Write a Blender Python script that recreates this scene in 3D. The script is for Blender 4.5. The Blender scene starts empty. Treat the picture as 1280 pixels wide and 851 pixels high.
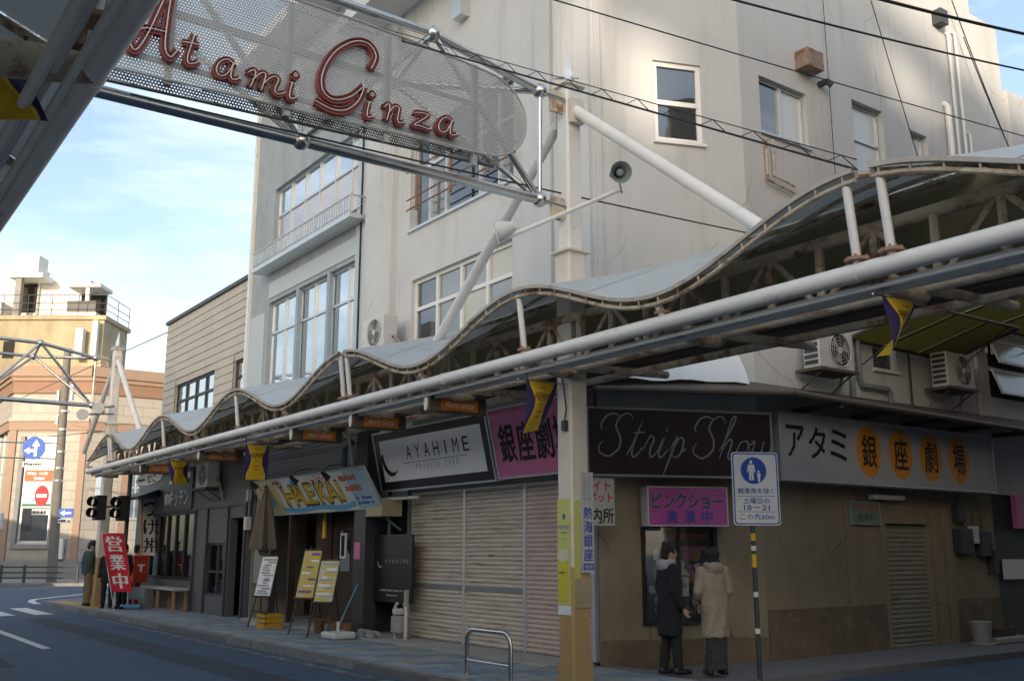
import bpy, bmesh, math, random
from mathutils import Vector, Matrix
random.seed(7)
R = math.radians
SC = bpy.context.scene
COL = SC.collection
# World axes: X runs across the shopping street (away from the camera's side), Y runs along it, Z is up. Metres.

# ------------------------------------------------------------------ camera, sky, sun, exposure
cam = bpy.data.cameras.new('camera')
cam.lens = 35.0; cam.sensor_width = 36.0; cam.clip_start = 0.05; cam.clip_end = 2000
camo = bpy.data.objects.new('camera', cam); COL.objects.link(camo)
camo.location = (0, 0, 1.6); camo.rotation_euler = (R(90 + 11.91), 0, R(-35.7))
SC.camera = camo

SUN_EL = R(12); SUN_DIR = Vector((-0.74 * math.cos(SUN_EL), -0.673 * math.cos(SUN_EL), math.sin(SUN_EL)))
world = bpy.data.worlds.new('World'); SC.world = world; world.use_nodes = True
nt = world.node_tree; nt.nodes.clear()
def wn(t, **k):
    n = nt.nodes.new(t)
    for a, b in k.items(): setattr(n, a, b)
    return n
sky = wn('ShaderNodeTexSky', sky_type='NISHITA', sun_disc=False, sun_elevation=SUN_EL, sun_rotation=R(227.7), air_density=1.0, dust_density=2.0, ozone_density=1.0)
tc = wn('ShaderNodeTexCoord'); mp = wn('ShaderNodeMapping'); mp.inputs['Scale'].default_value = (1.0, 1.0, 3.6)
mp.inputs['Rotation'].default_value = (0.1, 0.15, 0.4)
cn = wn('ShaderNodeTexNoise'); cn.inputs['Scale'].default_value = 2.6; cn.inputs['Detail'].default_value = 9; cn.inputs['Roughness'].default_value = 0.58; cn.inputs['Distortion'].default_value = 0.5
cr = wn('ShaderNodeValToRGB'); cr.color_ramp.elements[0].position = 0.44; cr.color_ramp.elements[1].position = 0.70
mx = wn('ShaderNodeMixRGB'); mx.inputs['Color2'].default_value = (4.5, 4.8, 5.15, 1)
fa = wn('ShaderNodeMath', operation='MULTIPLY_ADD'); fa.inputs[1].default_value = 0.68; fa.inputs[2].default_value = 0.10
bg = wn('ShaderNodeBackground'); bg.inputs['Strength'].default_value = 0.12
wo = wn('ShaderNodeOutputWorld')
L = nt.links.new
L(tc.outputs['Generated'], mp.inputs[0]); L(mp.outputs[0], cn.inputs[0]); L(cn.outputs[0], cr.inputs[0])
L(cr.outputs[0], fa.inputs[0]); L(fa.outputs[0], mx.inputs['Fac']); L(sky.outputs[0], mx.inputs['Color1']); L(mx.outputs[0], bg.inputs[0]); L(bg.outputs[0], wo.inputs[0])

sun = bpy.data.lights.new('sun', 'SUN'); sun.energy = 2.0; sun.angle = R(0.6); sun.color = (1.0, 0.83, 0.62)
suno = bpy.data.objects.new('sun', sun); COL.objects.link(suno)
suno.rotation_euler = SUN_DIR.to_track_quat('Z', 'Y').to_euler(); suno.location = (0, 0, 40)
SC.view_settings.view_transform = 'Standard'; SC.view_settings.look = 'None'
SC.view_settings.gamma = 1.0; SC.view_settings.use_curve_mapping = False
SC.view_settings.exposure = 1.36
SC.render.engine = 'CYCLES'; SC.cycles.max_bounces = 8; SC.cycles.diffuse_bounces = 5; SC.cycles.transparent_max_bounces = 12
SC.cycles.use_denoising = True

# ------------------------------------------------------------------ materials (all procedural)
MATS = {}
def mat(name, col, rough=0.65, metal=0.0, var=0.12, scale=2.5, bump=0.0, bscale=60, stain=None, samt=0.0, sscale=(3, 3, 0.7), sthr=(0.5, 0.7), spec=0.5, trans=0.0, emit=None, alpha=None, coat=0.0, crack=None):
    if name in MATS: return MATS[name]
    m = bpy.data.materials.new(name); m.use_nodes = True; n = m.node_tree; n.nodes.clear(); lk = n.links.new
    out = n.nodes.new('ShaderNodeOutputMaterial'); b = n.nodes.new('ShaderNodeBsdfPrincipled')
    b.inputs['Roughness'].default_value = rough; b.inputs['Metallic'].default_value = metal
    b.inputs['Specular IOR Level'].default_value = spec; b.inputs['Coat Weight'].default_value = coat
    geo = n.nodes.new('ShaderNodeNewGeometry'); pos = geo.outputs['Position']
    c = tuple(col) + (1,)
    last = None
    if var > 0:
        t = n.nodes.new('ShaderNodeTexNoise'); t.inputs['Scale'].default_value = scale; t.inputs['Detail'].default_value = 6; t.inputs['Roughness'].default_value = 0.65
        lk(pos, t.inputs['Vector'])
        r = n.nodes.new('ShaderNodeValToRGB'); r.color_ramp.elements[0].position = 0.3; r.color_ramp.elements[1].position = 0.7
        r.color_ramp.elements[0].color = tuple(x * (1 - var) for x in col) + (1,); r.color_ramp.elements[1].color = tuple(min(1, x * (1 + var * 0.6)) for x in col) + (1,)
        lk(t.outputs[0], r.inputs[0]); last = r.outputs[0]
        rr = n.nodes.new('ShaderNodeMapRange'); rr.inputs['To Min'].default_value = max(0.02, rough - 0.08); rr.inputs['To Max'].default_value = min(1, rough + 0.1)
        lk(t.outputs[0], rr.inputs[0]); lk(rr.outputs[0], b.inputs['Roughness'])
    if stain:
        mpn = n.nodes.new('ShaderNodeMapping'); mpn.inputs['Scale'].default_value = sscale; lk(pos, mpn.inputs[0])
        t2 = n.nodes.new('ShaderNodeTexNoise'); t2.inputs['Scale'].default_value = 1.0; t2.inputs['Detail'].default_value = 8; t2.inputs['Roughness'].default_value = 0.7
        lk(mpn.outputs[0], t2.inputs['Vector'])
        r2 = n.nodes.new('ShaderNodeMapRange'); r2.inputs['From Min'].default_value = sthr[0]; r2.inputs['From Max'].default_value = sthr[1]; r2.inputs['To Max'].default_value = samt
        lk(t2.outputs[0], r2.inputs[0])
        mm = n.nodes.new('ShaderNodeMixRGB'); lk(r2.outputs[0], mm.inputs[0])
        if last is None: mm.inputs[1].default_value = c
        else: lk(last, mm.inputs[1])
        mm.inputs[2].default_value = tuple(stain) + (1,); last = mm.outputs[0]
    if crack:
        csc, cw, ccol, camt = crack
        dn = n.nodes.new('ShaderNodeTexNoise'); dn.inputs['Scale'].default_value = csc * 3; dn.inputs['Detail'].default_value = 5; lk(pos, dn.inputs['Vector'])
        mixv = n.nodes.new('ShaderNodeMixRGB'); mixv.inputs[0].default_value = 0.25 / csc * 0.5; lk(pos, mixv.inputs[1]); lk(dn.outputs['Color'], mixv.inputs[2])
        vo = n.nodes.new('ShaderNodeTexVoronoi'); vo.feature = 'DISTANCE_TO_EDGE'; vo.inputs['Scale'].default_value = csc; lk(mixv.outputs[0], vo.inputs['Vector'])
        r3 = n.nodes.new('ShaderNodeMapRange'); r3.inputs['From Min'].default_value = 0; r3.inputs['From Max'].default_value = cw; r3.inputs['To Min'].default_value = 1; r3.inputs['To Max'].default_value = 0; lk(vo.outputs[0], r3.inputs[0])
        mn = n.nodes.new('ShaderNodeTexNoise'); mn.inputs['Scale'].default_value = csc * 1.3; lk(pos, mn.inputs['Vector'])
        r4 = n.nodes.new('ShaderNodeMapRange'); r4.inputs['From Min'].default_value = 0.5; r4.inputs['From Max'].default_value = 0.62; r4.inputs['To Max'].default_value = camt; lk(mn.outputs[0], r4.inputs[0])
        mu = n.nodes.new('ShaderNodeMath'); mu.operation = 'MULTIPLY'; lk(r3.outputs[0], mu.inputs[0]); lk(r4.outputs[0], mu.inputs[1])
        m3 = n.nodes.new('ShaderNodeMixRGB'); lk(mu.outputs[0], m3.inputs[0])
        if last is None: m3.inputs[1].default_value = c
        else: lk(last, m3.inputs[1])
        m3.inputs[2].default_value = tuple(ccol) + (1,); last = m3.outputs[0]
    if last is None: b.inputs['Base Color'].default_value = c
    else: lk(last, b.inputs['Base Color'])
    if bump > 0:
        t3 = n.nodes.new('ShaderNodeTexNoise'); t3.inputs['Scale'].default_value = bscale; t3.inputs['Detail'].default_value = 4; lk(pos, t3.inputs['Vector'])
        bu = n.nodes.new('ShaderNodeBump'); bu.inputs['Strength'].default_value = bump; bu.inputs['Distance'].default_value = 0.01
        lk(t3.outputs[0], bu.inputs['Height']); lk(bu.outputs[0], b.inputs['Normal'])
    if emit: b.inputs['Emission Color'].default_value = tuple(emit[:3]) + (1,); b.inputs['Emission Strength'].default_value = emit[3]
    sh = b.outputs[0]
    if trans > 0:
        tl = n.nodes.new('ShaderNodeBsdfTranslucent')
        if last is None: tl.inputs[0].default_value = c
        else: lk(last, tl.inputs[0])
        ms = n.nodes.new('ShaderNodeMixShader'); ms.inputs[0].default_value = trans; lk(sh, ms.inputs[1]); lk(tl.outputs[0], ms.inputs[2]); sh = ms.outputs[0]
    lk(sh, out.inputs[0]); MATS[name] = m
    return m

def glass(name, tint, clear=0.0, rough=0.03, refl=0.35):
    """window glass: a dark (or see-through) pane with a mirror coat, slightly wavy"""
    if name in MATS: return MATS[name]
    m = bpy.data.materials.new(name); m.use_nodes = True; n = m.node_tree; n.nodes.clear(); lk = n.links.new
    out = n.nodes.new('ShaderNodeOutputMaterial'); d = n.nodes.new('ShaderNodeBsdfDiffuse'); d.inputs[0].default_value = tuple(tint) + (1,)
    tr = n.nodes.new('ShaderNodeBsdfTransparent'); tr.inputs[0].default_value = (0.85, 0.9, 0.9, 1)
    g = n.nodes.new('ShaderNodeBsdfGlossy'); g.inputs['Roughness'].default_value = rough; g.inputs[0].default_value = (0.95, 0.97, 1, 1)
    a = n.nodes.new('ShaderNodeMixShader'); a.inputs[0].default_value = clear; lk(d.outputs[0], a.inputs[1]); lk(tr.outputs[0], a.inputs[2])
    lw = n.nodes.new('ShaderNodeFresnel'); lw.inputs[0].default_value = 1.5
    mr = n.nodes.new('ShaderNodeMapRange'); mr.inputs['To Min'].default_value = refl; mr.inputs['To Max'].default_value = 1.0; lk(lw.outputs[0], mr.inputs[0])
    b = n.nodes.new('ShaderNodeMixShader'); lk(mr.outputs[0], b.inputs[0]); lk(a.outputs[0], b.inputs[1]); lk(g.outputs[0], b.inputs[2])
    geo = n.nodes.new('ShaderNodeNewGeometry'); t = n.nodes.new('ShaderNodeTexNoise'); t.inputs['Scale'].default_value = 1.3; lk(geo.outputs['Position'], t.inputs['Vector'])
    bu = n.nodes.new('ShaderNodeBump'); bu.inputs['Strength'].default_value = 0.06; bu.inputs['Distance'].default_value = 0.05; lk(t.outputs[0], bu.inputs['Height']); lk(bu.outputs[0], g.inputs['Normal'])
    lk(b.outputs[0], out.inputs[0]); MATS[name] = m
    return m

RUST = (0.16, 0.065, 0.025); GRIME = (0.10, 0.085, 0.065)
M_ASPH = mat('asphalt', (0.052, 0.086, 0.138), 0.85, crack=(0.28, 0.012, (0.02, 0.024, 0.03), 0.8), var=0.28, scale=1.1, bump=0.6, bscale=140, stain=(0.075, 0.105, 0.145), samt=0.6, sscale=(0.5, 0.16, 1), sthr=(0.5, 0.75))
M_PAINT = mat('road paint', (0.58, 0.58, 0.57), 0.7, var=0.2, scale=9, stain=(0.1, 0.1, 0.11), samt=0.8, sscale=(9, 9, 9), sthr=(0.56, 0.66))
M_SLAB = mat('pavement bed', (0.16, 0.16, 0.16), 0.9)
M_KERB = mat('kerb concrete', (0.24, 0.235, 0.225), 0.85, var=0.2, scale=5, bump=0.3, stain=GRIME, samt=0.6, sscale=(6, 6, 6))
M_WALL = mat('white stucco', (0.568, 0.572, 0.572), 0.85, crack=(0.45, 0.006, (0.22, 0.2, 0.18), 0.55), var=0.07, scale=0.8, bump=0.12, bscale=90, stain=(0.34, 0.315, 0.275), samt=0.5, sscale=(2.6, 2.6, 0.22), sthr=(0.52, 0.74))
M_GREYW = mat('grey mortar wall', (0.335, 0.385, 0.42), 0.85, var=0.12, scale=1.5, bump=0.15, stain=(0.22, 0.2, 0.17), samt=0.45, sscale=(4, 4, 0.5))
M_TILEW = mat('pale blue mosaic', (0.46, 0.52, 0.56), 0.5, var=0.1, scale=30)
M_SIDING = mat('beige siding', (0.47, 0.44, 0.39), 0.7, var=0.07, scale=3, stain=(0.30, 0.27, 0.22), samt=0.3, sscale=(3, 3, 0.6))
M_ALU = mat('aluminium sash', (0.62, 0.64, 0.66), 0.35, metal=0.6, var=0.06)
M_WHITEF = mat('white sash', (0.78, 0.77, 0.74), 0.45, var=0.05)
M_DARKF = mat('dark bronze sash', (0.035, 0.034, 0.036), 0.45, metal=0.3, var=0.1)
M_STEEL = mat('stainless steel', (0.62, 0.61, 0.59), 0.22, metal=1.0, var=0.10, scale=6, stain=(0.36, 0.33, 0.29), samt=0.5, sscale=(5, 5, 5), sthr=(0.5, 0.8))
M_POST = mat('cream painted steel', (0.68, 0.625, 0.545), 0.5, var=0.07, scale=4, stain=RUST, samt=0.6, sscale=(5, 5, 2.2), sthr=(0.68, 0.78))
M_PIPE = mat('off white painted pipe', (0.78, 0.755, 0.72), 0.42, var=0.07, scale=3, stain=(0.30, 0.25, 0.19), samt=0.7, sscale=(4, 2, 4), sthr=(0.62, 0.76))
M_TRUSS = mat('weathered cream truss paint', (0.52, 0.43, 0.315), 0.65, var=0.25, scale=5, stain=RUST, samt=0.9, sscale=(5, 3.0, 5), sthr=(0.50, 0.62))
M_RUSTY = mat('rusty cream pipe', (0.58, 0.50, 0.38), 0.65, var=0.25, scale=5, stain=(0.26, 0.105, 0.03), samt=0.9, sscale=(6, 1.8, 6), sthr=(0.51, 0.60))
M_FLANGE = mat('rust pink flange', (0.36, 0.22, 0.15), 0.8, var=0.3, scale=20)
M_SHEET = mat('milky roof sheet', (0.66, 0.70, 0.71), 0.42, var=0.06, scale=2, stain=(0.36, 0.34, 0.27), samt=0.6, sscale=(5, 2, 3), sthr=(0.55, 0.8), trans=0.35)
M_DGREY = mat('charcoal metal', (0.05, 0.056, 0.06), 0.5, var=0.12)
M_GREY = mat('grey shopfront panel', (0.105, 0.11, 0.118), 0.55, var=0.1, scale=2, stain=(0.16, 0.16, 0.16), samt=0.35, sscale=(2, 2, 0.5))
M_BLACK = mat('black', (0.012, 0.012, 0.013), 0.5, var=0.1)
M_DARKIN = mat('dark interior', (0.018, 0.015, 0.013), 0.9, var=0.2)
M_OCHRE = mat('ochre mortar', (0.29, 0.237, 0.16), 0.9, crack=(0.8, 0.010, (0.09, 0.07, 0.05), 0.7), var=0.12, scale=1.6, bump=0.2, stain=(0.17, 0.13, 0.085), samt=0.7, sscale=(1.6, 1.6, 0.8), sthr=(0.46, 0.7))
M_OCHDK = mat('dark brown plinth paint', (0.17, 0.125, 0.085), 0.85, var=0.25, scale=2.5, stain=(0.30, 0.25, 0.18), samt=0.6, sscale=(5, 5, 7), sthr=(0.55, 0.7))
M_SHUT = mat('shutter enamel', (0.60, 0.54, 0.46), 0.5, var=0.08, scale=3, stain=(0.25, 0.155, 0.08), samt=0.75, sscale=(3, 1.2, 14), sthr=(0.50, 0.68))
M_SHUTP = mat('pinkish shutter enamel', (0.58, 0.46, 0.41), 0.5, var=0.08, scale=3, stain=(0.25, 0.15, 0.1), samt=0.6, sscale=(3, 2, 9), sthr=(0.55, 0.72))
M_SHUTD = mat('olive shutter enamel', (0.30, 0.27, 0.21), 0.55, var=0.1, scale=3, stain=(0.1, 0.08, 0.06), samt=0.6, sscale=(2, 2, 6))
M_CONC = mat('concrete', (0.36, 0.35, 0.33), 0.9, var=0.15, scale=2, bump=0.2)
M_WHITE = mat('white acrylic', (0.82, 0.82, 0.81), 0.4, var=0.04, stain=(0.5, 0.47, 0.42), samt=0.4, sscale=(5, 5, 1.2), sthr=(0.5, 0.75))
M_WHITEP = mat('white plastic', (0.62, 0.62, 0.60), 0.45, var=0.06, scale=5)
M_ACW = mat('appliance white', (0.58, 0.58, 0.56), 0.45, var=0.06, scale=4, stain=(0.32, 0.27, 0.2), samt=0.4, sscale=(6, 6, 3))
M_PINK = mat('pink acrylic', (0.64, 0.18, 0.37), 0.4, var=0.08, stain=(0.36, 0.14, 0.22), samt=0.5, sscale=(5, 5, 0.9), sthr=(0.5, 0.72))
M_SIGNBLK = mat('black acrylic', (0.016, 0.012, 0.016), 0.35, var=0.05)
M_MAROON = mat('dark wine panel', (0.020, 0.008, 0.013), 0.5, var=0.1, spec=0.25, stain=(0.06, 0.05, 0.05), samt=0.35, sscale=(4, 4, 0.8), sthr=(0.52, 0.75))
M_INK = mat('black ink', (0.01, 0.01, 0.012), 0.6, var=0)
M_INKW = mat('white ink', (0.72, 0.72, 0.70), 0.6, var=0)
M_INKG = mat('grey ink', (0.38, 0.38, 0.37), 0.6, var=0)
M_RED = mat('red ink', (0.52, 0.02, 0.03), 0.6, var=0.05)
M_BLUE = mat('blue ink', (0.015, 0.085, 0.42), 0.55, var=0.04)
M_SKYB = mat('sky blue ink', (0.16, 0.42, 0.62), 0.6, var=0.05)
M_YEL = mat('yellow ink', (0.72, 0.47, 0.03), 0.6, var=0.05)
M_ORANGE = mat('orange sign', (0.62, 0.20, 0.02), 0.5, var=0.06)
M_ORANGEL = mat('orange oval print', (0.60, 0.25, 0.015), 0.5, var=0.05)
M_GREEN = mat('green ink', (0.02, 0.16, 0.09), 0.6, var=0)
M_FLAGY = mat('yellow flag cloth', (0.62, 0.40, 0.02), 0.8, var=0.12, scale=8, trans=0.25)
M_FLAGP = mat('purple flag cloth', (0.035, 0.02, 0.10), 0.8, var=0.1, trans=0.1)
M_FLAGR = mat('red flag cloth', (0.62, 0.02, 0.035), 0.8, var=0.06, trans=0.15)
M_FLAGO = mat('white flag cloth', (0.6, 0.58, 0.54), 0.8, var=0.06, trans=0.15)
M_WOOD = mat('dark wood', (0.06, 0.032, 0.02), 0.6, var=0.25, scale=12)
M_WOODL = mat('light timber', (0.34, 0.21, 0.10), 0.7, var=0.2, scale=14)
M_REDP = mat('red enamel', (0.42, 0.03, 0.012), 0.4, var=0.08)
M_SIGNRED = mat('red sign lettering', (0.17, 0.028, 0.02), 0.45, var=0.15, scale=8)
M_NEON = mat('neon glass tube', (0.55, 0.52, 0.50), 0.2, var=0)
M_PERF = mat('perforated steel', (0.40, 0.40, 0.39), 0.5, metal=0.3, var=0.1, scale=3)
M_PERFD = mat('rust blackened perforated steel', (0.34, 0.33, 0.31), 0.55, metal=0.5, var=0.2, scale=3, stain=(0.03, 0.024, 0.02), samt=0.97, sscale=(7, 7, 7), sthr=(0.48, 0.56))
M_CABLE = mat('black cable', (0.018, 0.018, 0.02), 0.6, var=0)
M_TARP = mat('white tarpaulin', (0.68, 0.71, 0.73), 0.5, var=0.06, scale=4, bump=0.8, bscale=9)
M_AWN = mat('yellow green awning sheet', (0.40, 0.37, 0.14), 0.6, var=0.1, scale=3, trans=0.55)
M_GUT = mat('dark brown gutter', (0.10, 0.078, 0.06), 0.6, var=0.25, scale=4)
M_BTILE = None
G_SKY = glass('street window glass', (0.18, 0.23, 0.26), 0.0, refl=0.60)
G_DARK = glass('dark window glass', (0.03, 0.035, 0.04), 0.0, refl=0.16)
G_CURT = glass('curtained window glass', (0.42, 0.37, 0.37), 0.0, refl=0.25)
G_GREY = glass('grey curtained glass', (0.20, 0.20, 0.19), 0.0, refl=0.12)
G_CREAM = glass('cream curtained glass', (0.46, 0.42, 0.32), 0.0, refl=0.10)
G_WHITE = glass('frosted white glass', (0.60, 0.60, 0.58), 0.0, rough=0.25, refl=0.1)
G_SHOP = glass('shop glass', (0.04, 0.045, 0.045), 0.95, refl=0.03)

# ------------------------------------------------------------------ mesh helpers
class Fr:
    """a working plane: origin, right and up as seen by a viewer facing it; n points at the viewer"""
    def __init__(s, o, r, u):
        s.o = Vector(o); s.r = Vector(r).normalized(); s.u = Vector(u).normalized(); s.n = s.r.cross(s.u).normalized()
    def p(s, a, b, c=0.0): return s.o + s.r * a + s.u * b + s.n * c
class MB:
    def __init__(s): s.v = []; s.f = []
    def add(s, vs, fs):
        k = len(s.v); s.v.extend(Vector(x) for x in vs); s.f.extend(tuple(i + k for i in f) for f in fs); return s
    def box(s, x0, x1, y0, y1, z0, z1):
        return s.add([(x, y, z) for z in (z0, z1) for y in (y0, y1) for x in (x0, x1)], [(0, 2, 3, 1), (4, 5, 7, 6), (0, 1, 5, 4), (2, 6, 7, 3), (0, 4, 6, 2), (1, 3, 7, 5)])
    def fbox(s, F, a0, a1, b0, b1, c0, c1):
        return s.add([F.p(a, b, c) for c in (c0, c1) for b in (b0, b1) for a in (a0, a1)], [(0, 2, 3, 1), (4, 5, 7, 6), (0, 1, 5, 4), (2, 6, 7, 3), (0, 4, 6, 2), (1, 3, 7, 5)])
    def quad(s, a, b, c, d): return s.add([a, b, c, d], [(0, 1, 2, 3)])
    def tube(s, pts, r, seg=8, caps=True):
        pts = [Vector(p) for p in pts]; rs = r if isinstance(r, (list, tuple)) else [r] * len(pts)
        rings = []; prev = None
        for i, p in enumerate(pts):
            t = (pts[min(i + 1, len(pts) - 1)] - pts[max(i - 1, 0)])
            if t.length < 1e-9: t = Vector((0, 0, 1))
            t.normalize()
            if prev is None:
                h = Vector((0, 0, 1)) if abs(t.z) < 0.9 else Vector((1, 0, 0)); x = t.cross(h).normalized()
            else:
                x = (prev - t * prev.dot(t))
                x = x.normalized() if x.length > 1e-6 else t.cross(Vector((0, 0, 1))).normalized()
            prev = x; y = t.cross(x)
            rings.append([p + (x * math.cos(2 * math.pi * k / seg) + y * math.sin(2 * math.pi * k / seg)) * rs[i] for k in range(seg)])
        vs = [q for g in rings for q in g]; fs = []
        for i in range(len(rings) - 1):
            for k in range(seg): fs.append((i * seg + k, i * seg + (k + 1) % seg, (i + 1) * seg + (k + 1) % seg, (i + 1) * seg + k))
        if caps: fs.append(tuple(reversed(range(seg)))); fs.append(tuple((len(rings) - 1) * seg + k for k in range(seg)))
        return s.add(vs, fs)
    def ball(s, c, rx, ry=None, rz=None, seg=14, rings=9, rot=None):
        ry = rx if ry is None else ry; rz = rx if rz is None else rz; c = Vector(c); vs = []; fs = []
        for i in range(rings + 1):
            th = math.pi * i / rings
            for k in range(seg):
                ph = 2 * math.pi * k / seg
                q = Vector((rx * math.sin(th) * math.cos(ph), ry * math.sin(th) * math.sin(ph), rz * math.cos(th)))
                if rot: q = rot @ q
                vs.append(c + q)
        for i in range(rings):
            for k in range(seg): fs.append((i * seg + k, (i + 1) * seg + k, (i + 1) * seg + (k + 1) % seg, i * seg + (k + 1) % seg))
        return s.add(vs, fs)
    def loft(s, rings, seg=18, caps=True):
        """rings: (cx, cy, cz, rx, ry)"""
        vs = []; fs = []
        for (cx, cy, cz, rx, ry) in rings:
            for k in range(seg):
                a = 2 * math.pi * k / seg; vs.append((cx + rx * math.cos(a), cy + ry * math.sin(a), cz))
        for i in range(len(rings) - 1):
            for k in range(seg): fs.append((i * seg + k, i * seg + (k + 1) % seg, (i + 1) * seg + (k + 1) % seg, (i + 1) * seg + k))
        if caps: fs.append(tuple(reversed(range(seg)))); fs.append(tuple((len(rings) - 1) * seg + k for k in range(seg)))
        return s.add(vs, fs)
    def prism(s, F, poly, c0, c1):
        n = len(poly); vs = [F.p(a, b, c0) for a, b in poly] + [F.p(a, b, c1) for a, b in poly]
        return s.add(vs, [tuple(reversed(range(n))), tuple(range(n, 2 * n))] + [(i, (i + 1) % n, n + (i + 1) % n, n + i) for i in range(n)])
    def disc(s, F, a, b, ra, rb, c0, c1, seg=28):
        return s.prism(F, [(a + ra * math.cos(2 * math.pi * k / seg), b + rb * math.sin(2 * math.pi * k / seg)) for k in range(seg)], c0, c1)
    def ribbon(s, F, pts, w, c0, c1):
        """a flat stroke of width w along pts on plane F; w may be a list"""
        ws = w if isinstance(w, (list, tuple)) else [w] * len(pts)
        P = [Vector((a, b)) for a, b in pts]; L_, R_ = [], []
        for i, p in enumerate(P):
            t = P[min(i + 1, len(P) - 1)] - P[max(i - 1, 0)]
            t = t.normalized() if t.length > 1e-9 else Vector((1, 0)); nn = Vector((-t.y, t.x)) * ws[i] / 2
            L_.append(p + nn); R_.append(p - nn)
        n = len(P); vs = [F.p(q.x, q.y, c) for c in (c0, c1) for q in (L_ + R_)]; fs = []
        for i in range(n - 1):
            fs.append((2 * n + i, 2 * n + i + 1, 2 * n + n + i + 1, 2 * n + n + i)); fs.append((i, n + i, n + i + 1, i + 1))
            fs.append((i, i + 1, 2 * n + i + 1, 2 * n + i)); fs.append((n + i, 3 * n + i, 3 * n + i + 1, n + i + 1))
        for i in (0, n - 1): fs.append((i, 2 * n + i, 3 * n + i, n + i))
        return s.add(vs, fs)
    def mesh(s, name, m, off=(0, 0, 0), smooth=False):
        me = bpy.data.meshes.new(name); o = Vector(off)
        me.from_pydata([tuple(v - o) for v in s.v], [], s.f); me.update()
        if m: me.materials.append(m)
        if smooth:
            me.polygons.foreach_set('use_smooth', [True] * len(me.polygons))
            try: me.set_sharp_from_angle(angle=R(40))
            except Exception: pass
        return me
    def base(s):
        xs = [v.x for v in s.v]; ys = [v.y for v in s.v]; zs = [v.z for v in s.v]
        return Vector(((min(xs) + max(xs)) / 2, (min(ys) + max(ys)) / 2, min(zs)))
    def build(s, name, m, parent=None, smooth=False, local=False, bevel=0.0):
        """verts are world coordinates unless local (then in the parent's own frame)"""
        off = s.base() if parent is None else (Vector((0, 0, 0)) if local else root_loc(parent))
        o = bpy.data.objects.new(name, s.mesh(name, m, off, smooth)); COL.objects.link(o)
        if parent is None: o.location = off
        else: o.parent = parent
        if bevel > 0:
            b = o.modifiers.new('edge', 'BEVEL'); b.width = bevel; b.segments = 2; b.limit_method = 'ANGLE'
        return o
def root_loc(o):
    v = Vector(o.location)
    while o.parent: o = o.parent; v = v + Vector(o.location)
    return v
def tag(o, label, cat, group=None, kind=None):
    if label: o['label'] = label
    if cat: o['category'] = cat
    if group: o['group'] = group
    if kind: o['kind'] = kind
    return o
def thing(name, label, cat, loc=(0, 0, 0), rotz=0.0, group=None):
    o = bpy.data.objects.new(name, None); COL.objects.link(o); o.location = loc; o.rotation_euler = (0, 0, rotz); o.empty_display_size = 0.2
    return tag(o, label, cat, group)
def structure(o): o['kind'] = 'structure'; return o
def copy_tree(o, parent=None):
    c = o.copy(); COL.objects.link(c)
    if parent: c.parent = parent
    for ch in [x for x in bpy.data.objects if x.parent == o]: copy_tree(ch, c)
    return c

_txt = {}
def text_mesh(body, bold=0.0, res=2):
    k = (body, bold, res)
    if k in _txt: return _txt[k]
    c = bpy.data.curves.new('glyphs', 'FONT'); c.body = body; c.offset = bold; c.resolution_u = res; c.extrude = 0.0
    o = bpy.data.objects.new('glyphs', c); COL.objects.link(o); bpy.context.view_layer.update()
    me = bpy.data.meshes.new_from_object(o.evaluated_get(bpy.context.evaluated_depsgraph_get()))
    vs = [v.co.copy() for v in me.vertices]; fs = [tuple(p.vertices) for p in me.polygons]
    bpy.data.objects.remove(o); bpy.data.curves.remove(c); bpy.data.meshes.remove(me)
    x0 = min(v.x for v in vs); x1 = max(v.x for v in vs); y0 = min(v.y for v in vs); y1 = max(v.y for v in vs)
    _txt[k] = (vs, fs, x0, x1, y0, y1); return _txt[k]
def lettering(mb, F, body, a, b, w, h, c=0.004, bold=0.0, shear=0.0, res=2):
    """letters fitted to a w x h box centred at (a, b) of plane F; bold letters are struck several times with tiny shifts"""
    vs, fs, x0, x1, y0, y1 = text_mesh(body, 0.0, res)
    n = max(1, len(body)); s = bold * w / n * 0.9
    shifts = [(0, 0)] if bold <= 0 else [(0, 0), (s, 0), (-s, 0), (0, s), (0, -s)]
    for k, (dx, dy) in enumerate(shifts):
        out = []
        for v in vs:
            q = (v.x - x0) / (x1 - x0) - 0.5; t = (v.y - y0) / max(1e-6, y1 - y0) - 0.5
            out.append(F.p(a + dx + q * w + shear * t * h, b + dy + t * h, c + 0.0002 * k))
        mb.add(out, fs)
    return mb
def text(name, F, body, a, b, w, h, m, parent, c=0.004, bold=0.0, shear=0.0):
    return lettering(MB(), F, body, a, b, w, h, c, bold, shear).build(name, m, parent)
def scribble(mb, F, a0, a1, b, h, c, n, rnd):
    """a run of unreadably small print"""
    a = a0
    while a < a1:
        w = rnd.uniform(0.5, 1.1) * h
        if rnd.random() < 0.85: mb.fbox(F, a, min(a + w * 0.8, a1), b - h * rnd.uniform(0.3, 0.5), b + h * rnd.uniform(0.3, 0.5), c - 0.001, c)
        a += w
    return mb
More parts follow.
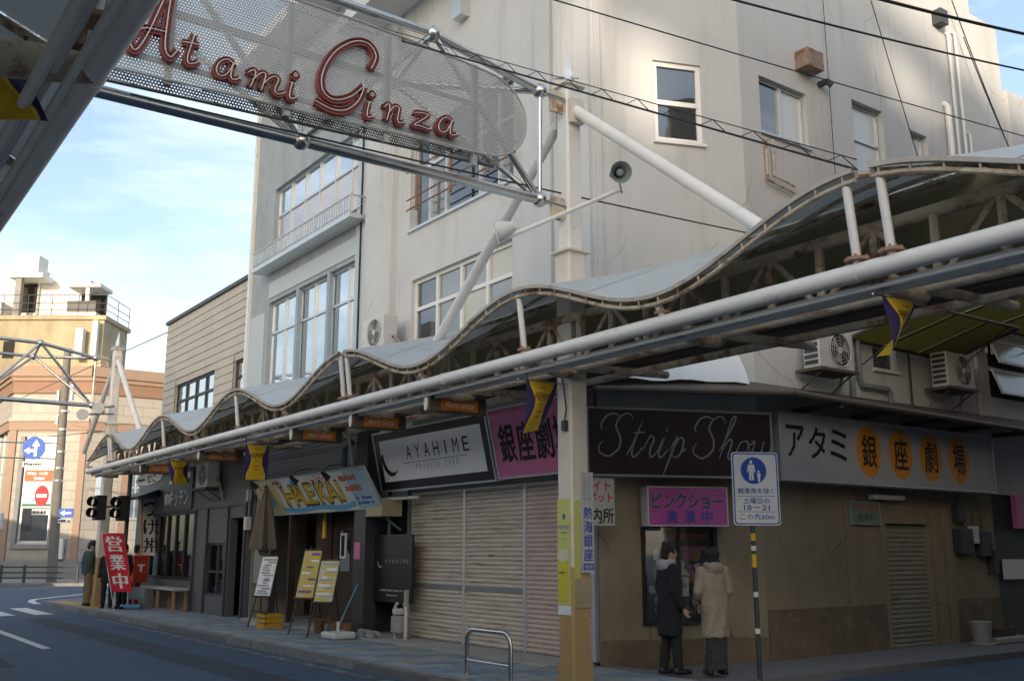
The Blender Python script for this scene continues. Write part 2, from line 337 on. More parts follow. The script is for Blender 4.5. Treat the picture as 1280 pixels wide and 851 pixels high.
def facade(mb, F, a0, a1, b0, b1, holes, depth):
    """a wall face with real openings (a0,a1,b0,b1) and their reveals"""
    As = sorted({a0, a1, *[x for h in holes for x in h[:2]]}); Bs = sorted({b0, b1, *[x for h in holes for x in h[2:]]})
    for i in range(len(As) - 1):
        for j in range(len(Bs) - 1):
            ca, cb = (As[i] + As[i + 1]) / 2, (Bs[j] + Bs[j + 1]) / 2
            if any(h[0] < ca < h[1] and h[2] < cb < h[3] for h in holes): continue
            mb.quad(F.p(As[i], Bs[j]), F.p(As[i + 1], Bs[j]), F.p(As[i + 1], Bs[j + 1]), F.p(As[i], Bs[j + 1]))
    for (h0, h1, k0, k1) in holes:
        c = [(h0, k0), (h1, k0), (h1, k1), (h0, k1)]
        for i in range(4):
            p, q = c[i], c[(i + 1) % 4]; mb.quad(F.p(*p), F.p(*q), F.p(*q, -depth), F.p(*p, -depth))
    return mb
def window(parent, F, a0, a1, b0, b1, cols, rows, fm, gms, depth=0.10, fw=0.05, sill=True, name='window'):
    """frame mesh > one pane object per light. cols / rows: fractions of the splits"""
    mb = MB(); d0, d1 = -depth - 0.06, -depth
    ca = [a0] + [a0 + (a1 - a0) * t for t in cols] + [a1]; cb = [b0] + [b0 + (b1 - b0) * t for t in rows] + [b1]
    mb.fbox(F, a0, a1, b0, b0 + fw, d0, d1); mb.fbox(F, a0, a1, b1 - fw, b1, d0, d1)
    mb.fbox(F, a0, a0 + fw, b0 + fw, b1 - fw, d0, d1); mb.fbox(F, a1 - fw, a1, b0 + fw, b1 - fw, d0, d1)
    for x in ca[1:-1]: mb.fbox(F, x - fw / 2, x + fw / 2, b0 + fw, b1 - fw, d0, d1 + 0.012)
    for y in cb[1:-1]: mb.fbox(F, a0 + fw, a1 - fw, y - fw / 2, y + fw / 2, d0, d1 + 0.006)
    w = mb.build(name, fm, parent)
    if sill: MB().fbox(F, a0 - 0.03, a1 + 0.03, b0 - 0.05, b0 - 0.003, -depth - 0.02, 0.05).build('sill', fm, w)
    k = 0
    for i in range(len(ca) - 1):
        for j in range(len(cb) - 1):
            g = gms[k % len(gms)] if isinstance(gms, list) else gms; k += 1
            z = d0 + 0.025 + 0.006 * (k % 2)
            MB().fbox(F, ca[i] + 0.01, ca[i + 1] - 0.01, cb[j] + 0.01, cb[j + 1] - 0.01, z - 0.006, z).build('pane', g, w)
    return w
def slats(mb, F, a0, a1, b0, b1, pitch, depth):
    """roller shutter: convex interlocking slats"""
    n = max(1, round((b1 - b0) / pitch)); h = (b1 - b0) / n; prof = [(0.0, 0.0), (0.12, 0.6), (0.5, 1.0), (0.8, 0.75), (0.92, 0.15), (1.0, 0.0)]
    pts = [(b0 + (i + t) * h, d * depth) for i in range(n) for t, d in prof[:-1]] + [(b1, 0)]
    vs = [F.p(a, b, c) for b, c in pts for a in (a0, a1)]
    return mb.add(vs, [(2 * i, 2 * i + 1, 2 * i + 3, 2 * i + 2) for i in range(len(pts) - 1)])
STREET = lambda x: Fr((x, 0, 0), (0, -1, 0), (0, 0, 1))      # a = -Y, faces the street
SIDE = lambda y: Fr((0, y, 0), (1, 0, 0), (0, 0, 1))         # a = X, faces the side lane
# ================================================================== the ground
structure(MB().add([(-300, -300, 0), (500, -300, 0), (500, 700, 0), (-300, 700, 0)], [(0, 1, 2, 3)]).build('road', M_ASPH))
def arc(cx, cy, r, a0, a1, n=8): return [(cx + r * math.cos(R(a0 + (a1 - a0) * i / n)), cy + r * math.sin(R(a0 + (a1 - a0) * i / n))) for i in range(n + 1)]
GF = Fr((0, 0, 0), (1, 0, 0), (0, 1, 0))                     # plan plane: a = X, b = Y, n = up
WALK = arc(8.1, 9.9, 1.5, 180, 262, 8) + [(22, 8.35), (22, 9.9), (9.3, 9.9), (9.3, 31.6), (14, 31.6), (14, 35.2)] + arc(8.6, 33.2, 2.0, 90, 180, 8)
pave = structure(MB().prism(GF, WALK, -0.05, 0.095).build('pavement', M_SLAB))
# kerb stones along the street
ks = MB().box(-0.075, 0.075, -0.49, 0.49, -0.05, 0.13).mesh('kerb_stone', M_KERB)
for i in range(23):
    o = bpy.data.objects.new('kerb_stone', ks); COL.objects.link(o); o.parent = pave
    o.location = Vector((6.675 + random.uniform(-.004, .004), 10.4 + i, random.uniform(-.006, 0.004))) - pave.location
# paving blocks: pale grey with bluish ones among them
MP = [mat('paver %d' % i, tuple(q * 1.25 for q in c), 0.8, var=0.16, scale=7, bump=0.25, bscale=80, stain=GRIME, samt=0.35, sscale=(5, 5, 5)) for i, c in enumerate([(0.26, 0.27, 0.27), (0.15, 0.21, 0.26), (0.20, 0.245, 0.275), (0.24, 0.235, 0.22)])]
pm = [MB().box(-0.145, 0.145, -0.145, 0.145, -0.02, 0.0).mesh('paver', m) for m in MP]
far = [MB() for _ in MP]; cnt = 0
for j in range(76):
    for i in range(7):
        x, y = 6.92 + i * 0.3, 8.75 + j * 0.3
        if x > 9.05: continue
        k = 1 if (i + j) % 4 < 2 and random.random() < 0.8 else random.choice([0, 0, 2, 3])
        z = 0.118 + random.uniform(-0.003, 0.003)
        if y < 9.9 and (x - 8.1) ** 2 + (y - 9.9) ** 2 > 1.3 ** 2 and x < 8.1: continue
        if cnt < 300:
            o = bpy.data.objects.new('paver', pm[k]); COL.objects.link(o); o.parent = pave; o.location = Vector((x, y, z)) - pave.location; cnt += 1
        else: far[k].box(x - .145, x + .145, y - .145, y + .145, z - .02, z)
for k, mb in enumerate(far): tag(mb.build('paver', MP[k], pave), None, None, kind='stuff')
# concrete apron before the shutters
structure(MB().box(8.25, 9.35, 10.75, 16.9, 0.09, 0.145).build('concrete_apron_pavement', M_CONC, bevel=0.01))
# the near pavement, under the camera's own arcade, and the far pavement by the bank
structure(MB().box(-2.6, 0.85, -40, 33, -0.05, 0.12).build('near_pavement', M_CONC))
# painted markings
mk = MB()
for k in range(6): mk.box(5.45 - 0.9 * k, 5.9 - 0.9 * k, 28.4, 32.0, 0.001, 0.004)
o = structure(mk.build('crossing_road_marking', M_PAINT)); o['kind'] = 'structure'
# repaired trench strips in the asphalt
M_PATCH = mat('asphalt repair', (0.040, 0.052, 0.070), 0.9, var=0.3, scale=3, bump=0.5, bscale=120)
structure(MB().box(4.9, 5.5, 11.0, 27.0, 0.0005, 0.002).build('repair_strip_road', M_PATCH)); structure(MB().box(1.6, 2.9, 16.0, 20.5, 0.0005, 0.002).build('repair_strip_road', M_PATCH))
structure(MB().box(3.72, 3.87, 18.6, 26.0, 0.001, 0.004).build('centre_line_road_marking', M_PAINT))
structure(MB().ribbon(GF, [(6.6, 34.2), (6.75, 36.0), (7.1, 37.4), (7.9, 38.6), (9.3, 40.6), (11.5, 43.2), (17, 49)], 0.22, 0.001, 0.004).build('edge_line_road_marking', M_PAINT))
structure(MB().ribbon(GF, [(6.35, 9.5), (6.35, 26)], 0.16, 0.001, 0.0035).build('gutter_line_road_marking', mat('worn road paint', (0.2, 0.2, 0.2), 0.8, stain=(0.06, 0.065, 0.075), samt=1, sscale=(6, 3, 6), sthr=(0.42, 0.55))))

# ================================================================== the white corner building
XF = 9.1; A = Vector((9.1, 10.6, 0)); Bc = Vector((11.4, 9.7, 0)); HB = 12.45
FS = STREET(XF); FR_ = SIDE(9.7); FC = Fr(A, Bc - A, (0, 0, 1)); LC = (Bc - A).length
wb = thing('corner_building', 'white stucco corner building with chamfered front above the shuttered ground floor', 'building', (11, 13, 0))
mb = MB()
sw = [(-16.05, -12.62, 7.62, 9.55), (-15.92, -12.66, 5.3, 6.6)]
facade(mb, FS, -17.75, -10.6, 2.55, 14.6, sw, 0.16)
cw = [(1.0, 1.80, 7.70, 9.02)]
facade(mb, FC, 0, LC, 2.6, 14.6, cw, 0.14)
rw = [(11.85, 13.03, 8.12, 9.08), (14.3, 15.2, 8.0, 9.35), (16.06, 16.6, 8.4, 9.22), (14.36, 15.02, 4.56, 5.06)]
facade(mb, FR_, 11.4, 19.6, 2.6, HB, rw, 0.14)
facade(mb, FR_, 11.4, 13.2, HB, 14.6, [], 0.1)
mb.quad((13.2, 9.7, HB), (13.2, 26, HB), (13.2, 26, 14.6), (13.2, 9.7, 14.6))
mb.quad((9.1, 17.75, 2.55), (24, 17.75, 2.55), (24, 17.75, 14.6), (9.1, 17.75, 14.6))
mb.quad((19.6, 9.7, 0), (19.6, 26, 0), (19.6, 26, HB), (19.6, 9.7, HB))
mb.add([(9.1, 17.75, 14.6), (9.1, 10.6, 14.6), (11.4, 9.7, 14.6), (13.2, 9.7, 14.6), (13.2, 17.75, 14.6)], [(0, 1, 2, 3, 4)])
mb.quad((13.2, 9.7, HB), (19.6, 9.7, HB), (19.6, 26, HB), (13.2, 26, HB))
mb.build('wall', M_WALL, wb)
mb = MB().fbox(FR_, 17.6, 18.6, HB + 0.002, HB + 0.75, -0.35, 0.0); mb.build('parapet_pier', M_WALL, wb)
# pilasters at the corner
for a0, a1, c in ((-11.95, -11.55, 0.07), (-11.48, -11.30, 0.05), (-11.0, -10.62, 0.06)): MB().fbox(FS, a0, a1, 4.6, 14.4, -0.05, c).build('pilaster', M_WALL, wb)
MB().fbox(FC, 0.03, 0.13, 4.3, 14.4, -0.05, 0.03).build('pilaster', M_WALL, wb)
MB().fbox(FS, -17.7, -16.55, 5.0, 14.4, -0.05, 0.12).build('pilaster', M_WALL, wb)
window(wb, FS, -16.05, -12.62, 7.62, 9.55, (0.17, 0.34, 0.67, 0.84), (0.62,), M_ALU, [G_DARK, G_DARK, G_GREY], 0.1, 0.06)
window(wb, FS, -15.92, -12.66, 5.3, 6.6, (0.25, 0.5, 0.75), (0.56,), M_WHITEF, [G_DARK, G_DARK, G_GREY, G_GREY, G_CREAM, G_GREY, G_GREY, G_CREAM], 0.08, 0.07)
window(wb, FC, 1.0, 1.80, 7.70, 9.02, (), (0.49,), M_WHITEF, [G_DARK, G_DARK], 0.04, 0.075)
window(wb, FR_, 11.85, 13.03, 8.12, 9.08, (0.5,), (), M_ALU, [G_DARK, G_WHITE], 0.08, 0.05)
window(wb, FR_, 14.3, 15.2, 8.0, 9.35, (), (0.5,), M_ALU, [G_WHITE, G_WHITE], 0.1, 0.05)
window(wb, FR_, 16.06, 16.6, 8.4, 9.22, (), (), M_ALU, [G_WHITE], 0.1, 0.05)
window(wb, FR_, 14.36, 15.02, 4.56, 5.06, (), (), M_WHITEF, [G_DARK], 0.06, 0.04)
# rusty rails before the upper street window
rl = MB()
for z in (7.98, 8.18, 8.75): rl.tube([FS.p(-15.98, z, 0.12), FS.p(-12.4, z, 0.12)], 0.016, 6)
for a in (-15.6, -14.4, -13.2): rl.tube([FS.p(a, 7.9, 0.12), FS.p(a, 8.8, 0.12)], 0.03, 6)
rl.build('window_rail', mat('rusty rail', (0.27, 0.125, 0.07), 0.7, var=0.3, scale=10), wb)
# roof block with deep eaves over the top floor
MB().box(8.2, 9.0, 12.9, 17.8, 12.3, 12.55).build('eave', M_WALL, wb)
MB().box(8.9, 9.098, 14.0, 14.3, 11.2, 12.3).build('eave_bracket', M_ALU, wb)
# pipes on the lane face
def wall_pipe(name, F, pts, r, m, par): MB().tube([F.p(a, b, c) for a, b, c in pts], r, 7).build(name, m, par, smooth=True)
wall_pipe('waste_pipe', FR_, [(11.86, 7.98, 0.07), (11.86, 7.28, 0.07), (12.5, 7.2, 0.07)], 0.025, M_RUSTY, wb)
wall_pipe('waste_pipe', FR_, [(12.02, 7.98, 0.07), (12.02, 7.38, 0.07), (12.5, 7.31, 0.07)], 0.022, M_RUSTY, wb)
for x, r, z in ((17.28, 0.06, 10.0), (17.55, 0.03, 11.6), (17.8, 0.03, 11.7), (18.0, 0.025, 9.6)): wall_pipe('service_pipe', FR_, [(x, 5.2, 0.08), (x, z, 0.08), (x, z + 0.08, 0.0)], r, M_PIPE, wb)
MB().fbox(FR_, 17.15, 17.4, 11.7, 12.0, 0, 0.2).build('junction_box', M_DGREY, wb)
MB().fbox(FR_, 16.3, 16.7, 12.5, 12.7, -0.1, 0.25).build('junction_box', M_DGREY, wb)
# vent hood
vh = MB().fbox(FR_, 12.80, 13.22, 9.45, 9.77, 0.0, 0.26); vh.build('vent_hood', mat('rusty vent hood', (0.30, 0.22, 0.17), 0.7, var=0.25, scale=6, stain=(0.22, 0.05, 0.03), samt=0.8, sscale=(5, 5, 5), sthr=(0.5, 0.6)), wb)
MB().tube([FR_.p(13.42, 9.36, 0), FR_.p(13.42, 9.36, 0.16), FR_.p(13.5, 9.3, 0.2)], 0.06, 8).build('vent_cowl', M_DGREY, wb)
# ---- ground floor, lane side: ochre mortar with brown plinth
mb = MB(); facade(mb, FC, -0.02, LC, 0.05, 2.62, [(0.62, 1.72, 0.62, 2.42)], 0.12); mb.build('lower_wall', M_OCHRE, wb)
MB().fbox(FC, 0, LC, 0.03, 0.42, 0.003, 0.03).build('plinth', M_OCHDK, wb)
mb = MB(); facade(mb, FR_, 11.4, 17.6, 0.0, 2.62, [(14.25, 15.55, 0.05, 2.06)], 0.12); mb.build('lower_wall', M_OCHRE, wb)
MB().fbox(FR_, 11.42, 14.2, 0.0, 0.78, 0.003, 0.02).build('plinth', M_OCHDK, wb); MB().fbox(FR_, 16.1, 17.58, 0.0, 0.8, 0.003, 0.02).build('plinth', M_OCHDK, wb)
MB().fbox(FR_, 13.28, 13.36, 0.8, 2.6, 0.003, 0.03).build('pilaster', M_OCHRE, wb)
for x in (15.62, 15.9): MB().fbox(FR_, x, x + 0.2, 0.02, 2.3, 0.003, 0.07).build('pilaster', M_OCHRE, wb)
sh = slats(MB(), FR_, 14.3, 15.5, 0.08, 2.02, 0.075, 0.018); 
so = sh.build('roller_shutter', M_SHUTD, wb); so.location.y += 0.06
MB().fbox(FR_, 14.2, 14.3, 0.03, 2.12, -0.08, 0.03).fbox(FR_, 15.5, 15.58, 0.03, 2.12, -0.08, 0.03).fbox(FR_, 14.3, 15.5, 2.03, 2.12, -0.08, 0.03).build('shutter_frame', M_OCHRE, wb)
# ---- ground floor, street side: shutters
FSH = STREET(9.05)
for i, (y0, y1, m) in enumerate(((15.6, 13.92, M_SHUT), (13.86, 12.26, M_SHUT), (12.2, 10.68, M_SHUTP))):
    s_ = slats(MB(), FSH, -y0, -y1, 0.15, 2.6, 0.068, 0.026).build('roller_shutter', m, wb)
    if i < 2: MB().fbox(FSH, -y0, -y1, 0.98, 1.05, 0.0, 0.026).build('shutter_bar', mat('grey shutter bar', (0.23, 0.24, 0.25), 0.5), s_)
    if i == 1: MB().fbox(FSH, -13.2, -13.05, 1.52, 1.56, 0.0, 0.022).build('letter_slot', M_BLACK, s_)
for y in (15.64, 13.89, 12.23, 10.66): MB().fbox(FSH, -y - 0.035, -y + 0.035, 0.14, 2.6, -0.04, 0.035).build('shutter_post', M_ALU, wb)
MB().fbox(FSH, -15.7, -10.62, 2.6, 4.5, -0.04, 0.0).build('fascia', mat('brown grey fascia', (0.20, 0.18, 0.155), 0.8, var=0.2, scale=2), wb)
MB().fbox(FSH, -17.0, -15.68, 0.1, 4.5, -0.5, -0.46).build('recess_wall', mat('pale blue grey recess', (0.26, 0.29, 0.31), 0.8, var=0.2), wb)

# ================================================================== the grey building with big windows
gb = thing('grey_building', 'grey three storey building with wide reflecting windows and a railed balcony', 'building', (12, 21, 0))
mb = MB(); gh = [(-22.95, -18.0, 8.75, 10.55), (-23.0, -17.95, 5.0, 7.6)]
facade(mb, FS, -24.45, -17.75, 3.85, 14.3, gh, 0.2)
mb.quad((9.1, 24.45, 3.85), (24, 24.45, 3.85), (24, 24.45, 14.3), (9.1, 24.45, 14.3)); mb.quad((9.1, 17.76, 14.3), (9.1, 24.45, 14.3), (24, 24.45, 14.3), (24, 17.76, 14.3))
mb.build('wall', M_GREYW, gb)
MB().fbox(FS, -18.28, -17.78, 4.6, 13.5, -0.02, 0.03).build('tile_strip', M_TILEW, gb)
MB().fbox(FS, -24.4, -23.2, 4.6, 7.4, -0.02, 0.02).build('tile_strip', M_TILEW, gb)
MB().fbox(FS, -23.0, -17.95, 7.7, 8.1, -0.02, 0.025).build('tile_strip', M_TILEW, gb)
window(gb, FS, -22.95, -18.0, 8.75, 10.55, (0.17, 0.34, 0.5, 0.67, 0.84), (0.6,), M_ALU, [G_CURT, G_SKY], 0.1, 0.055)
window(gb, FS, -23.0, -17.95, 5.0, 7.6, (0.17, 0.34, 0.5, 0.67, 0.84), (0.7,), M_ALU, G_SKY, 0.1, 0.05)
for t in (0.34, 0.67): MB().fbox(FS, -23.0 + 5.05 * t - 0.07, -23.0 + 5.05 * t + 0.07, 5.0, 7.6, -0.1, 0.0).build('mullion', mat('blue grey mullion', (0.30, 0.37, 0.43), 0.5), gb)
bal = MB().box(8.67, 9.06, 17.8, 23.2, 8.33, 8.42).build('balcony', M_ALU, gb)
MB().tube([(8.70, 17.83, 8.82), (8.70, 23.17, 8.82)], 0.022, 6).tube([(8.70, 17.83, 8.5), (8.70, 23.17, 8.5)], 0.016, 6).tube([(8.70, 17.83, 8.82), (9.05, 17.83, 8.82)], 0.022, 6).build('handrail', M_ALU, bal)
bm_ = MB().box(-0.009, 0.009, -0.012, 0.012, 0, 0.4).mesh('baluster', M_ALU)
for i in range(44):
    o = bpy.data.objects.new('baluster', bm_); COL.objects.link(o); o.parent = bal; o.location = Vector((8.70, 17.87 + i * 0.122, 8.42)) - Vector(gb.location)
for y in (17.84, 19.6, 21.4, 23.15): MB().box(8.68, 8.72, y - 0.02, y + 0.02, 8.42, 8.86).build('post', M_ALU, bal)
MB().fbox(FS, -24.3, -24.18, 4.6, 13.6, 0.003, 0.09).build('downpipe', M_PIPE, gb)
MB().box(8.2, 9.08, 18.6, 24.6, 14.0, 14.3).build('eave', M_WALL, gb)
MB().box(8.96, 9.08, 21.4, 21.7, 11.4, 14.0).build('eave_bracket', M_ALU, gb)
wall_pipe('conduit', FS, [(-18.02, 4.5, 0.05), (-18.02, 13.4, 0.05)], 0.02, M_CABLE, gb)

# ================================================================== the siding building
sb = thing('siding_building', 'low beige building clad in horizontal siding boards beside the grey building', 'building', (12, 28, 0))
mb = MB(); shs = [(-30.2, -26.75, 5.2, 6.5), (-25.3, -24.5, 5.6, 6.5)]
F2 = STREET(9.14)
facade(mb, F2, -31.4, -24.47, 3.8, 8.58, shs, 0.2)
mb.quad((9.14, 31.4, 0), (24, 31.4, 0), (24, 31.4, 8.58), (9.14, 31.4, 8.58)); mb.quad((9.14, 24.47, 8.58), (9.14, 31.4, 8.58), (24, 31.4, 8.58), (24, 24.47, 8.58))
mb.build('wall', M_SIDING, sb)
nb = 20; hb = (8.55 - 3.9) / nb
for i in range(nb):
    z0 = 3.9 + i * hb; z1 = z0 + hb - 0.008
    segs = [(-31.4, -24.5)]
    for h in shs:
        if z1 > h[2] and z0 < h[3]:
            new = []
            for s0, s1 in segs:
                if h[0] > s0: new.append((s0, min(s1, h[0])))
                if h[1] < s1: new.append((max(s0, h[1]), s1))
            segs = [q for q in new if q[1] - q[0] > 0.05]
    for s0, s1 in segs:
        MB().add([F2.p(s0, z0, 0.03), F2.p(s1, z0, 0.03), F2.p(s1, z1, 0.014), F2.p(s0, z1, 0.014), F2.p(s0, z0, 0.0), F2.p(s1, z0, 0.0)], [(0, 1, 2, 3), (4, 5, 1, 0)]).build('siding_board', M_SIDING, sb)
MB().fbox(F2, -31.45, -24.47, 8.58, 8.68, -0.3, 0.08).build('coping', M_DGREY, sb)
window(sb, F2, -30.2, -26.75, 5.2, 6.5, (0.25, 0.5, 0.75), (0.6,), M_DARKF, G_SKY, 0.06, 0.07)
window(sb, F2, -25.3, -24.5, 5.6, 6.5, (), (0.5,), M_DARKF, G_SKY, 0.06, 0.06)

# ================================================================== far buildings: the tiled bank and the concrete block behind it
CR = Vector((0.8121, -0.5835, 0)); CF_ = Vector((0.5835, 0.8121, 0))     # square to the chamfer of the far corner
def farp(x, d, z=0.0): return CR * x + CF_ * d + Vector((0, 0, z))
def tile_mat():
    m = bpy.data.materials.new('cream wall tile'); m.use_nodes = True; n = m.node_tree; b = n.nodes['Principled BSDF']; lk = n.links.new
    geo = n.nodes.new('ShaderNodeNewGeometry'); sx = n.nodes.new('ShaderNodeSeparateXYZ'); lk(geo.outputs['Position'], sx.inputs[0])
    ad = n.nodes.new('ShaderNodeMath'); ad.operation = 'SUBTRACT'; lk(sx.outputs[0], ad.inputs[0]); lk(sx.outputs[1], ad.inputs[1])
    cx = n.nodes.new('ShaderNodeCombineXYZ'); lk(ad.outputs[0], cx.inputs[0]); lk(sx.outputs[2], cx.inputs[1])
    br = n.nodes.new('ShaderNodeTexBrick'); br.inputs['Scale'].default_value = 1.0; br.inputs['Brick Width'].default_value = 1.1; br.inputs['Row Height'].default_value = 0.55
    br.inputs['Mortar Size'].default_value = 0.022; br.inputs['Color1'].default_value = (0.37, 0.345, 0.305, 1); br.inputs['Color2'].default_value = (0.34, 0.315, 0.28, 1); br.inputs['Mortar'].default_value = (0.27, 0.245, 0.215, 1)
    lk(cx.outputs[0], br.inputs['Vector']); lk(br.outputs['Color'], b.inputs['Base Color']); b.inputs['Roughness'].default_value = 0.6
    bu = n.nodes.new('ShaderNodeBump'); bu.invert = True; bu.inputs['Distance'].default_value = 0.02; bu.inputs['Strength'].default_value = 0.6; lk(br.outputs['Fac'], bu.inputs['Height']); lk(bu.outputs[0], b.inputs['Normal'])
    return m
M_BTILE = tile_mat()
M_TERRA = mat('terracotta band', (0.30, 0.205, 0.15), 0.7, var=0.08)
M_STONE = mat('grey stone base', (0.24, 0.235, 0.225), 0.8, var=0.15)
c1 = farp(-24.3, 57.0); c0 = farp(-28.8, 57.0)
bank = thing('bank_building', 'cream tiled corner building with terracotta bands across the far junction', 'building', farp(-25, 60))
FB = Fr(c0, CR, (0, 0, 1)); LB = (c1 - c0).length; FBR = Fr(c1, (1, 0, 0), (0, 0, 1)); FBL = Fr(c0 + Vector((0, 30, 0)), (0, -1, 0), (0, 0, 1))
mb = MB(); bh = [(0.95, 2.75, 2.0, 8.0)]
facade(mb, FB, 0, LB, 0, 11.9, bh, 0.3); facade(mb, FBR, 0, 26, 0, 11.9, [(2.4, 3.4, 3.4, 7.0), (6, 8, 3.4, 7.4)], 0.3); facade(mb, FBL, 0, 30, 0, 11.9, [(26, 29.2, 3, 9)], 0.3)
mb.add([c0 + Vector((0, 0, 11.8)), c1 + Vector((0, 0, 11.8)), c1 + Vector((26, 0, 11.8)), c1 + Vector((26, 30, 11.8)), c0 + Vector((0, 30, 11.8))], [(0, 1, 2, 3, 4)])
mb.build('wall', M_BTILE, bank)
def band(z0, z1, c, m, nm):
    MB().fbox(FB, -0.05, LB + 0.05, z0, z1, 0.0, c).fbox(FBR, 0.0, 26, z0, z1, 0.0, c).fbox(FBL, 0, 29.95, z0, z1, 0.0, c).build(nm, m, bank)
band(11.45, 12.05, 0.35, M_TERRA, 'cornice'); band(10.5, 11.2, 0.12, mat('dark terracotta', (0.25, 0.145, 0.095), 0.7), 'band'); band(11.2, 11.45, 0.22, M_TERRA, 'moulding'); band(8.35, 8.85, 0.12, M_TERRA, 'band'); band(8.86, 9.05, 0.2, M_BTILE, 'moulding'); band(0, 1.05, 0.1, M_STONE, 'plinth')
for F_, a in ((FB, 0.02), (FB, LB - 0.42), (FBR, 2.0), (FBR, 4.2)): MB().fbox(F_, a, a + 0.4, 1.06, 8.34, 0.0, 0.1).build('pilaster', M_TERRA, bank)
window(bank, FB, 0.95, 2.75, 2.0, 8.0, (), (0.34, 0.62), M_ALU, [G_DARK, G_DARK, G_WHITE], 0.1, 0.14)
MB().fbox(FB, 0.7, 0.95, 1.7, 8.0, -0.1, 0.12).fbox(FB, 2.75, 3.0, 1.7, 8.0, -0.1, 0.12).fbox(FB, 0.95, 2.75, 1.7, 1.95, -0.1, 0.14).build('window_surround', M_STONE, bank)
window(bank, FBR, 2.4, 3.4, 3.4, 7.0, (0.5,), (0.5,), M_ALU, G_SKY, 0.1, 0.08); window(bank, FBR, 6, 8, 3.4, 7.4, (0.5,), (0.5,), M_ALU, G_SKY, 0.1, 0.08); window(bank, FBL, 26, 29.2, 3, 9, (0.5,), (0.5,), M_ALU, G_SKY, 0.1, 0.1)
po = MB().fbox(FB, 1.05, 2.65, 4.0, 6.1, -0.09, -0.07).build('window_poster', M_WHITE, bank)
MB().fbox(FB, 1.05, 2.65, 5.45, 6.1, -0.068, -0.064).build('print', mat('orange red print', (0.60, 0.12, 0.05), 0.6), po)
rn = random.Random(3); s_ = MB(); scribble(s_, FB, 1.2, 2.5, 5.9, 0.17, -0.058, 8, rn); scribble(s_, FB, 1.6, 2.6, 5.62, 0.17, -0.058, 8, rn); s_.build('print', M_INKW, po)
MB().fbox(FB, 1.05, 2.65, 4.05, 4.2, -0.068, -0.064).build('print', M_GREEN, po)
MB().fbox(FB, 3.05, 3.75, 1.15, 2.25, 0.1, 0.32).build('meter_cabinet', M_WHITEP, bank)
MB().fbox(FBR, 0.6, 0.95, 3.9, 6.0, 0.1, 0.35).build('blue_sign_box', mat('pale blue sign', (0.45, 0.55, 0.65), 0.5), bank)
# concrete block with rooftop flats, sunlit
M_CBLK = mat('stained concrete', (0.40, 0.345, 0.23), 0.85, var=0.25, scale=0.35, stain=(0.13, 0.11, 0.08), samt=0.7, sscale=(0.25, 0.25, 0.07), sthr=(0.45, 0.7))
M_CWHT = mat('white rooftop wall', (0.72, 0.70, 0.66), 0.8, var=0.05)
tb = thing('concrete_block', 'stained concrete block with railed roof terrace and white rooftop flats', 'building', farp(-44, 86))
FT = Fr(farp(-60, 80), CR, (0, 0, 1))
def tbx(x0, x1, z0, z1, d0, d1, nm, m, par=tb): return MB().fbox(FT, x0 + 60, x1 + 60, z0, z1, -d1, -d0).build(nm, m, par)
tbx(-58, -33.6, 0, 20.2, 0, 5, 'wall', M_CBLK); tbx(-58, -33.4, 20.2, 20.55, -0.2, 5.2, 'parapet', M_CBLK)
tbx(-58, -40.9, 20.55, 25.6, 3.2, 5.0, 'flat_wall', M_CWHT); tbx(-40.88, -36.6, 20.55, 24.6, 3.6, 5.0, 'flat_wall', M_CWHT)
tbx(-42.6, -39.7, 24.2, 24.6, 1.2, 3.18, 'roof_slab', M_CWHT); tbx(-42.3, -40.2, 24.62, 26.2, 1.4, 3.1, 'stair_house', M_CWHT)
tbx(-42.0, -41.5, 20.56, 24.19, 1.4, 1.9, 'column', M_STONE); tbx(-42.5, -40.95, 21.6, 24.1, 3.1, 3.19, 'opening', M_DARKIN)
tbx(-37.4, -34.6, 23.3, 23.6, 1.0, 3.58, 'roof_slab', M_CWHT); tbx(-37.4, -34.8, 20.56, 21.1, 1.0, 3.5, 'balcony', M_CWHT); tbx(-37.2, -35.0, 21.2, 23.2, 3.4, 3.59, 'opening', M_DARKIN); tbx(-37.3, -34.9, 21.12, 22.1, 1.05, 1.15, 'balustrade', M_DGREY)
tbx(-35.9, -35.6, 21.1, 23.29, 1.2, 1.5, 'column', M_CWHT); tbx(-46, -42.8, 20.56, 22.0, 1, 3.1, 'balcony', M_CWHT)
rl = MB()
for z in (21.05, 21.6, 22.3): rl.tube([FT.p(10, z, 0.1), FT.p(26.5, z, 0.1), FT.p(26.5, z, -4.9)], 0.035, 5)
for x in [12, 14, 16, 18, 20, 22, 24.2, 26.5]: rl.tube([FT.p(x, 20.55, 0.1), FT.p(x, 22.3, 0.1)], 0.035, 5)
for d in (2.4, 4.9): rl.tube([FT.p(26.5, 20.55, -d), FT.p(26.5, 22.3, -d)], 0.035, 5)
rl.build('roof_railing', M_DGREY, tb)
wm = FT
for x in (-41.7,): tbx(x, x + 0.9, 17.0, 18.4, -0.06, 0.2, 'window', M_DARKIN)
tbx(-47, -44, 15.0, 17.2, -0.06, 0.2, 'window', M_DARKIN)
tbx(-35.5, -34.9, 16.8, 19.3, -0.9, -0.3, 'antenna_box', M_WHITEP); tbx(-34.2, -33.8, 17.0, 20.0, -0.8, -0.4, 'antenna_box', M_WHITEP)

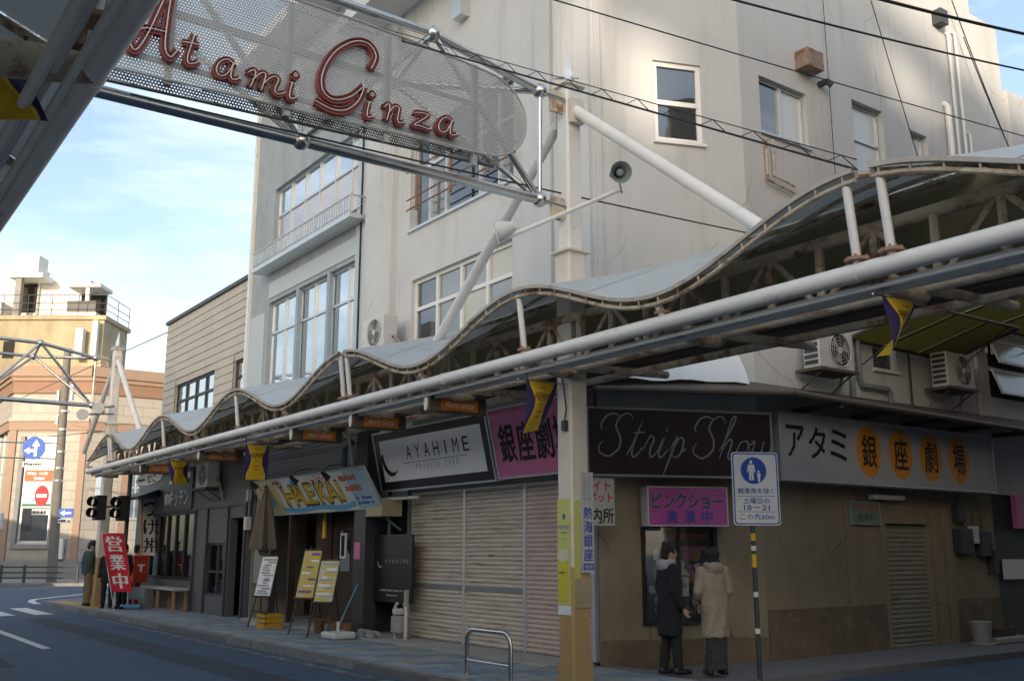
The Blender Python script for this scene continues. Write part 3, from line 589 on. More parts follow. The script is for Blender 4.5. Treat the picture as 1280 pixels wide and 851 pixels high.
# ================================================================== the camera's own side of the street (behind and beside the camera)
M_NB = mat('pale neighbour wall', (0.70, 0.67, 0.62), 0.85, var=0.06)
def neighbour(y0, y1, h, label, x0=-14.0, x1=-2.6):
    t = thing('neighbour_building', label, 'building', ((x0 + x1) / 2, (y0 + y1) / 2, 0)); F = Fr((x1, 0, 0), (0, 1, 0), (0, 0, 1)); hs = []
    z = 2.9
    while z + 1.8 < h:
        y = y0 + 1.0
        while y + 2.0 < y1: hs.append((y, y + 1.7, z, z + 1.5)); y += 2.9
        z += 3.2
    mb = MB(); facade(mb, F, y0, y1, 0, h, hs, 0.2)
    mb.quad((x0, y0, 0), (x1, y0, 0), (x1, y0, h), (x0, y0, h)); mb.quad((x0, y1, 0), (x1, y1, 0), (x1, y1, h), (x0, y1, h)); mb.quad((x0, y0, h), (x1, y0, h), (x1, y1, h), (x0, y1, h)); mb.quad((x0, y0, 0), (x0, y1, 0), (x0, y1, h), (x0, y0, h))
    mb.build('wall', M_NB, t)
    for h_ in hs: MB().fbox(F, h_[0], h_[1], h_[2], h_[3], -0.2, -0.15).build('window', G_DARK, t)
    return t
neighbour(-40, -4.6, 5.4, 'two storey neighbour block behind the camera, out of the picture')
neighbour(-4.6, 17, 5.0, 'two storey shop block on the near side, out of the picture')
neighbour(17, 32, 5.2, 'farther two storey shop block on the near side, out of the picture')
neighbour(39, 58, 7, 'low block past the junction on the near side')
# unseen slab added to shade the street; its holes shape the warm wall patches
ht = thing('shade_slab', 'tall slab added far behind the camera to block the sun, out of the picture', 'building', (-66, -62, 0))
FH = Fr((-60, 0, 0), (0, 1, 0), (0, 0, 1)); HH = 33.5
mb = MB()
holes = [(-53.9, -52.9, 28.0, 29.5), (-52.3, -51.8, 28.6, 30.3), (-64.0, -61.0, 30.0, 31.2), (-60.2, -58.8, 31.6, 32.4)]
for F_, d in ((FH, 0.05),): facade(mb, F_, -98, -30.5, 0, HH, holes, d)
FH2 = Fr((-64, 0, 0), (0, 1, 0), (0, 0, 1)); facade(mb, FH2, -98, -30.5, 0, HH, [(h[0] - 3.8, h[1] - 3.3, h[2] - 0.2, h[3] + 1.2) for h in holes], 0.05)
mb.quad((-64, -98, HH), (-60, -98, HH), (-60, -30.5, HH), (-64, -30.5, HH)); mb.quad((-64, -30.5, 0), (-60, -30.5, 0), (-60, -30.5, HH), (-64, -30.5, HH)); mb.quad((-64, -98, 0), (-60, -98, 0), (-60, -98, HH), (-64, -98, HH))
mb.build('wall', M_NB, ht)
for z in range(4, 27, 4):
    for y in range(-96, -34, 4): MB().fbox(FH, y, y + 2.6, z, z + 2, 0.0, 0.03).build('window', G_DARK, ht)
def corner_neighbour():
    t = thing('neighbour_building', 'block across the side lane, out of the picture', 'building', (20, -4, 0)); F = Fr((0, 3.9, 0), (-1, 0, 0), (0, 0, 1))
    hs = [(-a - 1.7, -a, z, z + 1.5) for a in (11.5, 14.5, 17.5, 20.5, 23.5) for z in (5, 8.2)]
    mb = MB(); facade(mb, F, -40, -10.6, 0, 11.4, hs, 0.2); mb.quad((10.6, 3.9, 0), (10.6, -12, 0), (10.6, -12, 11.4), (10.6, 3.9, 11.4)); mb.quad((10.6, 3.9, 11.4), (10.6, -12, 11.4), (40, -12, 11.4), (40, 3.9, 11.4)); mb.quad((10.6, -12, 0), (40, -12, 0), (40, -12, 11.4), (10.6, -12, 11.4))
    mb.build('wall', mat('brown tiled wall', (0.17, 0.12, 0.09), 0.7), t)
    for h_ in hs: MB().fbox(F, h_[0], h_[1], h_[2], h_[3], -0.2, -0.15).build('window', G_DARK, t)
corner_neighbour()
# the dark shop farther down the lane
ls = thing('lane_shop', 'dark shop building beyond the corner building down the side lane', 'building', (24, 13, 0))
MB().box(19.62, 40, 9.6, 24, 3.4, 11).build('wall', M_WALL, ls); MB().box(17.7, 19.59, 9.78, 12, 2.62, 4.2).build('fascia', M_GREYW, ls)
MB().box(17.62, 40, 9.75, 24, 0, 2.6).build('lower_wall', M_DGREY, ls)
MB().fbox(SIDE(9.72), 18.3, 19.4, 2.0, 2.6, 0, 0.1).build('sign_panel', M_PINK, ls)
MB().fbox(SIDE(9.72), 17.8, 18.6, 1.1, 1.45, 0, 0.03).build('notice', M_WHITE, ls)
# ================================================================== the covered walkways on both sides of the street
PER = 4.4; PK = 4.4
def wave(y): return 4.215 + 0.265 * math.cos(2 * math.pi * (y - PK) / PER)
XB, ZB = 8.2, 4.95
def roofz(x, y): return wave(y) + (ZB - wave(y)) * (x - 6.4) / (XB - 6.4)
def flange(mb, x, y, z, r=0.1): 
    mb.tube([(x, y, z - 0.012), (x, y, z + 0.012)], r, 8)
    for k in range(4):
        a = k * math.pi / 2 + 0.4; mb.tube([(x + r * .7 * math.cos(a), y + r * .7 * math.sin(a), z), (x + r * .7 * math.cos(a), y + r * .7 * math.sin(a), z + 0.035)], 0.012, 5)
def arcade(label, mx, y_lo, y_hi, sections, posts):
    t = thing('arcade_canopy', label, 'arcade', (mx(7.2), (y_lo + y_hi) / 2, 0), group='street arcade canopies')
    v = lambda x, y, z: (mx(x), y, z)
    # edge pipe with sleeve joints, in 6 m lengths
    y = y_lo
    while y < y_hi - 0.01:
        e = min(y + 6.0, y_hi); MB().tube([v(6.5, y, 3.70), v(6.5, e, 3.70)], 0.074, 16).build('edge_pipe', M_PIPE, t, smooth=True)
        if e < y_hi - 0.01: MB().tube([v(6.5, e - 0.05, 3.70), v(6.5, e + 0.05, 3.70)], 0.079, 16).build('pipe_sleeve', M_PIPE, t, smooth=True)
        y = e
    for z, r, x in ((3.585, 0.022, 6.60), (3.57, 0.03, 6.72), (3.62, 0.018, 6.66)): MB().tube([v(x, y_lo, z), v(x, y_hi, z)], r, 8).build('conduit', mat('galvanised conduit', (0.70, 0.70, 0.69), 0.45), t, smooth=True)
    MB().tube([v(7.2, y_lo, 3.67), v(7.2, y_hi, 3.67)], 0.062, 12).build('lower_chord', M_RUSTY, t, smooth=True)
    MB().tube([v(7.2, y_lo, 4.27), v(7.2, y_hi, 4.27)], 0.056, 10).build('upper_chord', M_TRUSS, t, smooth=True)
    MB().tube([v(8.1, y_lo, 3.70), v(8.1, y_hi, 3.70)], 0.045, 8).build('rear_chord', M_TRUSS, t, smooth=True)
    n = int((y_hi - y_lo) / 0.55); st = (y_hi - y_lo) / n
    for i in range(n + 1):
        yy = y_lo + i * st
        MB().tube([v(7.2, yy, 3.70), v(7.2, yy, 4.25)], 0.042, 7).build('truss_strut', M_TRUSS, t, smooth=True)
        if i < n:
            a, b = (3.70, 4.25) if i % 2 else (4.25, 3.70)
            MB().tube([v(7.2, yy + 0.03, a), v(7.2, yy + st - 0.03, b)], 0.03, 6).build('truss_diagonal', M_TRUSS, t, smooth=True)
    # bracket arms from the truss to the edge pipe, and roof beams over the pavement
    y = PK - PER * 3
    while y < y_hi:
        for yy in (y, y + PER / 2):
            if y_lo < yy < y_hi:
                MB().tube([v(7.25, yy, 3.64), v(7.0, yy, 3.62), v(6.7, yy, 3.66), v(6.5, yy, 3.69)], [0.092, 0.09, 0.08, 0.066], 12).build('bracket_arm', M_TRUSS, t, smooth=True)
                MB().tube([v(7.2, yy, 3.68), v(8.7, yy, 3.74)], 0.05, 8).build('roof_beam', M_TRUSS, t, smooth=True)
        y += PER
    MB().box(min(mx(8.3), mx(8.55)), max(mx(8.3), mx(8.55)), y_lo, y_hi, 3.86, 4.10).build('gutter', M_GUT, t)
    MB().box(min(mx(8.24), mx(8.28)), max(mx(8.24), mx(8.28)), y_lo, y_hi, 3.9, 4.9).build('back_board', mat('olive brown board', (0.25, 0.21, 0.12), 0.8, var=0.2, scale=3), t)
    # posts that carry the wavy edge
    fl = MB()
    for (py, kind) in posts:
        if not y_lo - 0.2 < py < y_hi + 0.2: continue
        MB().tube([v(6.5, py, 3.76), v(6.42, py, wave(py) - 0.06)], 0.036, 10).build('canopy_post', M_PIPE, t, smooth=True)
        f = MB(); flange(f, mx(6.5), py, 3.80, 0.10 if kind else 0.085); f.build('flange', M_FLANGE, t)
    for (s0, s1) in sections:
        n = int(round((s1 - s0) / 0.14)); ys = [s0 + (s1 - s0) * i / n for i in range(n + 1)]
        # the two edge rails of the wave and the clips between them
        for x, dz, r, nm, m in ((6.40, -0.085, 0.022, 'lower_edge_rail', M_TRUSS), (7.0, -0.06, 0.022, 'purlin', M_TRUSS), (7.6, -0.06, 0.022, 'purlin', M_TRUSS), (8.15, -0.06, 0.03, 'purlin', M_TRUSS)):
            MB().tube([v(x, yy, roofz(x, yy) + dz) for yy in ys], r, 7).build(nm, m, t, smooth=True)
        mb = MB(); k = len(ys)
        for x, z0, z1 in ((6.36, -0.026, 0.012), (6.395, -0.026, 0.012)): mb.add([v(x, yy, wave(yy) + dz) for yy in ys for dz in (z0, z1)], [(2 * i, 2 * i + 2, 2 * i + 3, 2 * i + 1) for i in range(k - 1)])
        for dz in (-0.026, 0.012): mb.add([v(x, yy, wave(yy) + dz) for yy in ys for x in (6.36, 6.395)], [(2 * i, 2 * i + 2, 2 * i + 3, 2 * i + 1) for i in range(k - 1)])
        mb.build('edge_trim', mat('weathered edge trim', (0.46, 0.42, 0.36), 0.6, var=0.2, scale=4, stain=RUST, samt=0.8, sscale=(5, 3, 5), sthr=(0.55, 0.68)), t, smooth=True)
        clip = MB(); yy = s0 + 0.1
        while yy < s1:
            clip.tube([v(6.385, yy, wave(yy) - 0.1), v(6.38, yy, wave(yy) - 0.03)], 0.011, 5); yy += 0.26
        tag(clip.build('edge_clip', M_TRUSS, t), None, None, kind='stuff')
        # ribs across the roof and the milky sheets between them
        m = int(round((s1 - s0) / 1.1))
        for i in range(m + 1):
            yy = s0 + (s1 - s0) * i / m
            MB().tube([v(6.42, yy, roofz(6.42, yy) - 0.04), v(8.2, yy, roofz(8.2, yy) - 0.04)], 0.026, 6).build('roof_rib', M_TRUSS, t, smooth=True)
            if i < m:
                g = [yy + 0.012 + ((s1 - s0) / m - 0.024) * q / 8 for q in range(9)]
                MB().add([v(x, q, roofz(x, q) + dz) for dz in (0.0, -0.008) for q in g for x in (6.398, 7.3, 8.2)],
                         [(3 * a + b, 3 * a + b + 1, 3 * a + b + 4, 3 * a + b + 3) for a in range(8) for b in range(2)] +
                         [(27 + 3 * a + b, 27 + 3 * a + b + 3, 27 + 3 * a + b + 4, 27 + 3 * a + b + 1) for a in range(8) for b in range(2)] +
                         [(3 * a, 3 * a + 3, 30 + 3 * a, 27 + 3 * a) for a in range(8)]).build('roof_sheet', M_SHEET, t, smooth=True)
    # lamp tubes clipped under the edge
    return t
PST = [(PK, 1), (PK - 0.24, 1), (PK + PER, 0), (PK + 2 * PER + 0.1, 1), (PK + 2 * PER - 0.1, 1), (PK + 3 * PER, 0), (PK + 4 * PER, 0), (PK + 5 * PER + 0.1, 1), (PK + 5 * PER - 0.1, 1)] + [(PK + PER * (k + 0.5), 0) for k in range(-3, 6)] + [(PK - PER, 0), (PK - 2 * PER, 0)]
PST = [(PK + 0.06 if abs(a - PK) < 0.01 else a, k) for a, k in PST]
far_arc = arcade('wave roofed cream arcade canopy along the shop fronts across the street', lambda x: x, -7.5, 28.75, [(-7.4, 4.22), (4.36, 13.12), (13.28, 26.32), (26.48, 28.4)], PST)
near_arc = arcade('arcade canopy of the near side, its edge pipe crossing the top corner', lambda x: 7.365 - x, -7.5, 28.75, [(-7.4, 4.22), (4.36, 13.12), (13.28, 26.32), (26.48, 28.4)], PST)

# ================================================================== gate posts
def gate_post(x, y, label, tall=7.25):
    t = thing('gate_post', label, 'post', (x, y, 0.1), group='gate posts')
    h = 0.132; ch = 0.025
    def sec(s): return [(s, s - ch), (s - ch, s), (-s + ch, s), (-s, s - ch), (-s, -s + ch), (-s + ch, -s), (s - ch, -s), (s, -s + ch)]
    F = Fr((x, y, 0), (1, 0, 0), (0, 1, 0))
    MB().prism(F, sec(h), 0.38, 5.1).build('shaft', M_POST, t)
    MB().prism(F, sec(h + 0.02), 0.1, 0.40).build('base', mat('tan post paint', (0.46, 0.30, 0.13), 0.5, var=0.08, scale=3, stain=(0.05, 0.03, 0.02), samt=0.8, sscale=(8, 8, 8), sthr=(0.66, 0.70)), t)
    MB().prism(F, sec(h + 0.002), 0.401, 1.42).build('lower_shaft', mat('tan post paint', (0.46, 0.30, 0.13), 0.5, var=0.08, scale=3, stain=(0.05, 0.03, 0.02), samt=0.8, sscale=(8, 8, 8), sthr=(0.70, 0.74)), t)
    MB().prism(F, sec(h - 0.02), 5.1, tall).build('upper_shaft', M_PIPE, t)
    MB().prism(F, sec(h + 0.05), 5.1, 5.125).build('collar', M_POST, t)
    MB().prism(F, sec(h + 0.03), tall, tall + 0.05).build('cap', M_POST, t)
    # pointed finial with small wings
    MB().add([(x - .1, y, tall + .1), (x, y - .1, tall + .1), (x + .1, y, tall + .1), (x, y + .1, tall + .1), (x, y, tall + 0.56)], [(0, 1, 4), (1, 2, 4), (2, 3, 4), (3, 0, 4)]).build('finial', M_STEEL, t)
    for dx, dy in ((-0.25, 0), (0.25, 0.0), (0, -0.2)): MB().tube([(x, y, tall + 0.16), (x + dx, y + dy, tall + 0.07)], [0.03, 0.01], 6).build('finial_wing', M_STEEL, t)
    # raking braces down to the canopy
    for s in (-1, 1): 
        MB().tube([(x, y + s * 0.13, 6.92), (x, y + s * 3.05, 4.55)], 0.072, 12).build('brace', M_PIPE, t, smooth=True)
        MB().fbox(Fr((x, y + s * 0.15, 6.9), (1, 0, 0), (0, 0, 1)), -0.1, 0.1, -0.16, 0.16, -0.03, 0.03).build('brace_plate', M_POST, t)
    return t
PX, PY = 7.32, 8.98
post = gate_post(PX, PY, 'tall cream gate post with pasted adverts at the street corner')
post_n = gate_post(0.12, PY, 'gate post on the near side holding the arch, out of the picture')
post2 = gate_post(7.2, 29.5, 'far cream gate post at the junction end of the arcade')
post2n = gate_post(0.24, 29.5, 'far gate post on the near side, out of the picture')

def gate(y, xr, xl, label, zb, zt):
    """stainless space-frame arch between two posts"""
    t = thing('gate_arch', label, 'arch', ((xr + xl) / 2, y, zb), group='tubular street gates')
    def arch(x, z): q = (x - (xr + xl) / 2) / ((xr - xl) / 2); return z + 0.36 * (1 - q * q)
    def tb(a, b, r, nm='tube'): MB().tube([a, b], r, 14).build(nm, M_STEEL, t, smooth=True)
    def node(p, r=0.095):
        MB().ball(p, r, seg=18, rings=12).build('ball_joint', M_STEEL, t, smooth=True)
    W = xr - xl
    bx = [xr, xr - W * 0.49, xl]; bot = [Vector((x, y, zb - 0.02 * i)) for i, x in enumerate(bx)]
    tx = [xr, xr - W * 0.245, xr - W * 0.735, xl]
    top = [Vector((x, y - 0.02, arch(x, zt))) for x in tx]
    bk = [Vector((x, y + 0.85, arch(x, zt) - 0.25)) for x in tx]
    for a, b in zip(bot, bot[1:]): tb(a, b, 0.062, 'chord')
    for a, b in zip(top, top[1:]): tb(a, b, 0.05, 'chord')
    for a, b in zip(bk[1:], bk[2:]): tb(a, b, 0.045, 'chord')
    tb(bk[1], top[0], 0.045, 'chord'); tb(bk[2], top[3], 0.045, 'chord')
    for i, j in ((0, 1), (1, 1), (1, 2), (2, 2)): tb(bot[i], top[j], 0.038, 'diagonal'); tb(bot[i], bk[j], 0.034, 'diagonal')
    for i in (1, 2): tb(top[i], bk[i], 0.034, 'diagonal')
    tb(bot[0], top[0], 0.03, 'upright'); tb(bot[2], top[3], 0.03, 'upright')
    for p in bot + top + bk[1:3]: node(p)
    for p, px in ((bot[0], xr + 0.38), (top[0], xr + 0.38), (bot[2], xl - 0.38), (top[3], xl - 0.38)):
        s = 1 if px > p.x else -1
        tb(p, Vector((px, p.y, p.z - 0.02)), 0.03, 'pin')
        MB().fbox(Fr((p.x + s * 0.2, y, p.z), (s, 0, 0), (0, 0, 1)), -0.03, 0.16, -0.2, 0.08, -0.02, 0.02).build('gusset', M_RUSTY, t)
    return t
gate(PY - 0.05, 6.82, 0.62, 'stainless tube arch with ball joints carrying the big street sign', 5.68, 7.06)
gate(29.5, 6.62, 0.62, 'distant stainless tube arch at the junction end of the street', 5.6, 6.95)
# ================================================================== the perforated street sign
SF = Fr((0, 8.62, 0), (1, 0, 0), (0, 0, 1))
sg = thing('street_sign', 'long perforated metal sign with red neon script hung on the tube arch', 'sign', (3.8, 8.62, 5.7))
def perf(F, inside, a0, a1, b0, b1, pitch, hole, m, name, par):
    """sheet of square cells, each with an eight-sided hole, rows staggered"""
    mb = MB(); vs, fs = mb.v, mb.f; rows = int((b1 - b0) / pitch); oct_ = [(math.cos(R(22.5 + 45 * k)) * hole, math.sin(R(22.5 + 45 * k)) * hole) for k in range(8)]
    h = pitch / 2; sq = [(h, h * .41), (h * .41, h), (-h * .41, h), (-h, h * .41), (-h, -h * .41), (-h * .41, -h), (h * .41, -h), (h, -h * .41)]; cor = [(h, h), (-h, h), (-h, -h), (h, -h)]
    for j in range(rows):
        b = b0 + (j + 0.5) * pitch; a = a0 + (pitch / 2 if j % 2 else 0)
        while a < a1:
            if inside(a, b):
                k = len(vs)
                for q in oct_: vs.append(F.p(a + q[0], b + q[1]))
                if inside(a - pitch, b) and inside(a + pitch, b) and inside(a, b + pitch) and inside(a, b - pitch) or True:
                    for q in sq: vs.append(F.p(a + q[0], b + q[1]))
                    for q in cor: vs.append(F.p(a + q[0], b + q[1]))
                    for i in range(8): fs.append((k + i, k + 8 + i, k + 8 + (i + 1) % 8, k + (i + 1) % 8))
                    for i in range(4): fs.append((k + 8 + 2 * i, k + 16 + i, k + 8 + 2 * i + 1))
            a += pitch
    o = mb.build(name, m, par); o['kind'] = 'stuff'; return o
def arcz(x, z, rise=0.22): q = (x - 3.72) / 3.1; return z + rise * (1 - q * q)
XR, XL = 6.38, 1.0
def in_main(a, b):
    lo, hi = 5.77 + 0.035 * (a - 2), arcz(a, 6.80, 0.2)
    if a > XR - 0.55:
        c = (lo + hi) / 2; r = (hi - lo) / 2; q = (a - (XR - 0.55)) / 0.55
        if q > 1: return False
        r2 = r * math.sqrt(1 - q * q * 0.98); return c - r2 < b < c + r2
    return XL < a and lo < b < hi
pl = perf(SF, in_main, XL, XR, 5.65, 7.1, 0.029, 0.0074, M_PERF, 'perforated_panel', sg)
SF2 = Fr((0, 8.72, 0), (1, 0, 0), (0, 0, 1))
perf(SF2, lambda a, b: 1.0 < a < 6.1 and 5.68 + 0.038 * (a - 2) < b < 5.81 + 0.035 * (a - 2), 1.0, 6.1, 5.5, 6.1, 0.029, 0.0086, M_PERFD, 'lower_perforated_strip', sg)
mb = MB().tube([SF2.p(1.0 + i * 0.5, 5.675 + 0.038 * (i * 0.5 - 1), 0.01) for i in range(11)], 0.014, 6); mb.build('strip_edge', M_DGREY, sg)
outl = [(XL + (XR - 0.55 - XL) * i / 20, arcz(XL + (XR - 0.55 - XL) * i / 20, 6.80, 0.2)) for i in range(21)]
lo_ = lambda a: 5.77 + 0.035 * (a - 2)
xe = XR - 0.55; ce = (lo_(xe) + outl[-1][1]) / 2; re_ = (outl[-1][1] - lo_(xe)) / 2
rim = outl + [(xe + 0.565 * math.sin(R(q)), ce + (re_ - 0.004) * math.cos(R(q))) for q in range(6, 178, 6)] + [(xe - (xe - XL) * i / 10, lo_(xe - (xe - XL) * i / 10)) for i in range(11)]
MB().tube([SF.p(a, b, 0.0) for a, b in rim], 0.013, 6).build('panel_edge', M_PERF, sg)
for a in (1.3, 2.35, 3.5, 4.6, 5.7): MB().fbox(SF, a - 0.03, a + 0.03, 5.75, 6.95, -0.07, -0.012).build('stiffener', M_PERF, sg)
for b in (5.98, 6.5): MB().fbox(SF, XL, 5.75, b - 0.025, b + 0.025, -0.09, -0.05).build('stiffener', M_PERF, sg)
for a in (1.6, 4.0, 5.9): MB().tube([SF.p(a, 6.5, -0.06), SF.p(a, 6.75, -0.34)], 0.02, 6).build('hanger', M_STEEL, sg)
def bez(pts, n=7):
    """smooth stroke through points (Catmull-Rom)"""
    out = []; P = [pts[0]] + list(pts) + [pts[-1]]
    for i in range(1, len(P) - 2):
        for k in range(n):
            t = k / n; p0, p1, p2, p3 = P[i - 1], P[i], P[i + 1], P[i + 2]
            out.append(tuple(0.5 * ((2 * p1[d]) + (-p0[d] + p2[d]) * t + (2 * p0[d] - 5 * p1[d] + 4 * p2[d] - p3[d]) * t * t + (-p0[d] + 3 * p1[d] - 3 * p2[d] + p3[d]) * t ** 3) for d in (0, 1)))
    out.append(tuple(pts[-1])); return out
# each letter: strokes in a unit box (x right, y up), x height = 1
GLY = {
 'A': (0.62, [[(0.62, 1.0), (0.42, 0.6), (0.22, 0.22), (0.05, 0.02), (-0.06, 0.1), (0.02, 0.22), (0.2, 0.3), (0.55, 0.32)], [(0.62, 1.0), (0.56, 0.5), (0.55, 0.15), (0.66, 0.05), (0.78, 0.16)]]),
 't': (0.32, [[(0.3, 1.55), (0.17, 0.8), (0.08, 0.25), (0.16, 0.0), (0.42, 0.12), (0.55, 0.28)], [(-0.12, 0.98), (0.5, 1.06)]]),
 'a': (0.5, [[(0.75, 0.85), (0.5, 1.0), (0.18, 0.75), (0.05, 0.3), (0.2, 0.03), (0.48, 0.2), (0.75, 0.85)], [(0.75, 0.9), (0.66, 0.35), (0.7, 0.04), (0.9, 0.06), (1.06, 0.22)]]),
 'm': (0.7, [[(0.0, 0.75), (0.16, 0.95), (0.2, 0.7), (0.08, 0.02)], [(0.13, 0.4), (0.36, 0.88), (0.5, 0.85), (0.4, 0.02)], [(0.46, 0.4), (0.72, 0.88), (0.88, 0.8), (0.78, 0.2), (0.9, 0.02), (1.1, 0.2)]]),
 'i': (0.25, [[(0.28, 0.92), (0.18, 0.3), (0.22, 0.02), (0.4, 0.08), (0.52, 0.22)], [(0.34, 1.34), (0.42, 1.48), (0.50, 1.36), (0.40, 1.27), (0.34, 1.34)]]),
 'G': (1.0, [[(0.93, 0.68), (1.0, 0.86), (0.86, 0.99), (0.6, 0.95), (0.3, 0.74), (0.12, 0.45), (0.12, 0.22), (0.3, 0.13), (0.58, 0.22), (0.82, 0.42)], [(0.82, 0.42), (0.72, 0.2), (0.52, 0.04), (0.28, 0.0), (0.02, 0.05)]]),
 'n': (0.5, [[(0.0, 0.75), (0.16, 0.95), (0.22, 0.7), (0.1, 0.02)], [(0.15, 0.4), (0.42, 0.9), (0.62, 0.85), (0.56, 0.25), (0.66, 0.02), (0.9, 0.2)]]),
 'z': (0.5, [[(0.12, 0.85), (0.4, 0.92), (0.75, 0.9), (0.4, 0.45), (0.05, 0.06), (0.4, 0.08), (0.8, 0.05), (0.92, 0.16)]]),
}
def letter(ch, a, b, w, h, sw):
    t = None; mb = MB(); nm = MB(); wall = MB()
    for stk in GLY[ch][1]:
        p = [(a + x * w, b + y * h) for x, y in bez(stk, 6)]
        mb.ribbon(SF, p, sw, 0.03, 0.055); 
        for s in (-1, 1):
            off = []
            for i in range(len(p)):
                t0 = Vector(p[min(i + 1, len(p) - 1)]) - Vector(p[max(i - 1, 0)]); t0 = t0.normalized() if t0.length > 1e-6 else Vector((1, 0))
                off.append((p[i][0] - t0.y * s * sw / 2, p[i][1] + t0.x * s * sw / 2))
            wall.ribbon(SF, off, 0.010, 0.02, 0.075)
        nm.tube([SF.p(x, y, 0.078) for x, y in p], 0.0065, 6)
        for q in (p[0], p[-1]): nm.tube([SF.p(q[0], q[1], 0.05), SF.p(q[0], q[1], 0.08)], 0.006, 5)
    for a_ in range(2):
        q = GLY[ch][1][0]; i = (0, len(q) // 2)[a_]; x, y = a + q[i][0] * w, b + q[i][1] * h; mb.tube([SF.p(x, y, -0.01), SF.p(x, y, 0.04)], 0.012, 5)
    o = mb.build('letter', M_SIGNRED, sg); wall.build('letter_rim', mat('red letter rim', (0.26, 0.05, 0.035), 0.45, var=0.1, scale=8), o); nm.build('neon_tube', M_NEON, o, smooth=True)
letter('A', 2.0, 5.93, 0.5, 0.85, 0.07)
for ch, a, b, w, h in (('t', 2.46, 5.96, 0.24, 0.20), ('a', 2.74, 5.92, 0.23, 0.19), ('m', 3.06, 5.90, 0.34, 0.19), ('i', 3.44, 5.89, 0.22, 0.19), ('i', 4.28, 5.92, 0.22, 0.19), ('n', 4.52, 5.95, 0.27, 0.19), ('z', 4.86, 5.97, 0.24, 0.18), ('a', 5.16, 5.98, 0.24, 0.19)): letter(ch, a, b, w, h, 0.054)
letter('G', 3.74, 5.90, 0.66, 0.84, 0.075)
# ================================================================== signs on the corner building
rnd = random.Random(11)
def sign_box(name, label, c0, right, up, w, h, d, face_m, rim_m, cat='sign', group=None, rim=0.03):
    """light box: rim frame + face. c0 = lower left front corner"""
    F = Fr(c0, right, up); t = thing(name, label, cat, tuple(F.p(w / 2, 0, -d / 2)), group=group)
    MB().fbox(F, 0, w, 0, h, -d, -0.012).build('box', rim_m, t, bevel=0.006)
    MB().fbox(F, 0, w, 0, rim, -0.0119, 0.006).fbox(F, 0, w, h - rim, h, -0.0119, 0.006).fbox(F, 0, rim, rim, h - rim, -0.0119, 0.006).fbox(F, w - rim, w, rim, h - rim, -0.0119, 0.006).build('rim', rim_m, t)
    MB().fbox(F, rim, w - rim, rim, h - rim, -0.0118, -0.006).build('face', face_m, t)
    return t, F
TILT = Vector((-0.24, 0, 1.05)).normalized()
# AYAHIME
t, F = sign_box('cafe_sign', 'white light box sign with black border over the left shutters', (8.62, 16.0, 2.62), (0, -1, 0), TILT, 3.62, 1.06, 0.22, M_SIGNBLK, M_ALU)
MB().fbox(F, 0.2, 3.42, 0.17, 0.90, -0.0055, -0.003).build('white_panel', mat('clean white panel', (0.9, 0.9, 0.9), 0.4, var=0.02), t)
mb = MB()
for i, ch in enumerate('AYAHIME'): lettering(mb, F, ch, 1.18 + i * 0.295, 0.635, 0.17 if ch != 'I' else 0.04, 0.23, 0.0, bold=0.0)
mb.fbox(F, 0.95, 2.95, 0.455, 0.463, -0.003, 0.0)
moon = [(0.50 + 0.30 * math.cos(R(a)), 0.60 + 0.34 * math.sin(R(a))) for a in range(175, 325, 8)]; moon += [(0.565 + 0.285 * math.cos(R(a)), 0.645 + 0.32 * math.sin(R(a))) for a in range(318, 172, -8)]
mb.prism(F, moon, -0.0025, 0.0); mb.build('lettering', M_INK, t)
mb = MB()
for i, ch in enumerate('PRIVATE CAFE'):
    if ch != ' ': lettering(mb, F, ch, 1.38 + i * 0.115, 0.375, 0.06 if ch != 'I' else 0.015, 0.095, 0.0)
mb.build('lettering', M_INKG, t)
# pink 銀座劇場
t, F = sign_box('theatre_sign', 'pink light box sign with four black kanji beside the gate post', (8.62, 12.33, 2.64), (0, -1, 0), TILT, 2.0, 1.06, 0.22, M_PINK, M_ALU)
mb = MB()
for i, ch in enumerate('銀座劇場'): lettering(MB(), F, ch, 0.37 + i * 0.44, 0.52, 0.38, 0.56, -0.002, bold=0.03).build('lettering', M_INK, t)
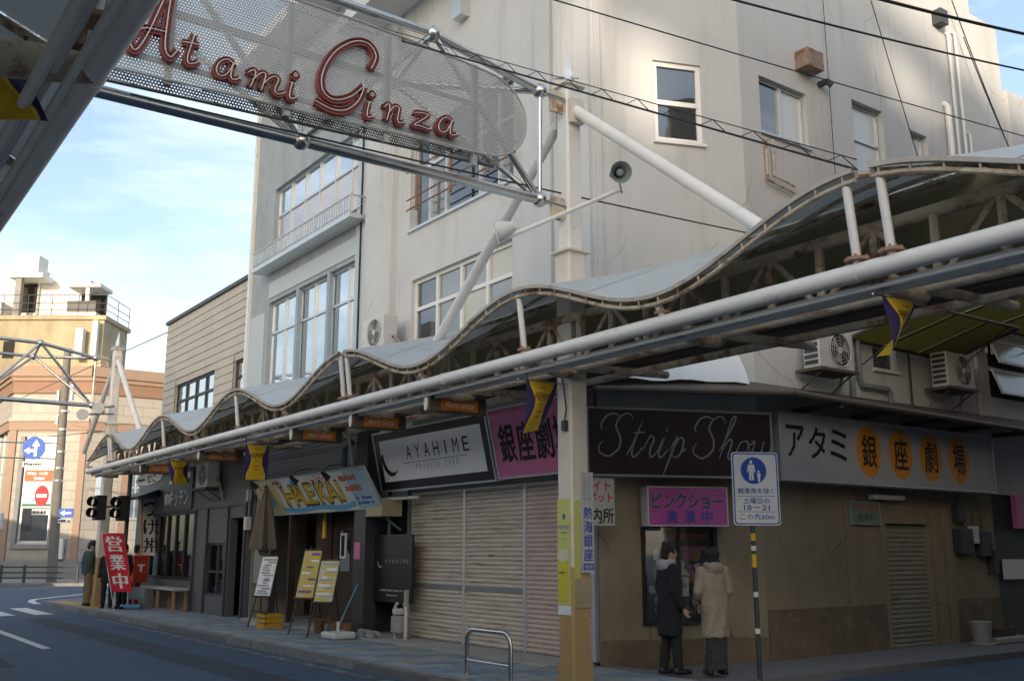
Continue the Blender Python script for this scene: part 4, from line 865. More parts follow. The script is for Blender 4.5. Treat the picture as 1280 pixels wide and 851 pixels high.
# Strip Show, on the chamfer
t, F = sign_box('script_sign', 'dark wine sign with pale script lettering above the pink show sign', tuple(FC.p(-0.32, 2.58, 0.45)), FC.r, (0, 0, 1), LC + 0.30, 0.94, 0.3, M_MAROON, mat('dull sign rim', (0.22, 0.22, 0.22), 0.6))
SCR = {
 'S': [[(0.95, 0.85), (0.8, 1.0), (0.55, 0.92), (0.45, 0.7), (0.62, 0.45), (0.62, 0.2), (0.35, 0.02), (0.08, 0.1), (0.02, 0.22), (0.1, 0.36)], [(0.55, 0.92), (0.34, 0.99), (0.12, 0.92), (0.0, 0.72), (0.06, 0.6)]],
 't': [[(0.0, 0.05), (0.15, 0.3), (0.36, 0.85)], [(0.36, 0.85), (0.16, 0.2), (0.2, 0.02), (0.34, 0.08), (0.44, 0.24)], [(0.12, 0.56), (0.48, 0.58)]],
 'r': [[(0.0, 0.16), (0.16, 0.44), (0.22, 0.5), (0.32, 0.42), (0.24, 0.2), (0.28, 0.02), (0.42, 0.1), (0.5, 0.22)]],
 'i': [[(0.0, 0.16), (0.16, 0.46), (0.06, 0.12), (0.12, 0.01), (0.24, 0.1), (0.32, 0.22)], [(0.22, 0.62), (0.24, 0.66)]],
 'p': [[(0.0, 0.16), (0.2, 0.5), (0.0, -0.1), (-0.12, -0.42)], [(0.1, 0.2), (0.26, 0.46), (0.4, 0.42), (0.36, 0.14), (0.22, 0.02), (0.1, 0.08)], [(0.36, 0.14), (0.52, 0.24)]],
 'h': [[(0.0, 0.2), (0.25, 0.6), (0.42, 0.95), (0.34, 1.0), (0.24, 0.75), (0.04, 0.02)], [(0.1, 0.2), (0.28, 0.46), (0.38, 0.4), (0.3, 0.1), (0.38, 0.01), (0.54, 0.2)]],
 'o': [[(0.3, 0.44), (0.12, 0.4), (0.02, 0.16), (0.14, 0.01), (0.32, 0.14), (0.38, 0.36), (0.28, 0.46), (0.4, 0.36), (0.56, 0.42)]],
 'w': [[(0.0, 0.42), (0.1, 0.44), (0.06, 0.1), (0.18, 0.01), (0.34, 0.2), (0.4, 0.44), (0.34, 0.1), (0.46, 0.01), (0.62, 0.2), (0.66, 0.46), (0.72, 0.34), (0.82, 0.38)]]}
mb = MB(); H_ = 0.60
for ch, a in (('S', 0.14), ('t', 0.56), ('r', 0.78), ('i', 1.0), ('p', 1.18), ('S', 1.52), ('h', 1.92), ('o', 2.18), ('w', 2.40)):
    for k, stk in enumerate(SCR[ch]):
        p = [(a + x * H_ * 0.80 + y * 0.10, 0.26 + y * H_) for x, y in bez(stk, 6)]; n = len(p)
        mb.ribbon(F, p, [0.008 + 0.018 * math.sin(math.pi * min(1, i / (n - 1))) ** 0.8 for i in range(n)], -0.0055, -0.002)
mb.build('lettering', mat('dim script grey', (0.20, 0.20, 0.20), 0.6, var=0), t)
# アタミ銀座劇場 along the lane
t, F = sign_box('lane_theatre_sign', 'long grey white sign with kanji in orange ovals along the side lane', (11.44, 9.35, 2.58), (1, 0, 0), (0, 0, 1), 5.75, 1.0, 0.3, mat('grey white acrylic', (0.37, 0.385, 0.41), 0.45, var=0.05), M_ALU)
for a in (1.15, 2.3, 3.45, 4.6): MB().fbox(F, a - 0.006, a + 0.006, 0.03, 1.02, -0.0055, -0.003).build('panel_joint', M_INKG, t)
mb = MB()
for i, ch in enumerate('アタミ'): lettering(MB(), F, ch, 0.36 + i * 0.5, 0.58, 0.40, 0.46, 0.0, bold=0.02).build('lettering', M_INK, t)
ov = MB(); mb = MB()
for i, ch in enumerate('銀座劇場'):
    q_ = MB().disc(F, 2.12 + i * 0.84, 0.53, 0.31, 0.40, -0.0055, -0.003).build('oval', M_ORANGEL, t); lettering(MB(), F, ch, 2.12 + i * 0.84, 0.53, 0.36, 0.50, -0.001, bold=0.022).build('lettering', M_INK, q_)
# eave over the signs, with the tarpaulin heap on it
ev = thing('lean_to_roof', 'dark lean-to eave running over the corner signs down the lane', 'roof', (14, 9.2, 3.7))
mb = MB()
inner = [(9.1, 10.75, 3.98), (9.1, 10.55, 3.98), (11.38, 9.68, 3.98), (19.5, 9.68, 3.98)]; outer = [(8.62, 10.75, 3.72), (8.62, 10.1, 3.72), (11.1, 8.78, 3.72), (19.5, 8.78, 3.60)]
for i in range(3): mb.add([inner[i], inner[i + 1], outer[i + 1], outer[i]], [(0, 1, 2, 3)]); mb.add([Vector(q) + Vector((0, 0, 0.05)) for q in (inner[i], inner[i + 1], outer[i + 1], outer[i])], [(0, 1, 2, 3)])
mb.build('roof_sheet', M_GUT, ev)
mb = MB()
for i in range(3): mb.tube([Vector(outer[i]) + Vector((0, 0, 0.01)), Vector(outer[i + 1]) + Vector((0, 0, 0.01))], 0.045, 8)
mb.build('gutter', M_GUT, ev, smooth=True)
for x in (12.2, 13.6, 15.0, 16.4, 17.8): MB().box(x - 0.03, x + 0.03, 8.8, 9.66, 3.62, 3.70).build('bracket', M_GUT, ev)
tp = MB(); tpn = 14
F_ = FC
vs = []
for i in range(tpn):
    for j in range(6):
        a = -0.7 + 2.75 * i / (tpn - 1); q = j / 5; lump = 0.05 * math.sin(i * 1.7 + j) + 0.04 * math.sin(i * 0.8 - j * 2.1)
        vs.append(FC.p(a, 3.90 + 0.55 * math.sin(min(1, q * 1.35) * math.pi / 2) * (0.35 + 0.65 * i / (tpn - 1)) + lump * (0.3 + q), 0.62 - 0.58 * q))
tp.add(vs, [(i * 6 + j, i * 6 + j + 1, (i + 1) * 6 + j + 1, (i + 1) * 6 + j) for i in range(tpn - 1) for j in range(5)])
tp.add([FC.p(-0.7, 3.82, 0.62), FC.p(2.05, 3.82, 0.62), FC.p(2.05, 3.82, 0.0), FC.p(-0.7, 3.82, 0.0), FC.p(2.05, 4.45, 0.04)], [(0, 1, 2, 3), (1, 2, 4)])
o = tp.build('tarpaulin_cover', M_TARP, smooth=True); tag(o, 'white tarpaulin bundled on the eave beside the air conditioner', 'tarpaulin')
# yellow sheet awnings propped over the lane
def awning(label, pts, n):
    t = thing('sheet_awning', label, 'awning', pts[0], group='propped sheet awnings'); a, b, c, d = [Vector(p) for p in pts]     # wall0, wall1, out1, out0
    for i in range(n):
        q0, q1 = (i + 0.02) / n, (i + 0.98) / n
        MB().add([a.lerp(b, q0), a.lerp(b, q1), d.lerp(c, q1), d.lerp(c, q0)] + [p + Vector((0, 0, 0.012)) for p in (a.lerp(b, q0), a.lerp(b, q1), d.lerp(c, q1), d.lerp(c, q0))], [(0, 1, 2, 3), (7, 6, 5, 4), (3, 2, 6, 7), (0, 3, 7, 4), (1, 5, 6, 2)]).build('sheet', M_AWN, t)
        if i: MB().tube([a.lerp(b, i / n) - Vector((0, 0, .03)), d.lerp(c, i / n) - Vector((0, 0, .03))], 0.018, 6).build('rafter', M_GUT, t)
    for p, q in ((a, b), (b, c), (c, d), (d, a)): MB().tube([p - Vector((0, 0, 0.02)), q - Vector((0, 0, 0.02))], 0.028, 6).build('frame_bar', M_GUT, t)
    for q in (0.1, 0.9): MB().tube([d.lerp(c, q), a.lerp(b, q) - Vector((0, 0, 0.45))], 0.012, 5).build('stay', M_DGREY, t)
awning('yellow green sheet awning propped over the lane above the second air conditioner', [(13.6, 9.66, 4.97), (16.62, 9.66, 4.95), (16.72, 8.42, 5.33), (13.92, 8.46, 5.33)], 3)
awning('darker sheet awning higher up under the arcade roof', [(15.4, 9.66, 5.75), (19.5, 9.66, 5.75), (19.5, 8.4, 6.0), (15.6, 8.4, 6.0)], 3)
# pink show sign over the poster case
t, F = sign_box('show_sign', 'small pink sign with katakana above the poster case', tuple(FC.p(0.60, 1.93, 0.28)), FC.r, (0, 0, 1), 1.2, 0.54, 0.26, mat('magenta acrylic', (0.50, 0.09, 0.34), 0.45, var=0.05), M_WHITEP, rim=0.015)
mb = MB(); lettering(mb, F, 'ピンクショー', 0.6, 0.345, 1.06, 0.20, 0.0, bold=0.03); mb.build('lettering', M_GREEN, t)
mb = MB()
for i, ch in enumerate('実演中'): lettering(MB(), F, ch, 0.36 + i * 0.26, 0.13, 0.16, 0.17, 0.0, bold=0.012).build('lettering', M_BLUE, t)
# poster case
pc = thing('poster_case', 'dark glazed poster case with show posters on the ochre corner', 'poster case', tuple(FC.p(1.17, 0.62, 0)))
MB().fbox(FC, 0.62, 1.72, 0.62, 1.92, -0.12, -0.08).build('back', M_BLACK, pc)
MB().fbox(FC, 0.60, 0.65, 0.60, 1.92, -0.08, 0.03).fbox(FC, 1.69, 1.74, 0.60, 1.92, -0.08, 0.03).fbox(FC, 0.65, 1.69, 0.60, 0.65, -0.08, 0.03).fbox(FC, 1.15, 1.19, 0.65, 1.92, -0.08, 0.0).build('frame', M_BLACK, pc)
def poster(a0, a1, b0, b1, cols, par, F=FC, c=-0.075, seed=1):
    r = random.Random(seed); p = MB().fbox(F, a0, a1, b0, b1, c - 0.003, c).build('poster', cols[0], par)
    for k, m in enumerate(cols[1:]):
        mb = MB()
        for _ in range(4):
            x = r.uniform(a0 + 0.04, a1 - 0.06); y = r.uniform(b0 + 0.04, b1 - 0.06); mb.disc(F, x, y, r.uniform(0.02, (a1 - a0) * 0.22), r.uniform(0.03, (b1 - b0) * 0.2), c + 0.0006 * (k + 1), c + 0.0006 * (k + 1) + 0.0004, 12)
        # keep inside the sheet
        for v in mb.v:
            q = v - F.o; a = max(a0 + .005, min(a1 - .005, q.dot(F.r))); b = max(b0 + .005, min(b1 - .005, q.dot(F.u))); cc = q.dot(F.n); v[:] = F.p(a, b, cc)[:]
        mb.build('print', m, p)
    return p
M_PK1 = mat('poster pink', (0.42, 0.12, 0.26), 0.6); M_PK2 = mat('poster skin', (0.42, 0.2, 0.11), 0.6); M_PK3 = mat('poster navy', (0.04, 0.05, 0.12), 0.6)
poster(0.72, 1.06, 1.02, 1.66, [M_PK3, M_PK2, M_INKW], pc, seed=2); poster(1.08, 1.62, 1.16, 1.66, [M_PK3, M_INKW, M_PK2, M_PK1], pc, c=-0.07, seed=3); MB().fbox(FC, 1.1, 1.6, 1.60, 1.66, -0.069, -0.066).build('print', M_PK1, pc)
poster(1.1, 1.32, 0.98, 1.24, [M_WHITE, M_INKG], pc, c=-0.06, seed=5); poster(0.8, 1.1, 0.72, 1.05, [M_PK3, M_PK1, M_INKG], pc, seed=6); poster(1.25, 1.6, 0.7, 1.0, [M_PK3, M_PK2], pc, seed=7)
mb = MB(); scribble(mb, FC, 0.7, 1.64, 1.80, 0.1, -0.07, 8, rnd); mb.build('print', M_RED, pc)
MB().fbox(FC, 0.65, 1.69, 0.65, 1.92, -0.02, -0.016).build('glass', G_SHOP, pc)
# information board by the corner
t, F = sign_box('guide_sign', 'small white board with red and black Japanese lettering beside the post', tuple(FC.p(-0.50, 1.92, 0.62)), FC.r, (0, 0, 1), 0.50, 0.62, 0.06, mat('greyed white board', (0.46, 0.45, 0.43), 0.6), M_GREYW, rim=0.012)
lettering(MB(), F, 'ナイト', 0.25, 0.52, 0.40, 0.13, 0.0, bold=0.02).build('lettering', M_RED, t); lettering(MB(), F, 'スポット', 0.25, 0.37, 0.44, 0.13, 0.0, bold=0.02).build('lettering', M_RED, t)
lettering(MB(), F, '案内所', 0.25, 0.13, 0.46, 0.2, 0.0, bold=0.025).build('lettering', M_INK, t)
# small plates down the lane
t, F = sign_box('plate_sign', 'small faded plate with pink katakana beside the lane shutter', (13.42, 9.66, 2.0), (1, 0, 0), (0, 0, 1), 0.76, 0.36, 0.03, mat('faded green plate', (0.22, 0.25, 0.2), 0.6), M_GREYW, rim=0.01)
mb = MB(); lettering(mb, F, 'ピンクショー', 0.38, 0.27, 0.66, 0.09, 0.0, bold=0.02); mb.build('lettering', M_RED, t); lettering(MB(), F, '実演中', 0.38, 0.11, 0.42, 0.11, 0.0, bold=0.01).build('lettering', M_GREEN, t)
o = MB().fbox(SIDE(9.7), 13.9, 14.75, 2.40, 2.47, 0.04, 0.13).build('tube_lamp', M_WHITEP); tag(o, 'unlit tube lamp under the lane sign', 'lamp')
# meters and boxes on the lane wall
for i, (x, z, w, h, m, lb) in enumerate(((16.25, 1.55, 0.42, 0.42, M_DGREY, 'dark meter box on the lane wall beside the shutter'), (16.72, 1.72, 0.14, 0.3, M_WHITEP, 'white meter on the lane wall between dark boxes'), (16.9, 1.5, 0.3, 0.44, M_DGREY, 'dark switch box right of the white meter'), (17.25, 1.2, 0.16, 0.42, M_DGREY, 'tall narrow black box low on the lane wall end'), (16.28, 2.08, 0.2, 0.3, M_DGREY, 'small dark box above the lane meters'))):
    t = thing('meter_box', lb, 'meter box', (x + w / 2, 9.7, z)); MB().fbox(SIDE(9.7), x, x + w, z, z + h, 0.002, 0.14).build('case', m, t, bevel=0.012); MB().fbox(SIDE(9.7), x + 0.03, x + w - 0.03, z + h * 0.5, z + h - 0.04, 0.141, 0.15).build('lid', m, t); MB().tube([(x + w / 2, 9.62, z + h), (x + w / 2, 9.62, z + h + 0.3)], 0.012, 5).build('conduit', M_DGREY, t)

# ================================================================== shop fronts along the street
FSA = STREET(8.5)
ks_ = thing('kitchen_shop', 'grey fronted corner eatery with black framed windows beside the junction', 'shop front', (8.8, 26.5, 0.1))
mb = MB(); facade(mb, FSA, -31.0, -22.05, 0.1, 3.9, [(-30.2, -25.75, 0.85, 2.62), (-24.7, -23.35, 0.55, 1.78), (-23.15, -22.25, 0.11, 2.35)], 0.18)
mb.quad((8.5, 31.0, 0.1), (9.2, 31.0, 0.1), (9.2, 31.0, 3.9), (8.5, 31.0, 3.9)); mb.quad((8.5, 22.05, 0.1), (9.3, 22.05, 0.1), (9.3, 22.05, 3.9), (8.5, 22.05, 3.9)); mb.quad((8.5, 31.0, 3.9), (9.2, 31.0, 3.9), (9.2, 22.05, 3.9), (8.5, 22.05, 3.9)); mb.build('wall', M_GREY, ks_)
MB().box(9.3, 9.34, 22.2, 31, 0.1, 3.8).build('back_wall', M_DARKIN, ks_)
for x in (-25.65, -24.75, -23.32, -22.2): MB().fbox(FSA, x, x + 0.09, 0.12, 2.62, 0.002, 0.05).build('pilaster', M_DGREY, ks_)
MB().fbox(FSA, -25.5, -22.1, 2.62, 2.68, 0.002, 0.04).build('lintel', M_DGREY, ks_)
window(ks_, FSA, -30.2, -25.75, 0.85, 2.62, (0.17, 0.34, 0.5, 0.66, 0.83), (), M_BLACK, G_SHOP, 0.02, 0.09, False)
window(ks_, FSA, -24.7, -23.35, 0.55, 1.78, (0.5,), (0.45,), M_DGREY, G_SHOP, 0.05, 0.05, False)
MB().fbox(FSA, -23.15, -22.25, 0.12, 2.35, -0.7, -0.66).build('door', M_BLACK, ks_)
for i, (a, b, w, h) in enumerate(((-29.9, 1.2, 0.35, 0.7), (-28.9, 1.0, 0.3, 0.6), (-28.2, 1.0, 0.45, 0.9), (-27.3, 1.0, 0.5, 0.9), (-26.4, 1.1, 0.4, 0.8), (-24.55, 0.6, 0.4, 0.5), (-24.0, 0.62, 0.5, 0.4))):
    poster(a, a + w, b, b + h, [(M_WHITE, M_INK, M_RED), (M_FLAGO, M_PK2, M_YEL), (M_WHITE, M_RED, M_GREEN)][i % 3], ks_, F=FSA, c=-0.17, seed=20 + i)
MB().fbox(FSA, -28.4, -25.95, 2.66, 3.75, 0.003, 0.05).build('name_board', M_GREY, ks_)
mb = MB(); lettering(mb, FSA, 'キッチン', -27.0, 2.98, 1.6, 0.42, 0.055, bold=0.02); scribble(mb, FSA, -28.2, -27.7, 2.98, 0.3, 0.055, 3, rnd); scribble(mb, FSA, -27.9, -26.3, 3.42, 0.14, 0.055, 8, rnd); mb.disc(FSA, -26.25, 3.55, 0.12, 0.10, 0.052, 0.055); mb.build('lettering', M_INKW, ks_)
mb = MB(); scribble(mb, FSA, -24.6, -23.2, 2.85, 0.16, 0.005, 4, rnd); mb.build('lettering', M_DGREY, ks_)
mb = MB().add([(7.45, 27.2, 2.95), (8.5, 28.9, 3.1), (8.5, 31, 3.1), (7.45, 31, 2.95), (7.45, 27.2, 3.0), (8.5, 28.9, 3.3), (8.5, 31, 3.3), (7.45, 31, 3.0)], [(0, 1, 2, 3), (4, 5, 6, 7), (0, 1, 5, 4), (0, 3, 7, 4)]); mb.build('entry_canopy', M_DGREY, ks_)
# oval hanging sign
F = STREET(7.4); t = thing('oval_sign', 'pale oval hanging sign with black characters before the grey eatery', 'sign', (7.4, 26.1, 3.2))
MB().disc(F, -26.1, 3.38, 1.15, 0.15, -0.03, 0.03).build('plate', M_WHITEP, t); mb = MB(); lettering(mb, F, 'むこ', -25.8, 3.38, 0.7, 0.2, 0.035, bold=0.03); scribble(mb, F, -27.0, -26.4, 3.38, 0.07, 0.035, 5, rnd); mb.build('lettering', M_INK, t); MB().tube([(7.4, 26.1, 3.53), (7.4, 26.1, 3.68)], 0.012, 5).build('hanger', M_DGREY, t)

# HALE KAI: recessed dark entrance
hk = thing('island_bar', 'dark timber recessed bar entrance between the grey eatery and the shutters', 'shop front', (9, 19, 0.1))
MB().box(9.9, 9.96, 16.9, 22.0, 0.1, 3.1).build('back_wall', M_WOOD, hk); MB().box(8.6, 9.9, 21.96, 22.02, 0.1, 3.1).build('side_wall', mat('pale shop side', (0.30, 0.29, 0.25), 0.8), hk); MB().box(8.6, 9.9, 16.9, 16.96, 0.1, 3.1).build('side_wall', M_DGREY, hk)
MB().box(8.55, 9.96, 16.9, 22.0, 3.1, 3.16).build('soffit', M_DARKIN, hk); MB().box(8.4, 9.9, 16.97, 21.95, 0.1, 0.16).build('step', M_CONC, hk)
fs = slats(MB(), STREET(8.72), -22.0, -16.9, 3.17, 3.9, 0.075, 0.018).build('corrugated_fascia', mat('grey corrugated sheet', (0.30, 0.31, 0.32), 0.5, var=0.1), hk)
MB().box(8.55, 8.8, 16.45, 16.9, 0.1, 4.0).build('pier', mat('dark pier', (0.045, 0.046, 0.05), 0.4), hk); MB().box(8.6, 8.75, 20.9, 21.05, 0.16, 3.1).build('post', M_DGREY, hk); MB().box(8.6, 8.75, 19.9, 20.0, 0.16, 3.1).build('post', M_WOOD, hk)
MB().box(8.62, 8.7, 21.1, 21.9, 0.9, 3.05).build('side_panel', mat('pale shop side', (0.30, 0.29, 0.25), 0.8), hk)
dr = MB().box(9.2, 9.25, 18.1, 19.1, 0.16, 2.2).build('door', M_WOOD, hk); MB().box(9.185, 9.199, 18.3, 18.9, 1.2, 2.0).build('pane', G_DARK, dr)
MB().box(9.17, 9.184, 18.45, 18.72, 1.45, 1.95).build('print', M_INKW, dr); MB().box(9.16, 9.169, 18.52, 18.65, 1.5, 1.9).build('print', M_INK, dr)
MB().box(9.2, 9.25, 17.0, 18.05, 1.2, 2.1).build('side_window', G_DARK, hk); MB().box(9.14, 9.26, 17.0, 18.05, 1.1, 1.2).build('sill', M_WOOD, hk); MB().box(9.18, 9.24, 19.15, 19.9, 0.16, 2.6).build('wall_panel', M_WOOD, hk)
lt = MB()
for i in range(-8, 14):
    a = 17.0 + i * 0.13
    for s in (1, -1):
        y0, z0 = a, 0.2; y1, z1 = a + 0.9, 1.1
        if s < 0: y0, y1 = a + 0.9, a
        q = [(max(17.0, min(18.05, y0)), z0 + (max(17.0, min(18.05, y0)) - y0) * (z1 - z0) / (y1 - y0)), (max(17.0, min(18.05, y1)), z0 + (max(17.0, min(18.05, y1)) - y0) * (z1 - z0) / (y1 - y0))]
        if abs(q[0][0] - q[1][0]) > 0.03: lt.tube([(9.16 + 0.01 * s, q[0][0], q[0][1]), (9.16 + 0.01 * s, q[1][0], q[1][1])], 0.011, 4)
lt.build('lattice', M_WOOD, hk)
MB().fbox(STREET(8.55), -16.85, -16.62, 1.45, 1.75, 0.002, 0.012).build('notice', M_PINK, hk)
# HALE KAI board
HUP = Vector((-0.42, 0, 0.68)).normalized()
t, F = sign_box('island_bar_sign', 'tilted painted signboard with palm, sun and yellow lettering over the bar', (8.52, 20.95, 2.33), (0, -1, 0), HUP, 5.2, 0.84, 0.06, mat('painted pale board', (0.70, 0.71, 0.66), 0.6, var=0.08, scale=3), M_ALU, rim=0.02)
MB().fbox(F, 0.03, 1.15, 0.03, 0.81, -0.0055, -0.004).build('print', mat('pale yellow paint', (0.62, 0.55, 0.28), 0.6, var=0.15, scale=4), t); MB().fbox(F, 4.35, 5.17, 0.03, 0.81, -0.0055, -0.004).build('print', mat('pale sky paint', (0.36, 0.52, 0.60), 0.6, var=0.1), t)
mb = MB().ribbon(F, bez([(1.0, 0.14), (1.8, 0.08), (2.8, 0.13), (3.6, 0.07), (4.3, 0.14)], 6), 0.11, -0.004, -0.003); mb.disc(F, 2.05, 0.66, 0.16, 0.11, -0.004, -0.003); mb.disc(F, 0.5, 0.3, 0.3, 0.1, -0.004, -0.003); mb.build('print', M_SKYB, t)
bigl = MB(); bigo = MB()
for ch, a, w in (('H', 1.62, 0.42), ('A', 2.02, 0.42), ('L', 2.34, 0.3), ('E', 2.64, 0.3), ('K', 3.18, 0.4), ('A', 3.58, 0.42), ('I', 3.92, 0.1)): lettering(bigo, F, ch, a, 0.42, w * 1.12, 0.46, -0.0028, bold=0.10); lettering(bigl, F, ch, a, 0.42, w, 0.40, -0.0012, bold=0.035)
bigo.build('lettering', mat('dark brown ink', (0.1, 0.045, 0.02), 0.6), t); bigl.build('lettering', M_YEL, t)
mb = MB()
for k in range(9): a = 2 * math.pi * k / 9; mb.ribbon(F, [(3.3 + 0.2 * math.cos(a), 0.65 + 0.10 * math.sin(a)), (3.3 + 0.42 * math.cos(a), 0.65 + 0.17 * math.sin(a))], 0.025, -0.003, -0.001)
mb.ribbon(F, [(3.3 + 0.15 * math.cos(R(q)), 0.65 + 0.085 * math.sin(R(q))) for q in range(0, 361, 30)], 0.022, -0.003, -0.001)
scribble(mb, F, 0.2, 0.9, 0.66, 0.14, -0.001, 5, rnd); scribble(mb, F, 4.1, 4.8, 0.66, 0.13, -0.001, 5, rnd); scribble(mb, F, 4.2, 4.8, 0.45, 0.13, -0.001, 5, rnd); mb.build('print', mat('orange red paint', (0.58, 0.13, 0.06), 0.6), t)
mb = MB().ribbon(F, bez([(1.32, 0.2), (1.38, 0.45), (1.28, 0.7)], 5), 0.06, -0.003, -0.001)
for k in range(6): a = R(20 + 28 * k); mb.ribbon(F, [(1.28, 0.7), (1.28 + 0.15 * math.cos(a), 0.70 + 0.07 * math.sin(a) + 0.02), (1.28 + 0.28 * math.cos(a), 0.68 + 0.05 * math.sin(a))], [0.03, 0.05, 0.01], -0.003, -0.001)
mb.build('print', mat('palm brown', (0.3, 0.12, 0.05), 0.6), t)
mb = MB(); scribble(mb, F, 4.4, 5.0, 0.24, 0.06, -0.001, 6, rnd); scribble(mb, F, 4.4, 5.0, 0.14, 0.06, -0.001, 6, rnd); mb.build('print', M_BLUE, t)
for a in (0.9, 2.9, 4.3): 
    l = thing('spot_lamp', 'small black spot lamp over the bar signboard, %s' % {0.9: 'above the palm', 2.9: 'near its middle', 4.3: 'by its far end from the junction'}[a], 'lamp', tuple(F.p(a, 0.84, 0.3)), group='spot lamps over the signboard')
    MB().tube([F.p(a, 0.9, -0.1), F.p(a, 1.0, 0.15), F.p(a, 0.95, 0.3)], 0.01, 5).build('arm', M_DGREY, l); MB().tube([F.p(a, 0.97, 0.32), F.p(a, 0.80, 0.26)], [0.03, 0.06], 8).build('head', M_BLACK, l)
# black café board, pipes and gas meter left of the shutters
FBk = STREET(8.75)
cb = thing('cafe_board', 'black vertical cafe board with tiny white moon logo beside the shutter', 'board', (8.75, 15.75, 0.7))
MB().fbox(FBk, -16.5, -15.1, 0.72, 1.88, -0.04, 0).build('panel', M_SIGNBLK, cb)
mb = MB(); 
for i, ch in enumerate('AYAHIME'): lettering(mb, FBk, ch, -16.0 + i * 0.125, 1.42, 0.07 if ch != 'I' else 0.015, 0.07, 0.002)
mb.prism(FBk, [(-16.22 + 0.1 * math.cos(R(a)), 1.39 + 0.09 * math.sin(R(a))) for a in range(160, 320, 16)] + [(-16.2 + 0.095 * math.cos(R(a)), 1.405 + 0.08 * math.sin(R(a))) for a in range(312, 158, -16)], 0.0005, 0.002)
scribble(mb, FBk, -16.2, -15.4, 0.92, 0.035, 0.002, 9, rnd); scribble(mb, FBk, -16.0, -15.6, 0.84, 0.03, 0.002, 9, rnd); mb.build('lettering', M_INKG, cb)
for a in (-16.0, -15.3): MB().fbox(FBk, a, a + 0.08, 1.88, 2.7, -0.04, -0.01).build('hanger', M_DGREY, cb)
gm = thing('gas_meter', 'grey gas meter with pipes beside the left shutter', 'meter', (8.72, 15.35, 0.14))
MB().box(8.58, 8.80, 15.22, 15.5, 0.24, 0.52).build('case', M_CONC, gm, bevel=0.03); MB().box(8.58, 8.76, 15.27, 15.45, 0.54, 0.64).build('dial_head', M_ACW, gm, bevel=0.02)
for y in (15.18, 15.54): MB().tube([(8.7, y, 0.14), (8.7, y, 0.66), (8.7, y + (0.06 if y < 15.3 else -0.06), 0.72)], 0.03, 8).build('pipe', M_POST, gm, smooth=True)
MB().tube([(8.72, 15.2, 0.6), (8.72, 15.2, 0.95)], 0.05, 8).build('pipe', M_CONC, gm, smooth=True)
pf = thing('pipe_frame', 'cream steel pipe frame around the left end of the cafe sign', 'pipe frame', (8.4, 16.6, 2.4))
MB().tube([(8.2, 11.5, 3.76), (8.2, 16.6, 3.76), (8.25, 16.65, 3.7), (8.45, 16.65, 2.62), (8.6, 16.5, 2.5), (8.8, 15.0, 2.5)], 0.03, 8).build('tube', M_POST, pf, smooth=True); MB().tube([(8.45, 16.6, 2.6), (8.75, 15.5, 1.95)], 0.025, 8).build('stay', M_DGREY, pf, smooth=True)
MB().box(8.5, 8.9, 15.75, 16.35, 2.2, 2.48).build('box', mat('pale yellow box', (0.45, 0.38, 0.22), 0.6), pf)
MB().tube([(8.5, 17.3, 2.75), (8.5, 17.3, 3.5), (8.5, 17.0, 3.6)], 0.06, 8).build('duct', mat('blue grey duct', (0.12, 0.16, 0.2), 0.5), pf, smooth=True)
# round CCTV lamps under the canopy
for y, lb in ((12.0, 'right'), (14.4, 'left')): 
    t = thing('dome_camera', 'black dome camera under the canopy nearer the %s orange sign' % ('post side' if y < 13 else 'bar side'), 'camera', (8.3, y, 3.7)); MB().ball((8.3, y, 3.78), 0.07, seg=12, rings=8).build('dome', M_BLACK, t, smooth=True); MB().tube([(8.3, y, 3.8), (8.3, y - 0.5, 3.84)], 0.015, 6).build('arm', M_BLACK, t)
